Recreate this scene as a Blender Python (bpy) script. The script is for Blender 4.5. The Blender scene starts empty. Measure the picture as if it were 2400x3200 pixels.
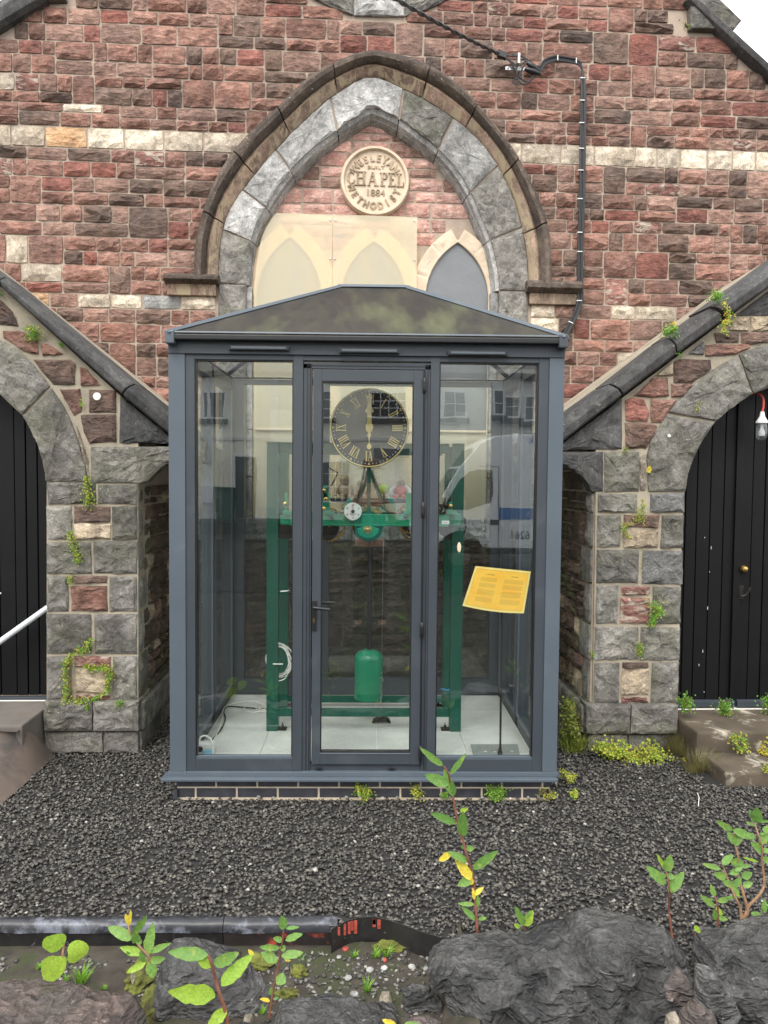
import bpy, bmesh, math, random
import numpy as np
from mathutils import Vector, Matrix, Euler, noise
R = math.radians
sc = bpy.context.scene
col = sc.collection
random.seed(7)

# ---------------------------------------------------------------- camera, sky, sun, exposure
CAM = Vector((0.0, 0.0, 1.70))
FPX = 2400.0
cam_rot = Euler((R(90 - 2.63), R(-0.5), R(-1.0)), 'XYZ')
cd = bpy.data.cameras.new('camera'); cam = bpy.data.objects.new('camera', cd); col.objects.link(cam)
cam.location = CAM; cam.rotation_euler = cam_rot
cd.sensor_fit = 'VERTICAL'; cd.sensor_height = 36.0; cd.lens = 36.0 * FPX / 3200.0
cd.clip_start = 0.02; cd.clip_end = 500
sc.camera = cam
w = bpy.data.worlds.new("World"); sc.world = w; w.use_nodes = True
nt = w.node_tree; nt.nodes.clear()
sky = nt.nodes.new('ShaderNodeTexSky'); sky.sky_type = 'NISHITA'; sky.sun_disc = False
sky.sun_elevation = R(58); sky.sun_rotation = R(200); sky.dust_density = 4.0; sky.air_density = 1.0; sky.ozone_density = 1.0
hs = nt.nodes.new('ShaderNodeHueSaturation'); hs.inputs['Saturation'].default_value = 0.12
mx = nt.nodes.new('ShaderNodeMix'); mx.data_type = 'RGBA'; mx.inputs['Factor'].default_value = 0.75
mx.inputs['B'].default_value = (10.0, 10.0, 10.1, 1)
bg = nt.nodes.new('ShaderNodeBackground'); bg.inputs['Strength'].default_value = 0.15
wo = nt.nodes.new('ShaderNodeOutputWorld')
nt.links.new(sky.outputs[0], hs.inputs['Color']); nt.links.new(hs.outputs[0], mx.inputs['A'])
nt.links.new(mx.outputs['Result'], bg.inputs['Color']); nt.links.new(bg.outputs[0], wo.inputs['Surface'])
sl = bpy.data.lights.new('sun', 'SUN'); sl.energy = 1.3; sl.angle = R(30); sl.color = (1, 0.97, 0.92)
so = bpy.data.objects.new('sun', sl); col.objects.link(so)
so.rotation_euler = (R(42), 0, R(-18))
sc.view_settings.view_transform = 'Standard'; sc.view_settings.look = 'None'
sc.view_settings.gamma = 1.0; sc.view_settings.exposure = 0.88
sc.cycles.transparent_max_bounces = 32
try: sc.view_settings.use_curve_mapping = False
except Exception: pass

# ---------------------------------------------------------------- geometry helpers
RM = cam_rot.to_matrix()
def ray(px, py): return (RM @ Vector(((px - 1200) / FPX, -(py - 1600) / FPX, -1.0))).normalized()
class Frame:
    """a wall plane: local x along it, local y into it (away from the street), z up"""
    def __init__(s, ox, oy, oz, deg):
        s.O = Vector((ox, oy, oz)); s.t = R(deg)
        s.M = Matrix.Translation(s.O) @ Matrix.Rotation(s.t, 4, 'Z'); s.I = s.M.inverted()
        s.c = s.I @ CAM; s.R = s.I.to_3x3()
    def at(s, px, py, y=0.0):
        d = s.R @ ray(px, py); k = (y - s.c.y) / d.y; p = s.c + d * k
        return (p.x, p.z)
    def atz(s, px, py, z=0.0):
        d = s.R @ ray(px, py); k = (z - s.c.z) / d.z; p = s.c + d * k
        return (p.x, p.y)
    def px(s, x, y, z):
        q = RM.transposed() @ (s.M @ Vector((x, y, z)) - CAM)
        if q.z > -0.01: return (-9999, -9999)
        return (1200 + FPX * q.x / -q.z, 1600 - FPX * q.y / -q.z)
def ground(px, py, z=0.0):
    d = ray(px, py); k = (z - CAM.z) / d.z; p = CAM + d * k
    return (p.x, p.y)

def tag(o, label=None, cat=None, group=None, kind=None):
    if label: o['label'] = label
    if cat: o['category'] = cat
    if group: o['group'] = group
    if kind: o['kind'] = kind
    return o
def empty(name, loc=(0, 0, 0), rz=0.0, parent=None):
    o = bpy.data.objects.new(name, None); col.objects.link(o); o.empty_display_size = 0.1
    o.location = loc; o.rotation_euler = (0, 0, rz)
    if parent: o.parent = parent
    return o

class MB:
    def __init__(s): s.v = []; s.f = []
    def add(s, vs, fs):
        n = len(s.v); s.v += [tuple(p) for p in vs]; s.f += [tuple(i + n for i in f) for f in fs]; return s
    def box(s, x0, x1, y0, y1, z0, z1):
        if x0 > x1: x0, x1 = x1, x0
        if y0 > y1: y0, y1 = y1, y0
        if z0 > z1: z0, z1 = z1, z0
        return s.add([(x0,y0,z0),(x1,y0,z0),(x1,y1,z0),(x0,y1,z0),(x0,y0,z1),(x1,y0,z1),(x1,y1,z1),(x0,y1,z1)],
              [(0,3,2,1),(4,5,6,7),(0,1,5,4),(1,2,6,5),(2,3,7,6),(3,0,4,7)])
    def prism(s, pts, y0, y1):
        """outline (x,z) extruded along y"""
        n = len(pts); a = sum(pts[i][0]*pts[(i+1)%n][1]-pts[(i+1)%n][0]*pts[i][1] for i in range(n))
        if a < 0: pts = pts[::-1]
        vs = [(x, y0, z) for x, z in pts] + [(x, y1, z) for x, z in pts]
        fs = [tuple(range(n)), tuple(range(2*n-1, n-1, -1))]
        for i in range(n): j = (i+1) % n; fs.append((i, i+n, j+n, j))
        return s.add(vs, fs)
    def tube(s, pts, r, n=8, caps=True):
        pts = [Vector(p) for p in pts]; m = len(pts)
        rs = r if isinstance(r, (list, tuple)) else [r] * m
        vs = []; up = Vector((0, 0, 1)); last = None
        for i, p in enumerate(pts):
            d = (pts[min(i+1, m-1)] - pts[max(i-1, 0)]).normalized()
            a = last if last is not None else (up if abs(d.z) < .9 else Vector((1, 0, 0)))
            u = (a - d * a.dot(d)).normalized(); last = u; v = d.cross(u)
            for k in range(n):
                t = 2*math.pi*k/n; vs.append(tuple(p + (u*math.cos(t) + v*math.sin(t)) * rs[i]))
        fs = []
        for i in range(m-1):
            for k in range(n):
                k2 = (k+1) % n; fs.append((i*n+k, i*n+k2, (i+1)*n+k2, (i+1)*n+k))
        if caps: fs += [tuple(range(n-1, -1, -1)), tuple(range((m-1)*n, m*n))]
        return s.add(vs, fs)
    def lathe(s, prof, c=(0, 0, 0), axis='z', n=24):
        """profile [(r, h)] turned round an axis"""
        vs = []
        for r, h in prof:
            for k in range(n):
                t = 2*math.pi*k/n; a, b = r*math.cos(t), r*math.sin(t)
                p = (a, b, h) if axis == 'z' else ((a, h, b) if axis == 'y' else (h, a, b))
                vs.append((p[0]+c[0], p[1]+c[1], p[2]+c[2]))
        m = len(prof); fs = []
        for i in range(m-1):
            for k in range(n):
                k2 = (k+1) % n; fs.append((i*n+k, i*n+k2, (i+1)*n+k2, (i+1)*n+k))
        fs += [tuple(range(n-1, -1, -1)), tuple(range((m-1)*n, m*n))]
        return s.add(vs, fs)
    def mesh(s, name, bevel=0.0, smooth=False, recalc=True):
        me = bpy.data.meshes.new(name); me.from_pydata(s.v, [], s.f)
        bm = bmesh.new(); bm.from_mesh(me)
        if recalc: bmesh.ops.recalc_face_normals(bm, faces=bm.faces)
        if bevel > 0:
            es = [e for e in bm.edges if len(e.link_faces) == 2 and e.calc_face_angle(0) > 0.6]
            bmesh.ops.bevel(bm, geom=es, offset=bevel, segments=2, affect='EDGES', profile=0.6, clamp_overlap=True)
        if smooth:
            for f in bm.faces: f.smooth = True
            for e in bm.edges:
                if len(e.link_faces) == 2 and e.calc_face_angle(0) > R(40): e.smooth = False
        bm.to_mesh(me); bm.free(); return me
    def build(s, name, mat, parent=None, bevel=0.0, smooth=False, recalc=True):
        me = s.mesh(name, bevel, smooth, recalc); me.materials.append(mat)
        o = bpy.data.objects.new(name, me); col.objects.link(o)
        if parent: o.parent = parent
        return o
def bx(name, mat, parent, x0, x1, y0, y1, z0, z1, bevel=0.002):
    return MB().box(x0, x1, y0, y1, z0, z1).build(name, mat, parent, bevel)
def crv(pts, n=6, closed=False):
    """Catmull-Rom through points"""
    out = []; m = len(pts)
    for i in range(m if closed else m-1):
        P = [pts[(i+k-1) % m] if closed else pts[max(0, min(m-1, i+k-1))] for k in range(4)]
        for q in range(n):
            t = q/n; r = []
            for a, b, c, d in zip(*P):
                r.append(0.5*((2*b)+(-a+c)*t+(2*a-5*b+4*c-d)*t*t+(-a+3*b-3*c+d)*t**3))
            out.append(tuple(r))
    if not closed: out.append(tuple(pts[-1]))
    return out

# ---------------------------------------------------------------- materials
class NT:
    def __init__(s, name):
        s.m = bpy.data.materials.new(name); s.m.use_nodes = True; s.t = s.m.node_tree; s.t.nodes.clear()
        s.out = s.n('ShaderNodeOutputMaterial')
    def n(s, typ, **kw):
        o = s.t.nodes.new(typ)
        for k, v in kw.items():
            if k in o.inputs: s.set(o.inputs[k], v)
            else: setattr(o, k, v)
        return o
    def set(s, inp, v):
        if isinstance(v, bpy.types.NodeSocket): s.t.links.new(v, inp)
        elif isinstance(v, (tuple, list)) and len(v) == 3 and inp.type == 'RGBA': inp.default_value = (*v, 1)
        else: inp.default_value = v
    def noise(s, vec, scale, detail=4, rough=.55, dist=0.0):
        o = s.n('ShaderNodeTexNoise'); s.set(o.inputs['Vector'], vec)
        o.inputs['Scale'].default_value = scale; o.inputs['Detail'].default_value = detail
        o.inputs['Roughness'].default_value = rough; o.inputs['Distortion'].default_value = dist; return o.outputs['Fac']
    def ramp(s, fac, a, b, c0=(0, 0, 0), c1=(1, 1, 1)):
        o = s.n('ShaderNodeValToRGB'); s.set(o.inputs[0], fac); e = o.color_ramp.elements
        e[0].position = a; e[1].position = b; e[0].color = (*c0, 1); e[1].color = (*c1, 1); return o.outputs['Color']
    def mix(s, f, a, b, mode='MIX'):
        o = s.n('ShaderNodeMix', data_type='RGBA', blend_type=mode)
        s.set(o.inputs['Factor'], f); s.set(o.inputs['A'], a); s.set(o.inputs['B'], b); return o.outputs['Result']
    def math(s, op, a, b=0.0):
        o = s.n('ShaderNodeMath', operation=op); s.set(o.inputs[0], a); s.set(o.inputs[1], b); return o.outputs[0]
    def rnd(s):
        a = s.n('ShaderNodeObjectInfo').outputs['Random']; b = s.n('ShaderNodeNewGeometry').outputs['Random Per Island']
        return s.math('FRACT', s.math('ADD', a, b))
    def pos(s, scale=(1, 1, 1), rnd=None):
        g = s.n('ShaderNodeNewGeometry').outputs['Position']
        m = s.n('ShaderNodeMapping'); s.t.links.new(g, m.inputs['Vector']); m.inputs['Scale'].default_value = scale
        o = m.outputs[0]
        if rnd is not None:
            c = s.n('ShaderNodeCombineXYZ'); k = s.math('MULTIPLY', rnd, 37.0)
            for i in range(3): s.t.links.new(k, c.inputs[i])
            a = s.n('ShaderNodeVectorMath', operation='ADD'); s.t.links.new(o, a.inputs[0]); s.t.links.new(c.outputs[0], a.inputs[1]); o = a.outputs[0]
        return o
    def bump(s, h, strength, dist, prev=None):
        b = s.n('ShaderNodeBump'); s.set(b.inputs['Height'], h); b.inputs['Strength'].default_value = strength
        b.inputs['Distance'].default_value = dist
        if prev is not None: s.t.links.new(prev, b.inputs['Normal'])
        return b.outputs['Normal']
    def fin(s, color, rough=.8, metal=0.0, normal=None, spec=.5, **kw):
        p = s.n('ShaderNodeBsdfPrincipled'); s.set(p.inputs['Base Color'], color); s.set(p.inputs['Roughness'], rough)
        s.set(p.inputs['Metallic'], metal); s.set(p.inputs['Specular IOR Level'], spec)
        for k, v in kw.items(): s.set(p.inputs[k], v)
        if normal is not None: s.t.links.new(normal, p.inputs['Normal'])
        s.t.links.new(p.outputs[0], s.out.inputs['Surface']); return s.m
def plain(name, c, rough=.6, metal=0.0, var=.12, vscale=8.0, bump=0.0, bscale=80.0, spec=.5, dirt=None, **kw):
    """paint or metal with slight tone changes and an optional patchy dirt colour"""
    t = NT(name); p = t.pos()
    n = t.noise(p, vscale, 5); lo = tuple(x*(1-var) for x in c); hi = tuple(min(1, x*(1+var)) for x in c)
    cc = t.ramp(n, .3, .7, lo, hi)
    if dirt: cc = t.mix(t.ramp(t.noise(p, dirt[1], 7, .65, .4), dirt[2], dirt[2]+.12), cc, dirt[0])
    nm = t.bump(t.noise(p, bscale, 4), bump, .002) if bump else None
    r = t.math('ADD', t.math('MULTIPLY', t.noise(p, vscale*3, 3), .2), rough-.1)
    return t.fin(cc, r, metal, nm, spec, **kw)
def stone(name, c1, c2, c3, stretch=2.2, spots=.5, dark=.5, bstr=.8, fine=1.0, speck=(.62, .57, .48), mottle=None, green=0.0, ro=(.95, .72), spc=.35, facet=0.0):
    """broken stone: tone per stone, bedding, soot patches, pale lichen spots, fractured relief"""
    t = NT(name); r = t.rnd(); g = t.pos(); p = t.pos((1, 1, stretch), r)
    big = t.noise(p, 5, 5, .6); mid = t.noise(p, 22, 6, .7, .6); fn = t.noise(p, 110, 4, .7)
    base = t.mix(r, c1, c2); base = t.mix(t.ramp(big, .35, .72), base, c3)
    base = t.mix(t.ramp(mid, .32, .68, (.0,)*3, (.62,)*3), base, (.0, .0, .0), 'MIX') if False else base
    tone = t.ramp(mid, .25, .75, (.55,)*3, (1.35,)*3)
    base = t.mix(1.0, base, tone, 'MULTIPLY')
    base = t.mix(.85, base, t.ramp(fn, .28, .76, (.5,)*3, (1.5,)*3), 'MULTIPLY')
    r2 = t.math('FRACT', t.math('MULTIPLY', r, 13.7))
    base = t.mix(1.0, base, t.ramp(r2, 0, 1, (.74,)*3, (1.25,)*3), 'MULTIPLY')
    wthr_ao = t.noise(t.pos((1, 1, .8)), 7, 6, .72, .8); base = t.mix(1.0, base, t.ramp(wthr_ao, .36, .60, (.62,)*3, (1.16,)*3), 'MULTIPLY')  # weathering patches, with occlusion-like shade put into the stone colour
    if mottle: base = t.mix(t.ramp(t.noise(p, 9, 5, .65, 1.0), .52, .56), base, mottle)
    if facet:
        vc = t.n('ShaderNodeTexVoronoi', feature='F1'); t.set(vc.inputs['Vector'], t.n('ShaderNodeVectorMath', operation='ADD').outputs[0]); q = vc.inputs['Vector'].links[0].from_node
        t.t.links.new(p, q.inputs[0]); wn = t.n('ShaderNodeTexNoise'); t.set(wn.inputs['Vector'], p); wn.inputs['Scale'].default_value = 12; sc_ = t.n('ShaderNodeVectorMath', operation='SCALE'); t.t.links.new(wn.outputs['Color'], sc_.inputs[0]); sc_.inputs['Scale'].default_value = .12
        t.t.links.new(sc_.outputs[0], q.inputs[1]); vc.inputs['Scale'].default_value = 26
        sep = t.n('ShaderNodeSeparateColor'); t.t.links.new(vc.outputs['Color'], sep.inputs[0]); base = t.mix(1.0, base, t.ramp(sep.outputs[0], 0, 1, (.7,)*3, (1.4,)*3), 'MULTIPLY')
    soot = t.noise(g, 1.6, 5, .7, .5)
    base = t.mix(t.math('MULTIPLY', t.ramp(soot, .5, .68), dark), base, (.045, .038, .036))
    if green: base = t.mix(t.math('MULTIPLY', t.ramp(t.noise(g, 3.1, 5, .7), .48, .62), green), base, (.10, .11, .045))
    stk = t.noise(t.pos((2.6, 2.6, .45)), 1.7, 6, .65, .5); base = t.mix(t.math('MULTIPLY', t.ramp(stk, .52, .70), .55*min(1, dark*1.6)), base, t.mix(.75, base, (.03, .026, .022)))
    # lichen: scattered pale flecks
    sp = t.noise(g, 48, 5, .7); cl = t.noise(g, 3.3, 3, .6)
    m = t.math('MULTIPLY', t.ramp(sp, .63, .70), t.ramp(cl, .38, .6)); m = t.math('MULTIPLY', m, spots)
    base = t.mix(m, base, speck)
    h = t.math('ADD', t.math('MULTIPLY', mid, 1.0), t.math('MULTIPLY', fn, .3*fine))
    rd = t.n('ShaderNodeTexVoronoi', feature='F1', distance='CHEBYCHEV'); t.set(rd.inputs['Vector'], p); rd.inputs['Scale'].default_value = 16
    h = t.math('ADD', h, t.math('MULTIPLY', rd.outputs['Distance'], .8))
    if facet: h = t.math('ADD', h, t.math('MULTIPLY', sep.outputs[1], facet)); h = t.math('ADD', h, t.math('MULTIPLY', vc.outputs['Distance'], 1.2))
    nm = t.bump(h, bstr, .018)
    return t.fin(base, t.ramp(mid, .3, .7, (ro[0],)*3, (ro[1],)*3), 0, nm, spc)
M = {}
M['red'] = stone('red_sandstone', (.29, .138, .100), (.25, .127, .097), (.37, .215, .165), mottle=None)
M['bright'] = stone('bright_red_sandstone', (.31, .115, .085), (.29, .13, .10), (.24, .10, .08), dark=.3)
M['brown'] = stone('brown_sandstone', (.20, .130, .100), (.225, .135, .100), (.155, .112, .092), dark=.7)
M['pink'] = stone('pink_sandstone', (.32, .19, .145), (.28, .16, .122), (.37, .235, .185), dark=.35)
M['cream'] = stone('cream_limestone', (.60, .50, .375), (.54, .44, .33), (.64, .56, .45), stretch=1.0, dark=.22, spots=.2, bstr=.6)
M['ochre'] = stone('ochre_stone', (.58, .33, .16), (.50, .30, .17), (.60, .42, .26), dark=.2, spots=.2)
M['mottled'] = stone('mottled_stone', (.26, .12, .095), (.24, .11, .09), (.30, .16, .13), mottle=(.42, .35, .28), dark=.2)
M['grey'] = stone('grey_limestone', (.135, .127, .115), (.20, .188, .168), (.28, .262, .232), stretch=1.1, dark=.4, spots=1.0, speck=(.58, .54, .45), bstr=.75, green=.3)
M['pale'] = stone('pale_grey_limestone', (.36, .355, .34), (.30, .295, .28), (.45, .44, .42), stretch=1.0, dark=.35, spots=.7, speck=(.62, .62, .58), bstr=.55)
M['hood'] = stone('dark_moulded_stone', (.10, .078, .062), (.085, .066, .056), (.14, .105, .08), stretch=1, dark=.5, spots=1.0, speck=(.75, .72, .64), bstr=.35)
M['chamfer'] = stone('pink_moulded_stone', (.38, .25, .18), (.30, .24, .17), (.24, .16, .12), stretch=.4, dark=.35, spots=.8, bstr=.2, mottle=(.33, .26, .17))
M['infill'] = stone('pale_red_infill_stone', (.52, .25, .20), (.58, .33, .27), (.62, .42, .35), dark=.05, spots=.5, bstr=.45)
M['ashlar'] = plain('cream_dressed_stone', (.62, .50, .37), .88, 0, .14, 9, bump=.4, bscale=70, dirt=((.46, .36, .25), 6, .58))
M['tan'] = stone('tan_weathered_stone', (.46, .36, .25), (.40, .32, .22), (.50, .42, .31), stretch=1.2, dark=.3, spots=.9, speck=(.66, .62, .55))
M['lightgrey'] = stone('light_grey_quoin', (.19, .187, .18), (.16, .158, .15), (.25, .245, .235), stretch=1.1, dark=.4, spots=.9, speck=(.6, .58, .52))
M['coping'] = stone('black_slate_coping', (.045, .045, .046), (.065, .065, .064), (.10, .098, .094), stretch=.5, dark=.4, spots=.5, bstr=.25)
M['wetred'] = stone('wet_red_stone', (.13, .075, .055), (.105, .073, .053), (.09, .074, .052), dark=.5, spots=.5, green=.5)  # dark, dirty, wet red stone of the low wall and alleys
M['rock'] = stone('slate_rock', (.018, .0185, .020), (.036, .036, .037), (.15, .148, .142), stretch=2.2, dark=.5, spots=.8, speck=(.50, .50, .48), bstr=1.0, fine=1.8, ro=(.52, .24), spc=.7, facet=.35)
M['rockbrown'] = stone('brown_flat_rock', (.085, .07, .062), (.07, .066, .063), (.15, .105, .088), stretch=3.5, dark=.3, spots=.5, bstr=.8, ro=(.7, .4), spc=.5, facet=.4)
M['palerock'] = stone('pale_small_rock', (.34, .29, .21), (.30, .25, .2), (.36, .32, .26), stretch=1.5, dark=.1, bstr=.5)
def mk_mortar(name, c, c2):
    t = NT(name); g = t.pos()
    cc = t.mix(t.ramp(t.noise(g, 4, 6, .7), .35, .7), c, c2); cc = t.mix(t.ramp(t.noise(g, 60, 4), .64, .76), cc, (.50, .45, .38))
    return t.fin(cc, .95, 0, t.bump(t.noise(g, 90, 5, .7), .7, .006), .2)
M['mortar'] = mk_mortar('lime_mortar', (.45, .36, .285), (.31, .25, .20))
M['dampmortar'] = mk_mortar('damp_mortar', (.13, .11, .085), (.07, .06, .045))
M['dampcream'] = stone('damp_cream_stone', (.20, .17, .11), (.16, .14, .09), (.12, .10, .07), stretch=1, dark=.5, green=.5)
M['mortar2'] = mk_mortar('sandy_cement', (.42, .365, .275), (.24, .21, .165))
M['frame'] = plain('anthracite_powder_coat', (.039, .048, .058), .42, 0, .07, 3, bump=.05, bscale=400, dirt=((.055, .066, .074), 2.5, .56))
M['framelight'] = plain('anthracite_post_cover', (.078, .098, .118), .38, 0, .08, 2.5, dirt=((.10, .122, .14), 2.0, .58))
M['rubber'] = plain('black_gasket', (.006, .006, .007), .5)
M['black'] = plain('black_metal', (.012, .012, .013), .35)
M['blackpaint'] = plain('black_door_paint', (.0035, .0035, .0042), .5, 0, .3, 3, spec=.25, bump=.3, bscale=60)
M['cable'] = plain('black_cable', (.018, .018, .02), .45)
M['white'] = plain('white_plastic', (.72, .72, .70), .4, 0, .04)
M['whitecable'] = plain('white_cable', (.68, .67, .62), .45, 0, .05)
M['green'] = plain('green_enamel', (.002, .185, .09), .30, 0, .10, 6, spec=.6)
M['greendk'] = plain('dark_green_enamel', (.003, .070, .045), .38, 0, .15, 6)
M['brass'] = plain('brass', (.55, .36, .12), .28, 1.0, .2, 20)
M['steel'] = plain('steel', (.5, .5, .5), .3, 1.0, .15, 20)
M['iron'] = plain('dark_iron', (.03, .025, .022), .55, .6, .3, 30)
M['gold'] = plain('gold_leaf', (.98, .76, .30), .35, .0, .1, 15)
M['dial'] = plain('black_dial', (.014, .014, .015), .35, 0, .2, 4)
M['floor'] = plain('pale_concrete_tile', (.50, .51, .48), .75, 0, .12, 5, bump=.2, bscale=60, dirt=((.42, .40, .35), 4, .6))
M['grout'] = plain('white_grout', (.70, .70, .66), .8)
M['brick'] = plain('blue_engineering_brick', (.045, .046, .056), .5, 0, .35, 14, bump=.4, bscale=90)
M['pointing'] = plain('pale_pointing', (.58, .49, .37), .9, 0, .1, 20, bump=.3)
M['blue'] = plain('blue_plastic', (.03, .22, .45), .4)
M['lblue'] = plain('light_blue_plastic', (.15, .42, .55), .4)
M['board'] = plain('grey_board', (.20, .22, .21), .6, 0, .1, 10)
M['rust'] = plain('white_paint_rusting', (.62, .66, .70), .35, .1, .06, 8, dirt=((.22, .10, .05), 14, .60))
M['kerb'] = plain('worn_black_kerb', (.020, .021, .026), .4, 0, .4, 20, bump=.5, bscale=40, dirt=((.13, .14, .17), 9, .50))
M['kerbred'] = plain('worn_red_kerb_paint', (.028, .022, .022), .4, 0, .3, 20, dirt=((.40, .07, .05), 12, .52))
M['edging'] = plain('black_edging', (.02, .019, .019), .35, 0, .3, 20, dirt=((.20, .20, .22), 30, .62))
M['tarmac'] = plain('brown_tarmac', (.115, .088, .072), .9, 0, .25, 3, bump=.8, bscale=120, dirt=((.07, .06, .055), 2, .5))
M['asphalt'] = plain('asphalt', (.022, .022, .022), .95, 0, .15, 3, bump=.6, bscale=120, spec=.08)
M['pavement'] = plain('pavement', (.030, .029, .027), .95, 0, .15, 3, bump=.4, bscale=60, spec=.08)
M['step'] = plain('worn_step_stone', (.085, .066, .045), .85, 0, .3, 5, bump=.6, bscale=40, dirt=((.42, .38, .30), 6, .57))
M['stepbrown'] = plain('grey_concrete_ramp', (.13, .115, .10), .9, 0, .2, 6, bump=.5, bscale=60, dirt=((.14, .10, .07), 4, .55))
M['render'] = plain('cream_render', (.78, .77, .66), .9, 0, .06, 1)
M['render2'] = plain('grey_render', (.60, .60, .58), .9, 0, .06, 1)
M['slate'] = plain('roof_slate', (.08, .085, .10), .7, 0, .2, 5)
M['upvc'] = plain('white_window_frame', (.75, .76, .78), .4)
M['vanwhite'] = plain('white_van_paint', (.84, .87, .90), .25, 0, .03, 2)
M['vanblue'] = plain('blue_van_stripe', (.02, .13, .45), .3)
M['skin'] = plain('skin', (.52, .30, .22), .5)
M['teal'] = plain('teal_tshirt', (.08, .52, .44), .8)
M['hat'] = plain('brown_hat', (.10, .045, .035), .8)
M['trouser'] = plain('dark_trousers', (.022, .022, .022), .8)
M['wool'] = plain('tan_wool', (.42, .33, .22), .95, bump=.8, bscale=200)
M['pinkwool'] = plain('coral_wool', (.60, .20, .15), .95, bump=.8, bscale=200)
M['whitewool'] = plain('white_wool', (.68, .68, .70), .95, bump=.8, bscale=200)
M['lime'] = plain('lime_felt', (.42, .62, .05), .9)
M['rubberred'] = plain('red_flex', (.55, .07, .05), .5)
M['lichen'] = plain('white_lichen', (.72, .70, .64), .95, 0, .1, 40)
M['moss'] = plain('moss', (.11, .12, .02), .95, 0, .5, 30, bump=1.0, bscale=300, dirt=((.06, .05, .02), 14, .5))
M['soil'] = plain('gritty_soil', (.048, .040, .030), .95, 0, .5, 12, bump=1.0, bscale=140, dirt=((.035, .042, .015), 6, .50))
M['bed'] = plain('gravel_bed', (.022, .021, .020), .95, 0, .3, 10, bump=1, bscale=120)
def mk_glass(name, tint, ior=1.9, rough=.0, dust=0.0):
    """clear pane: fresnel mirror over see-through, light passes"""
    t = NT(name); bf = t.n('ShaderNodeNewGeometry').outputs['Backfacing']
    io = t.math('ADD', t.math('MULTIPLY', bf, 1/ior-ior), ior); fr = t.n('ShaderNodeFresnel', IOR=io); tr = t.n('ShaderNodeBsdfTransparent', Color=tint); gl = t.n('ShaderNodeBsdfGlossy', Color=(1, 1, 1), Roughness=rough)
    wv = t.bump(t.noise(t.pos(), 2.2, 2), .012, .05); t.t.links.new(wv, gl.inputs['Normal'])
    m = t.n('ShaderNodeMixShader'); t.set(m.inputs[0], fr.outputs[0]); t.t.links.new(tr.outputs[0], m.inputs[1]); t.t.links.new(gl.outputs[0], m.inputs[2])
    o = m.outputs[0]
    if dust:
        df = t.n('ShaderNodeBsdfDiffuse', Color=(.6, .62, .58)); m2 = t.n('ShaderNodeMixShader')
        g = t.pos((3, 3, .5)); f = t.math('MULTIPLY', t.ramp(t.noise(g, 3, 7, .7), .35, .8), dust)
        t.set(m2.inputs[0], f); t.t.links.new(o, m2.inputs[1]); t.t.links.new(df.outputs[0], m2.inputs[2]); o = m2.outputs[0]
    t.t.links.new(o, t.out.inputs['Surface']); return t.m
M['glass'] = mk_glass('window_glass', (.98, .997, .988), 1.82, 0, .0)
M['sideglass'] = mk_glass('dusty_window_glass', (.96, .985, .975), 1.5, 0, .02)
M['jar'] = mk_glass('jar_glass', (.8, .82, .82), 1.5, .05, .3)
def mk_roof(name, fac):
    t = NT(name); g = t.pos((1, .35, .35))
    a = t.noise(g, 9, 6, .65, .6); b = t.noise(t.pos((1, .3, .3)), 3.5, 4)
    c = t.mix(t.ramp(a, .42, .66), (.022, .021, .019), (.045, .043, .030)); c = t.mix(t.ramp(b, .56, .74), c, (.10, .11, .055))
    p = t.n('ShaderNodeBsdfPrincipled'); t.set(p.inputs['Base Color'], c); p.inputs['Roughness'].default_value = .42
    tr = t.n('ShaderNodeBsdfTransparent', Color=(.95, .96, .95)); m = t.n('ShaderNodeMixShader'); m.inputs[0].default_value = fac
    t.t.links.new(tr.outputs[0], m.inputs[1]); t.t.links.new(p.outputs[0], m.inputs[2]); t.t.links.new(m.outputs[0], t.out.inputs['Surface']); return t.m
M['roof'] = mk_roof('algae_stained_roof_sheet', .9); M['roofclear'] = mk_roof('clear_unseen_roof_sheet', .16)  # unseen side and back sheets made clearer to let light into the kiosk
def mk_sheet():
    t = NT('yellowed_clear_sheet'); g = t.pos((3, 3, .3))
    df = t.n('ShaderNodeBsdfPrincipled', Roughness=.4); t.set(df.inputs['Base Color'], t.mix(t.ramp(t.noise(g, 3, 5), .4, .7), (.86, .80, .64), (.82, .78, .68)))
    tr = t.n('ShaderNodeBsdfTransparent', Color=(1, .96, .84)); m = t.n('ShaderNodeMixShader'); m.inputs[0].default_value = .30
    t.t.links.new(tr.outputs[0], m.inputs[1]); t.t.links.new(df.outputs[0], m.inputs[2]); t.t.links.new(m.outputs[0], t.out.inputs['Surface']); return t.m
M['sheet'] = mk_sheet()
M['lancet'] = plain('patterned_grey_glass', (.175, .182, .188), .35, 0, .1, 4, bump=.9, bscale=28)
M['winglass'] = plain('dark_window', (.015, .017, .02), .1)
def mk_leaf(name, c1, c2, c3, trans=.35):
    t = NT(name); r = t.rnd(); g = t.pos()
    c = t.mix(r, c1, c2); c = t.mix(t.ramp(t.noise(g, 45, 4, .6), .55, .72), c, c3)
    c = t.mix(.8, c, t.ramp(t.noise(g, 150, 4, .7), .3, .7, (.62,)*3, (1.3,)*3), 'MULTIPLY'); c = t.mix(t.ramp(t.noise(g, 90, 3), .70, .74), c, (.20, .18, .05))
    p = t.n('ShaderNodeBsdfPrincipled', Roughness=.45); t.set(p.inputs['Base Color'], c); p.inputs['Specular IOR Level'].default_value = .3
    d = t.n('ShaderNodeBsdfTranslucent'); t.set(d.inputs['Color'], c); m = t.n('ShaderNodeMixShader'); m.inputs[0].default_value = trans
    t.t.links.new(p.outputs[0], m.inputs[1]); t.t.links.new(d.outputs[0], m.inputs[2]); t.t.links.new(m.outputs[0], t.out.inputs['Surface']); return t.m
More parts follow.
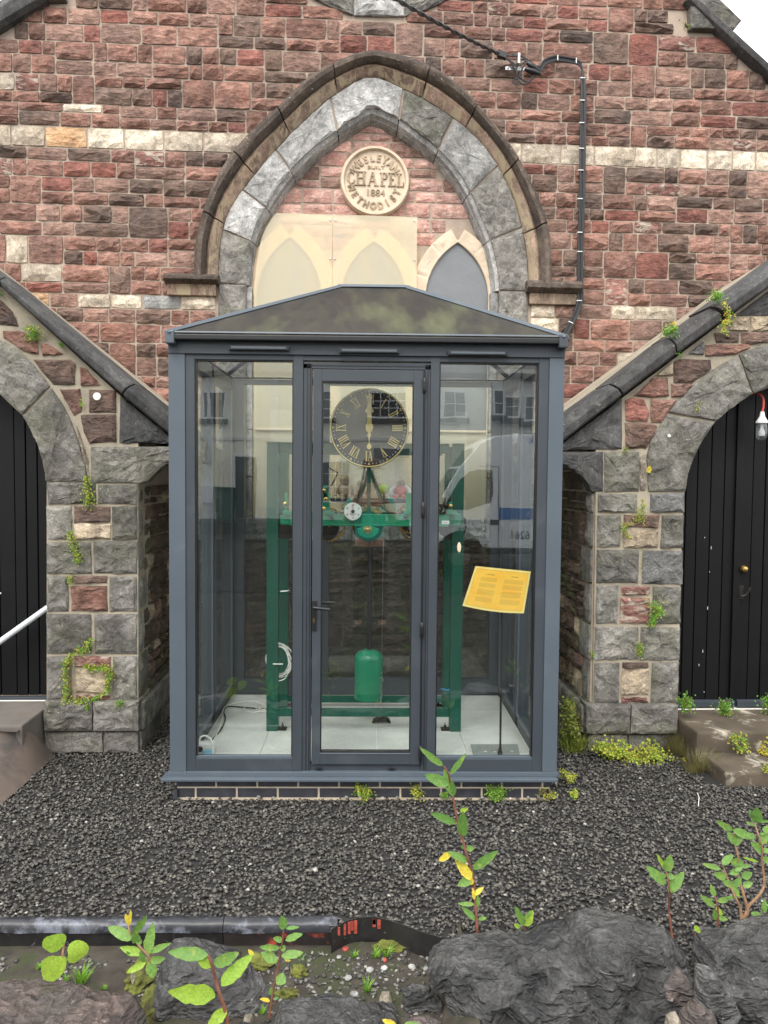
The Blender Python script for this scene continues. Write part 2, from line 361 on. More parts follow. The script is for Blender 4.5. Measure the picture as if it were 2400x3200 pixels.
M['leaf'] = mk_leaf('willow_leaf', (.13, .27, .06), (.20, .35, .08), (.30, .38, .07))
M['leaflime'] = mk_leaf('lime_leaf', (.27, .44, .05), (.33, .48, .06), (.24, .38, .05))
M['leafyel'] = mk_leaf('yellow_leaf', (.75, .58, .06), (.70, .62, .08), (.65, .30, .08))
M['wallplant'] = mk_leaf('wall_plant_leaf', (.09, .17, .03), (.30, .34, .06), (.38, .32, .06))
M['wallgreen'] = mk_leaf('fresh_wall_plant_leaf', (.10, .30, .04), (.20, .42, .06), (.15, .3, .05))
M['clover'] = mk_leaf('yellow_clover_leaf', (.42, .48, .07), (.52, .50, .08), (.24, .34, .05))
M['dry'] = mk_leaf('dry_grass', (.20, .16, .07), (.14, .14, .05), (.10, .10, .04), .2)
M['grass'] = mk_leaf('grass_blade', (.16, .36, .04), (.28, .48, .06), (.2, .4, .05))
M['stem'] = plain('red_stem', (.17, .065, .04), .5, 0, .3, 60)
M['stembrown'] = plain('brown_stem', (.26, .15, .08), .7, 0, .3, 60)
def mk_gravel():
    t = NT('dark_gravel_chips'); r = t.rnd(); g = t.pos()
    o = t.n('ShaderNodeValToRGB'); t.set(o.inputs[0], r); e = o.color_ramp.elements
    e[0].position = 0; e[0].color = (.030, .028, .025, 1); e[1].position = .5; e[1].color = (.068, .064, .057, 1)
    for p_, c_ in ((.80, (.11, .103, .09)), (.95, (.13, .12, .10)), (.985, (.18, .165, .135)), (.996, (.36, .35, .31))):
        x = e.new(p_); x.color = (*c_, 1)
    c = t.mix(.6, o.outputs[0], t.ramp(t.noise(g, 160, 3), .3, .7, (.6,)*3, (1.4,)*3), 'MULTIPLY')
    return t.fin(c, .62, 0, t.bump(t.noise(g, 220, 3), .5, .002), .5)
M['gravel'] = mk_gravel()
def mk_grit():
    t = NT('grey_grit'); r = t.rnd()
    o = t.n('ShaderNodeValToRGB'); t.set(o.inputs[0], r); e = o.color_ramp.elements
    e[0].color = (.03, .03, .028, 1); e[1].color = (.30, .285, .25, 1); x = e.new(.6); x.color = (.10, .097, .088, 1)
    return t.fin(o.outputs[0], .8)
M['grit'] = mk_grit()
def mk_notice():
    """orange notice: two columns of faded print inside a thin ruled border, a damp stain"""
    t = NT('orange_notice'); u = t.n('ShaderNodeTexCoord').outputs['UV']; sp = t.n('ShaderNodeSeparateXYZ'); t.t.links.new(u, sp.inputs[0]); X, Y = sp.outputs[0], sp.outputs[1]
    def band(v, a, b): return t.math('MULTIPLY', t.math('GREATER_THAN', v, a), t.math('LESS_THAN', v, b))
    base = t.mix(t.ramp(t.noise(u, 3, 4), .4, .65), (.98, .66, .11), (.98, .58, .08))
    colm = t.math('ADD', band(X, .16, .44), band(X, .57, .90))
    para = t.math('ADD', t.math('ADD', band(Y, .66, .76), band(Y, .52, .62)), t.math('ADD', band(Y, .34, .48), band(Y, .18, .30)))
    wordm = t.ramp(t.noise(u, 95, 2), .42, .55)
    tx = t.math('MULTIPLY', t.math('MULTIPLY', colm, para), wordm)
    head = t.math('MULTIPLY', band(Y, .82, .84), t.math('ADD', band(X, .24, .38), band(X, .68, .80)))
    base = t.mix(t.math('MULTIPLY', tx, .45), base, (.42, .26, .08)); base = t.mix(t.math('MULTIPLY', head, .7), base, (.35, .20, .06))
    inn = t.math('MULTIPLY', band(X, .035, .965), band(Y, .05, .95)); inn2 = t.math('MULTIPLY', band(X, .042, .958), band(Y, .062, .938))
    base = t.mix(t.math('MULTIPLY', t.math('SUBTRACT', inn, inn2), .5), base, (.6, .35, .1))
    base = t.mix(t.math('SUBTRACT', 1.0, inn), base, (.95, .80, .30))
    st = t.math('MULTIPLY', t.ramp(t.noise(u, 2.3, 3, .5, 1.2), .55, .60), band(X, .05, .5)); base = t.mix(t.math('MULTIPLY', st, .35), base, (.80, .28, .05))
    d = t.n('ShaderNodeBsdfPrincipled', Roughness=.4); t.set(d.inputs['Base Color'], base)
    tl = t.n('ShaderNodeBsdfTranslucent'); t.set(tl.inputs['Color'], base); m = t.n('ShaderNodeMixShader'); m.inputs[0].default_value = .25
    t.t.links.new(d.outputs[0], m.inputs[1]); t.t.links.new(tl.outputs[0], m.inputs[2]); t.t.links.new(m.outputs[0], t.out.inputs['Surface']); return t.m
M['notice'] = mk_notice()

def text(body, size, mat, parent, M4, depth=.002, name='lettering', align='CENTER', bold=0.0, sx=1.0):
    cu = bpy.data.curves.new(name, 'FONT'); cu.body = body; cu.size = size; cu.extrude = depth; cu.align_x = align; cu.align_y = 'CENTER'; cu.offset = bold; cu.resolution_u = 3
    o = bpy.data.objects.new(name, cu); col.objects.link(o)
    me = bpy.data.meshes.new_from_object(o); bpy.data.objects.remove(o); me.materials.clear(); me.materials.append(mat)
    me.transform(Matrix.Scale(sx, 4, (1, 0, 0))); me.transform(M4)
    o = bpy.data.objects.new(name, me); col.objects.link(o); o.parent = parent; return o
STAND = Matrix.Rotation(R(90), 4, 'X')          # text standing up, facing -y

# ---------------------------------------------------------------- stone pools
def unit_stone(seed):
    rg = random.Random(seed); nx, nz = 4, 3; vs = []; b = MB()
    for j in range(nz+1):
        for i in range(nx+1):
            x = -.5 + i/nx; z = -.5 + j/nz; edge = i in (0, nx) or j in (0, nz)
            if edge:
                y = -rg.uniform(.15, .5); x += rg.uniform(-.012, .012); z += rg.uniform(-.02, .02)
                if i in (0, nx) and j in (0, nz): x *= .975; z *= .96
            else: y = -rg.uniform(.55, 1.15); x += rg.uniform(-.07, .07); z += rg.uniform(-.09, .09)
            vs.append((x, y, z))
    W = nx+1; fs = [(j*W+i, j*W+i+1, (j+1)*W+i+1, (j+1)*W+i) for j in range(nz) for i in range(nx)]
    ring = [i for i in range(W)] + [j*W+nx for j in range(1, nz+1)] + [nz*W+i for i in range(nx-1, -1, -1)] + [j*W for j in range(nz-1, 0, -1)]
    n = len(vs); vs += [(vs[i][0], .4, vs[i][2]) for i in ring]; k = len(ring)
    fs += [(ring[(i+1) % k], ring[i], n+i, n+(i+1) % k) for i in range(k)]
    b.add(vs, fs); me = b.mesh('stone', recalc=False); me.materials.append(M['red']); return me
POOL = [unit_stone(s) for s in range(18)]
def put_stone(parent, x0, x1, z0, z1, mat, d=.035, y=0.0, gap=.013, rot=0.0, org=(0, 0), rg=random, name='stone'):
    """a stone as its own object on the parent's front face (rot=0) or on a side face"""
    o = bpy.data.objects.new(name, rg.choice(POOL)); col.objects.link(o); o.parent = parent
    o.material_slots[0].link = 'OBJECT'; o.material_slots[0].material = mat
    cx, cz = (x0+x1)/2, (z0+z1)/2
    c, s = math.cos(rot), math.sin(rot)
    o.location = (org[0] + cx*c - y*s, org[1] + cx*s + y*c, cz)
    flip = rg.random() < .5
    o.rotation_euler = (0, (math.pi if flip else 0)+rg.uniform(-.012, .012), rot)
    o.scale = (abs(x1-x0)-gap, d, abs(z1-z0)-gap); return o
def snecked(x0, x1, z0, z1, rg, hlo=.20, hhi=.28, wlo=.13, whi=.36, tall=.33):
    out = []; z = z0
    while z < z1 - .03:
        H = rg.uniform(hlo, hhi)
        if z + H > z1 - .10: H = z1 - z
        x = x0 - rg.uniform(0, .15)
        while x < x1:
            if rg.random() < tall:
                wd = H * rg.uniform(.75, 1.35); out.append((x, x+wd, z, z+H)); x += wd
            else:
                W = rg.uniform(.32, 1.0); h = H * rg.uniform(.36, .64)
                for a, b in ((z, z+h), (z+h, z+H)):
                    xx = x
                    while xx < x + W - .02:
                        wd = rg.uniform(wlo, whi)
                        if xx + wd > x + W - .09: wd = x + W - xx
                        out.append((xx, xx+wd, a, b)); xx += wd
                x += W
        z += H
    return out
def rockpoly(pts, yf, yb, relief, step=.045, rg=random, rings=(1, .95, .78, .52, .25), sharp=.004):
    """block with a broken face: outline (x,z)"""
    n = len(pts); a = sum(pts[i][0]*pts[(i+1) % n][1]-pts[(i+1) % n][0]*pts[i][1] for i in range(n))
    if a < 0: pts = pts[::-1]
    rs = []
    for i in range(n):
        p, q = pts[i], pts[(i+1) % n]; L = math.hypot(q[0]-p[0], q[1]-p[1]); k = max(1, int(L/step))
        for j in range(k): rs.append((p[0]+(q[0]-p[0])*j/k, p[1]+(q[1]-p[1])*j/k))
    m = len(rs); cx = sum(p[0] for p in rs)/m; cz = sum(p[1] for p in rs)/m; o = rg.uniform(0, 99); vs = []
    for k, s in enumerate(rings):
        for x, z in rs:
            X = cx+(x-cx)*s; Z = cz+(z-cz)*s
            nz = noise.noise(Vector((X*9+o, Z*9, 0)))*.6 + noise.noise(Vector((X*26+o, Z*26, 3)))*.45 + .55
            y = yf - (0 if k == 0 else relief*(nz if k > 1 else nz*.45)); j = 0 if k == 0 else sharp*2
            vs.append((X+rg.uniform(-j, j) if k else X+rg.uniform(-sharp, sharp)*.5, y, Z+rg.uniform(-j, j)))
    fs = []
    for k in range(len(rings)-1):
        for i in range(m): j = (i+1) % m; fs.append((k*m+i, k*m+j, (k+1)*m+j, (k+1)*m+i))
    c = len(vs); vs.append((cx, yf-relief*.8, cz)); b = (len(rings)-1)*m
    fs += [(b+i, b+(i+1) % m, c) for i in range(m)]
    bk = len(vs); vs += [(x, yb, z) for x, z in rs]
    fs += [(i, bk+i, bk+(i+1) % m, (i+1) % m) for i in range(m)]
    fs.append(tuple(bk+i for i in range(m-1, -1, -1)))
    return MB().add(vs, fs)
# ================================================================ CHAPEL
C = Frame(0, 5.95, 0, 2.5)
chapel = empty('chapel', C.O, C.t)
tag(chapel, 'red sandstone chapel front with a pointed arch, round inscribed plaque and cream stone bands', 'chapel')
def P(F, pts, y=0.0): return [F.at(a, b, y) for a, b in pts]
ctr = C.at(1163, 900)
def polar(pxs, y=0.0):
    a = []
    for x, z in P(C, pxs, y):
        dx, dz = x-ctr[0], z-ctr[1]; a.append((math.atan2(dz, dx) % (2*math.pi) if dz > -1e-6 else (0.0 if dx > 0 else math.pi), math.hypot(dx, dz)))
    a.sort(); A = [p[0] for p in a]; B = [p[1] for p in a]
    def f(t):
        # smooth interpolation through the measured points
        i = max(1, min(len(A)-1, int(np.searchsorted(A, t)))); p = [max(0, min(len(A)-1, i+k)) for k in (-2, -1, 0, 1)]
        u = 0 if A[i] == A[i-1] else (t-A[i-1])/(A[i]-A[i-1]); u = max(0, min(1, u))
        a_, b_, c_, d_ = (B[q] for q in p)
        return .5*((2*b_)+(-a_+c_)*u+(2*a_-5*b_+4*c_-d_)*u*u+(-a_+3*b_-3*c_+d_)*u**3)
    return f
H0 = polar([(608,900),(610,830),(615,759),(636,673),(687,550),(767,441),(861,354),(969,253),(1085,193),(1163,174),(1200,177),(1323,210),(1417,268),(1525,383),(1612,499),(1663,600),(1706,709),(1716,800),(1717,900)])
G0 = polar([(684,900),(686,830),(691,759),(716,665),(796,550),(885,448),(975,360),(1070,285),(1130,252),(1160,243),(1195,252),(1262,283),(1375,345),(1504,450),(1580,570),(1626,700),(1647,830),(1650,900)])
G1 = polar([(768,900),(772,832),(797,709),(840,630),(930,510),(1040,420),(1110,368),(1150,338),(1163,330),(1180,338),(1225,362),(1310,420),(1424,528),(1500,670),(1545,800),(1560,900)])
I0 = polar([(786,900),(792,832),(818,715),(862,640),(950,530),(1055,440),(1125,392),(1155,378),(1167,375),(1185,382),(1215,395),(1300,450),(1400,540),(1480,680),(1522,800),(1536,900)])
def pt(f, t): r = f(t); return (ctr[0]+r*math.cos(t), ctr[1]+r*math.sin(t))
def inarc(f, x, z, m=0.0):
    dx, dz = x-ctr[0], z-ctr[1]
    if dz < 0: return -f(math.pi)-m < dx < f(0)+m
    return math.hypot(dx, dz) < f(math.atan2(dz, dx)) + m
SILLZ = C.at(1163, 1640)[1]; IN = .13
# backing wall in two halves round the arch recess
NA = 28
top = P(C, [(-60, 95), (57, 16), (211, 12), (211, -300)]); topr = P(C, [(2147, -300), (2147, 101), (2285, 108), (2700, 505)])
la0 = [pt(G1, math.pi - k*(math.pi/2)/NA) for k in range(NA+1)]; ra0 = [pt(G1, k*(math.pi/2)/NA) for k in range(NA+1)]
la = [pt(I0, math.pi - k*(math.pi/2)/NA) for k in range(NA+1)]; ra = [pt(I0, k*(math.pi/2)/NA) for k in range(NA+1)]
cx = ctr[0]; ztop = C.at(1163, -300)[1]
lw = [(cx, -.3), (C.at(-1500, 1000)[0], -.3), (C.at(-1500, 1000)[0], top[0][1]-2.6), top[0], top[1], top[2], (top[2][0], ztop), (cx, ztop)] + la0[::-1] + [(la0[0][0], SILLZ), (cx, SILLZ)]
rw = [(cx, -.3), (cx, SILLZ), (ra0[0][0], SILLZ)] + ra0 + [(cx, ztop), (topr[1][0], ztop), topr[1], topr[2], topr[3], (C.at(3400, 1000)[0], topr[3][1]-1.3), (C.at(3400, 1000)[0], -.3)]
def ngonwall(pts, y0, y1): return MB().prism(pts, y0, y1)
wall = ngonwall(lw, .0, .5).build('wall', M['mortar'], chapel); ngonwall(rw, .0, .5).build('wall', M['mortar'], chapel)
bx('infill_backing', M['mortar'], chapel, la[0][0]-.1, ra[0][0]+.1, IN, .5, SILLZ-.02, C.at(1163, 350)[1], 0)
# bands of cream stone at their measured heights
zb0 = C.at(300, 466)[1]; zb1 = C.at(300, 400)[1]
zl0 = C.at(300, 963)[1]; zl1 = C.at(300, 918)[1]
print('bands', zb0, zb1, zl0, zl1, 'r', C.at(2100, 562)[1], C.at(2100, 494)[1], 'sill', SILLZ)
rg = random.Random(11)
XL, XR = C.at(-900, 600)[0], C.at(3300, 600)[0]
rects = []
segs = [(0.0, zl0, 'w'), (zl0, zl1, 'c2'), (zl1, zb0, 'w'), (zb0, zb1, 'c'), (zb1, C.at(1163, -120)[1], 'w')]
for a, b, k in segs:
    if k == 'w': rects += [(r, 'w') for r in snecked(XL, XR, a, b, rg, .165, .25, .10, .32, .30)]
    else:
        x = XL
        while x < XR:
            wd = rg.uniform(.17, .33); rects.append(((x, x+wd, a, b), k)); x += wd
win_top = P(C, [(985, -200), (985, 0), (1045, 30), (1105, 52), (1290, 55), (1340, 32), (1400, 2), (1440, -200)])
def inpoly(x, z, pts):
    c = False; n = len(pts)
    for i in range(n):
        x1, z1 = pts[i]; x2, z2 = pts[(i+1) % n]
        if (z1 > z) != (z2 > z) and x < (x2-x1)*(z-z1)/(z2-z1)+x1: c = not c
    return c
def above_rake(px, py):
    if px < 211 and py < 16 + max(0, (57-px))*.72 + 6: return True
    if px > 2140 and py < 108 + max(0, px-2285)*.95 + 4: return True
    return False
keep = []
for (x0, x1, z0, z1), k in rects:
    X, Z = (x0+x1)/2, (z0+z1)/2; px, py = C.px(X, 0, Z)
    if px < -850 or px > 3250 or py < -110: continue
    if above_rake(*C.px(x0+.3*(x1-x0), 0, z1-.3*(z1-z0))) or above_rake(*C.px(x1-.3*(x1-x0), 0, z1-.3*(z1-z0))): continue
    if inpoly(X, Z, win_top): continue
    cs = [(x0, z0), (x1, z0), (x0, z1), (x1, z1), (X, Z)]
    if z1 > SILLZ-.135 and Z < SILLZ and any(inarc(G0, x, SILLZ, .0) for x in (x0, X, x1)):
        z1 = SILLZ-.135
        if z1-z0 < .04: continue
        Z = (z0+z1)/2
    elif Z > SILLZ - .25:
        if inarc(G0, X, Z, -.02) : continue
        if Z > ctr[1]-1.2:
            while x1-x0 > .04 and X > ctr[0] and any(inarc(G0, x0, z, .015) for z in (z0, Z, z1)): x0 += .01
            while x1-x0 > .04 and X < ctr[0] and any(inarc(G0, x1, z, .015) for z in (z0, Z, z1)): x1 -= .01
            if x1-x0 < .055: continue
            cs = [(x0, z0), (x1, z0), (x0, z1), (x1, z1)]
        if any(inarc(I0, x, z, .03) for x, z in cs):
            continue
    # behind a porch: keep only a margin below its roof line
    if px < 420 and py > 870 + px*.85 + 260: continue
    if px > 1880 and py > 1306 - (px-1757)*.72 + 230: continue
    vis = (0 <= px <= 2400 and 0 <= py <= 3200) and not (px < 430 and py > 880+px*.85) and not (px > 1860 and py > 1330-(px-1757)*.72)
    if 560 < px < 1740 and 1010 < py: vis = vis and py < 2150
    keep.append((vis*1e3 + (x1-x0)*(z1-z0)*1e3*(.4 if (Z < 2.3) else 1), (x0, x1, z0, z1), k))
def pick(k, rg, Z):
    if k == 'c': return M[rg.choices(['cream', 'ochre', 'pink'], [9, 1, .6])[0]]
    if k == 'c2': return M[rg.choices(['cream', 'ochre', 'pink', 'pale'], [6, 2.5, 1.5, .8])[0]]
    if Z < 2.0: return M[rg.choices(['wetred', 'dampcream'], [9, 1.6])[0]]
    return M[rg.choices(['red', 'brown', 'pink', 'bright', 'mottled', 'cream', 'pale'], [10, 5.2, 4.2, 1.6, .5, .22, .0])[0]]
keep.sort(key=lambda t: -t[0]); n_obj = 0; rest = {}
BUD = 270
for i, (s, (x0, x1, z0, z1), k) in enumerate(keep):
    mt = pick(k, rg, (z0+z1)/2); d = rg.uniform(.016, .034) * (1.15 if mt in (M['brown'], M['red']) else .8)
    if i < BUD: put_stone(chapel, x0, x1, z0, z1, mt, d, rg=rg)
    else: rest.setdefault(mt.name, (mt, []))[1].append((x0, x1, z0, z1, d))
def joined_stones(rest, parent, rg, name='stone_walling'):
    me = bpy.data.meshes.new(name); bm = bmesh.new(); mats = []
    for nm, (mt, lst) in rest.items():
        mats.append(mt); mi = len(mats)-1
        for x0, x1, z0, z1, d in lst:
            src = rg.choice(POOL); n0 = len(bm.verts); f0 = len(bm.faces)
            bm.from_mesh(src); bm.verts.ensure_lookup_table(); bm.faces.ensure_lookup_table()
            T = Matrix.Translation(((x0+x1)/2, 0, (z0+z1)/2)) @ Matrix.Diagonal((abs(x1-x0)-.01, d, abs(z1-z0)-.01, 1))
            for v in bm.verts[n0:]: v.co = T @ v.co
            for f in bm.faces[f0:]: f.material_index = mi
    bm.to_mesh(me); bm.free()
    for m_ in mats: me.materials.append(m_)
    o = bpy.data.objects.new(name, me); col.objects.link(o); o.parent = parent; tag(o, kind='stuff'); return o
joined_stones(rest, chapel, rg)
print('wall stones', len(keep))
# infill stones round the plaque
plq = C.at(1171, 573, IN); pr = abs(C.at(1279, 573, IN)[0]-plq[0]); sheet_top = C.at(1100, 678, IN)[1]
L3 = [(1308, 1000), (1308, 812), (1340, 755), (1380, 715), (1425, 690), (1470, 715), (1520, 770), (1556, 820), (1556, 1000)]
L3l = P(C, L3, IN)
for (x0, x1, z0, z1) in snecked(la[0][0], ra[0][0], sheet_top+.004, C.at(1163, 385, IN)[1], rg, .17, .21, .14, .34, .22) + snecked(C.at(1296, 700, IN)[0], ra[0][0], C.at(1400, 850, IN)[1], sheet_top, rg, .15, .2, .10, .2, .2):
    X, Z = (x0+x1)/2, (z0+z1)/2
    if z1 <= sheet_top+.001 and inpoly(X, Z, L3l): continue
    if False and z0 < sheet_top and any(inpoly(x, z, L3l) for x, z in ((X, Z), (x0, z0), (x1, z0), (x0, z1), (x1, z1))): continue
    if not inarc(I0, X, Z, .03): continue
    if any(math.hypot(x-plq[0], z-plq[1]) < pr*.45 for x, z in ((X, Z),)): continue
    put_stone(chapel, x0, x1, z0, z1, M['infill'] if rg.random() < .8 else M['pink'], .016, IN, .014, rg=rg)
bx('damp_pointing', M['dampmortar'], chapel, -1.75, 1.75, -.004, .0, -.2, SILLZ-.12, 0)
# hood mould, pink inner roll and grey voussoirs
def loft(f0, f1, t0, t1, prof, n=7, gap=.004):
    """sweep a profile [(fraction f0->f1, y)] along the arch between two angles"""
    b = MB(); vs = []; m = len(prof)
    for i in range(n+1):
        t = t0+gap+(t1-t0-2*gap)*i/n; p, q = pt(f0, t), pt(f1, t)
        for s, y in prof: vs.append((p[0]+(q[0]-p[0])*s, y, p[1]+(q[1]-p[1])*s))
    fs = [(i*m+k, i*m+(k+1) % m, (i+1)*m+(k+1) % m, (i+1)*m+k) for i in range(n) for k in range(m)]
    fs += [tuple(range(m)), tuple(range(n*m+m-1, n*m-1, -1))]
    return b.add(vs, fs)
hd = [0, .36, .72, 1.05, 1.32, 1.76, 2.08, 2.40, 2.76, math.pi]
for i in range(len(hd)-1):
    loft(H0, G0, hd[i], hd[i+1], [(0, .02), (0, -.055), (.07, -.095), (.20, -.115), (.34, -.110), (.44, -.085), (.50, -.05), (.50, .02)], 9).build('hood_stone', M['hood'], chapel, smooth=True)
    loft(H0, G0, hd[i], hd[i+1], [(.49, .02), (.49, -.04), (.60, -.055), (.85, -.03), (.97, -.012), (1.0, .02)], 9).build('roll_moulding', M['chamfer'], chapel, smooth=True)
gj = [0, .40, .78, 1.13, 1.42, 1.80, 2.20, 2.52, 2.80, math.pi]
rv = random.Random(3)
for i in range(len(gj)-1):
    t0, t1 = gj[i]+.006, gj[i+1]-.006; ts = [t0+(t1-t0)*k/6 for k in range(7)]
    out = [pt(G0, t) for t in ts] + [pt(G1, t) for t in ts[::-1]]
    mm = M['grey'] if i in (1, 2, 3, 8) and i != 2 or i == 0 else M['pale']
    rockpoly(out, -.012, .12, .022, .04, rv).build('voussoir', mm, chapel)
    loft(G1, I0, gj[i], gj[i+1], [(0, .0), (.45, .018), (.62, .06), (.70, .06), (1.0, .125), (1.0, .16), (0, .16)], 7, .003).build('chamfer_stone', M['pale'], chapel, smooth=True)
# legs of the arch below the springing
for sgn, t in ((-1, math.pi), (1, 0)):
    xs = [ctr[0]+sgn*f(t) for f in (H0, G0, G1, I0)]; z = ctr[1]
    nlev = 5; hh = (z-SILLZ)/nlev
    for k in range(nlev):
        a, b_ = SILLZ+k*hh+.004, SILLZ+(k+1)*hh-.004
        rockpoly([(xs[1], a), (xs[2], a), (xs[2], b_), (xs[1], b_)], -.012, .12, .022, .05, rv).build('jamb_stone', M['grey'] if k > 1 else M['pale'], chapel)
        bx('jamb_chamfer', M['pale'], chapel, xs[2], xs[3], .03, .16, a, b_, .008)
    # label stop: the hood turns outwards
    if sgn < 0: q = [(514, 842), (684, 858), (684, 888), (514, 884)]; q2 = [(524, 888), (676, 892), (676, 926), (524, 922)]; leg = [(608, 862), (684, 862), (684, 905)]
    else: q = [(1645, 880), (1815, 880), (1815, 917), (1699, 917)]; q2 = [(1654, 922), (1804, 922), (1804, 954), (1656, 954)]
    a = P(C, q, -.06); x0, x1 = min(p[0] for p in a), max(p[0] for p in a); zt, zb = a[1][1] if sgn < 0 else a[1][1], a[2][1]
    b = MB(); prof = [(0.02, zt), (-.07, zt), (-.115, zt-(zt-zb)*.35), (-.115, zt-(zt-zb)*.7), (-.06, zb), (.02, zb)]
    b.add([(x0, y, z_) for y, z_ in prof]+[(x1, y, z_) for y, z_ in prof], [tuple(range(6)), tuple(range(11, 5, -1))]+[(i, i+6, (i+1) % 6+6, (i+1) % 6) for i in range(6)])
    b.build('label_stop', M['hood'], chapel, .004)
    a = P(C, q2, -.03); x0, x1 = min(p[0] for p in a), max(p[0] for p in a)
    bx('label_base', M['chamfer'], chapel, x0, x1, -.05, .02, a[2][1], a[1][1]+.004, .006)
# springing pieces hide the joint between hood and leg
# window sill of the storey above
mids = [(985, -60), (985, 0), (1045, 30), (1098, 50)], [(985, -60), (1103, 50)],
rockpoly(P(C, [(900, -60), (985, 2), (1045, 30), (1102, 50), (1102, -60)]), -.02, .1, .03, .05, rv).build('sill_stone', M['grey'], chapel)
rockpoly(P(C, [(1106, -60), (1106, 52), (1180, 55), (1262, 54), (1268, -60)]), -.02, .1, .03, .05, rv).build('sill_stone', M['pale'], chapel)
rockpoly(P(C, [(1272, -60), (1266, 54), (1330, 36), (1400, 2), (1460, -60)]), -.02, .1, .03, .05, rv).build('sill_stone', M['grey'], chapel)
# gable kneelers and copings
rockpoly(P(C, [(2147, -120), (2147, 101), (2285, 104), (2305, 78), (2150, -70)]), -.06, .4, .02, .06, rv).build('kneeler', M['grey'], chapel)
rockpoly(P(C, [(211, -60), (211, 10), (60, 16), (80, -6), (160, -60)]), -.06, .4, .02, .06, rv).build('kneeler', M['grey'], chapel)
def coping(F, a_up, b_up, a_lo, b_lo, parent, y=-.06, back=.45, n=2, name='coping_stone', mat=None, prof=None):
    au, bu, al, bl = (Vector((p[0], 0, p[1])) for p in P(F, [a_up, b_up, a_lo, b_lo], y-.04))
    prof = prof or [(1.0, back), (1.0, y+.035), (.80, y-.005), (.52, y-.04), (.12, y-.03), (0, y+.005), (0, back)]
    for k in range(n):
        s0, s1 = k/n+(.004 if k else 0), (k+1)/n-(.004 if k < n-1 else 0); vs = []
        for s in (s0, s1):
            u = au.lerp(bu, s); l = al.lerp(bl, s)
            for f, yy in prof: p = l.lerp(u, f); vs.append((p.x, yy, p.z))
        m = len(prof)
        MB().add(vs, [tuple(range(m)), tuple(range(2*m-1, m-1, -1))]+[(i, i+m, (i+1) % m+m, (i+1) % m) for i in range(m)]).build(name, mat or M['coping'], parent, .006)
coping(C, (2206, -8), (2700, 445), (2147, -8), (2700, 500), chapel, n=2)
coping(C, (-300, 150), (57, -60), (-300, 255), (140, -10), chapel, n=2)
# chapel roof behind the gable and side walls, so that the building has depth
ap = C.at(1163, -900)
for a, b in ((C.at(2700, 470), ap), (C.at(-420, 300), ap)):
    MB().prism([a, b, (b[0], b[1]-.12), (a[0], a[1]-.12)], .5, 9).build('roof', M['slate'], chapel)

# lancets, their dressed stone surrounds, yellowed sheets
def lancet(apex, lb, rb, out, parent, blocks, shared_mat):
    """apex/left/right px of the glass; out = ring width in metres"""
    y = IN
    (ax, az), (lx, lz), (rx, rz) = C.at(*apex, y), C.at(*lb, y), C.at(*rb, y); w_ = (rx-lx)/2; c_ = (lx+rx)/2; zs = lz
    H = az-zs; Rr = (w_*w_+H*H)/(2*w_)
    def curve(off, n=10):
        L = []
        for k in range(n+1):
            # left arc centre (lx+R, zs)
            a = math.pi - k/n*math.acos(max(-1, min(1, (Rr-w_)/Rr))); L.append((lx+Rr+(Rr+off)*math.cos(a), zs+(Rr+off)*math.sin(a)))
        if off > 0: L = [p if p[0] < c_ else (c_, p[1]) for p in L]
        Rt = [(2*c_-x, z) for x, z in L]
        return L, Rt
    Li, Ri = curve(0); Lo, Ro = curve(out)
    zb = SILLZ+.06
    g = [(lx, zb)] + Li + Ri[::-1][1:] + [(rx, zb)]
    win = MB().prism(g, .115, .135).build('window_pane', M['lancet'], parent)
    for (I_, O_) in ((Li, Lo), (Ri, Ro)):
        for a, b in blocks:
            n = len(I_)-1; ia, ib = int(a*n), int(b*n)
            poly = I_[ia:ib+1] + O_[ia:ib+1][::-1]
            rockpoly(poly, .095, .14, .008, .05, rv, sharp=.001).build('window_stone', shared_mat(), parent)
            inner = I_[ia:ib+1]
        x0, x1 = (I_[0][0], O_[0][0])
        for k in range(4):
            z0 = zb+(zs-zb)*k/4+.003; z1 = zb+(zs-zb)*(k+1)/4-.003
            rockpoly([(x0, z0), (x1, z0), (x1, z1), (x0, z1)], .095, .14, .006, .06, rv, sharp=.001).build('window_stone', M['ashlar'], parent)
    # pale reveal line round the glass
    rim = [(lx, zb)] + Li + Ri[::-1][1:] + [(rx, zb)]
    MB().tube([(x, .10, z) for x, z in rim], .012, 6).build('window_reveal', M['ashlar'], parent, smooth=True)
wd3 = abs(C.at(1556, 800, IN)[0]-C.at(1500, 800, IN)[0])
am = lambda: M['ashlar']
lancet((1425, 758), (1324, 935), (1528, 935), .105, chapel, ((0, .34), (.34, .7), (.7, 1)), am)
lancet((1171, 755), (1062, 935), (1272, 935), .105, chapel, ((0, .5), (.5, 1)), lambda: M['ashlar'])
lancet((904, 742), (800, 935), (1010, 935), .105, chapel, ((0, .5), (.5, 1)), lambda: M['ashlar'])
zt = C.at(1100, 682, IN)[1]
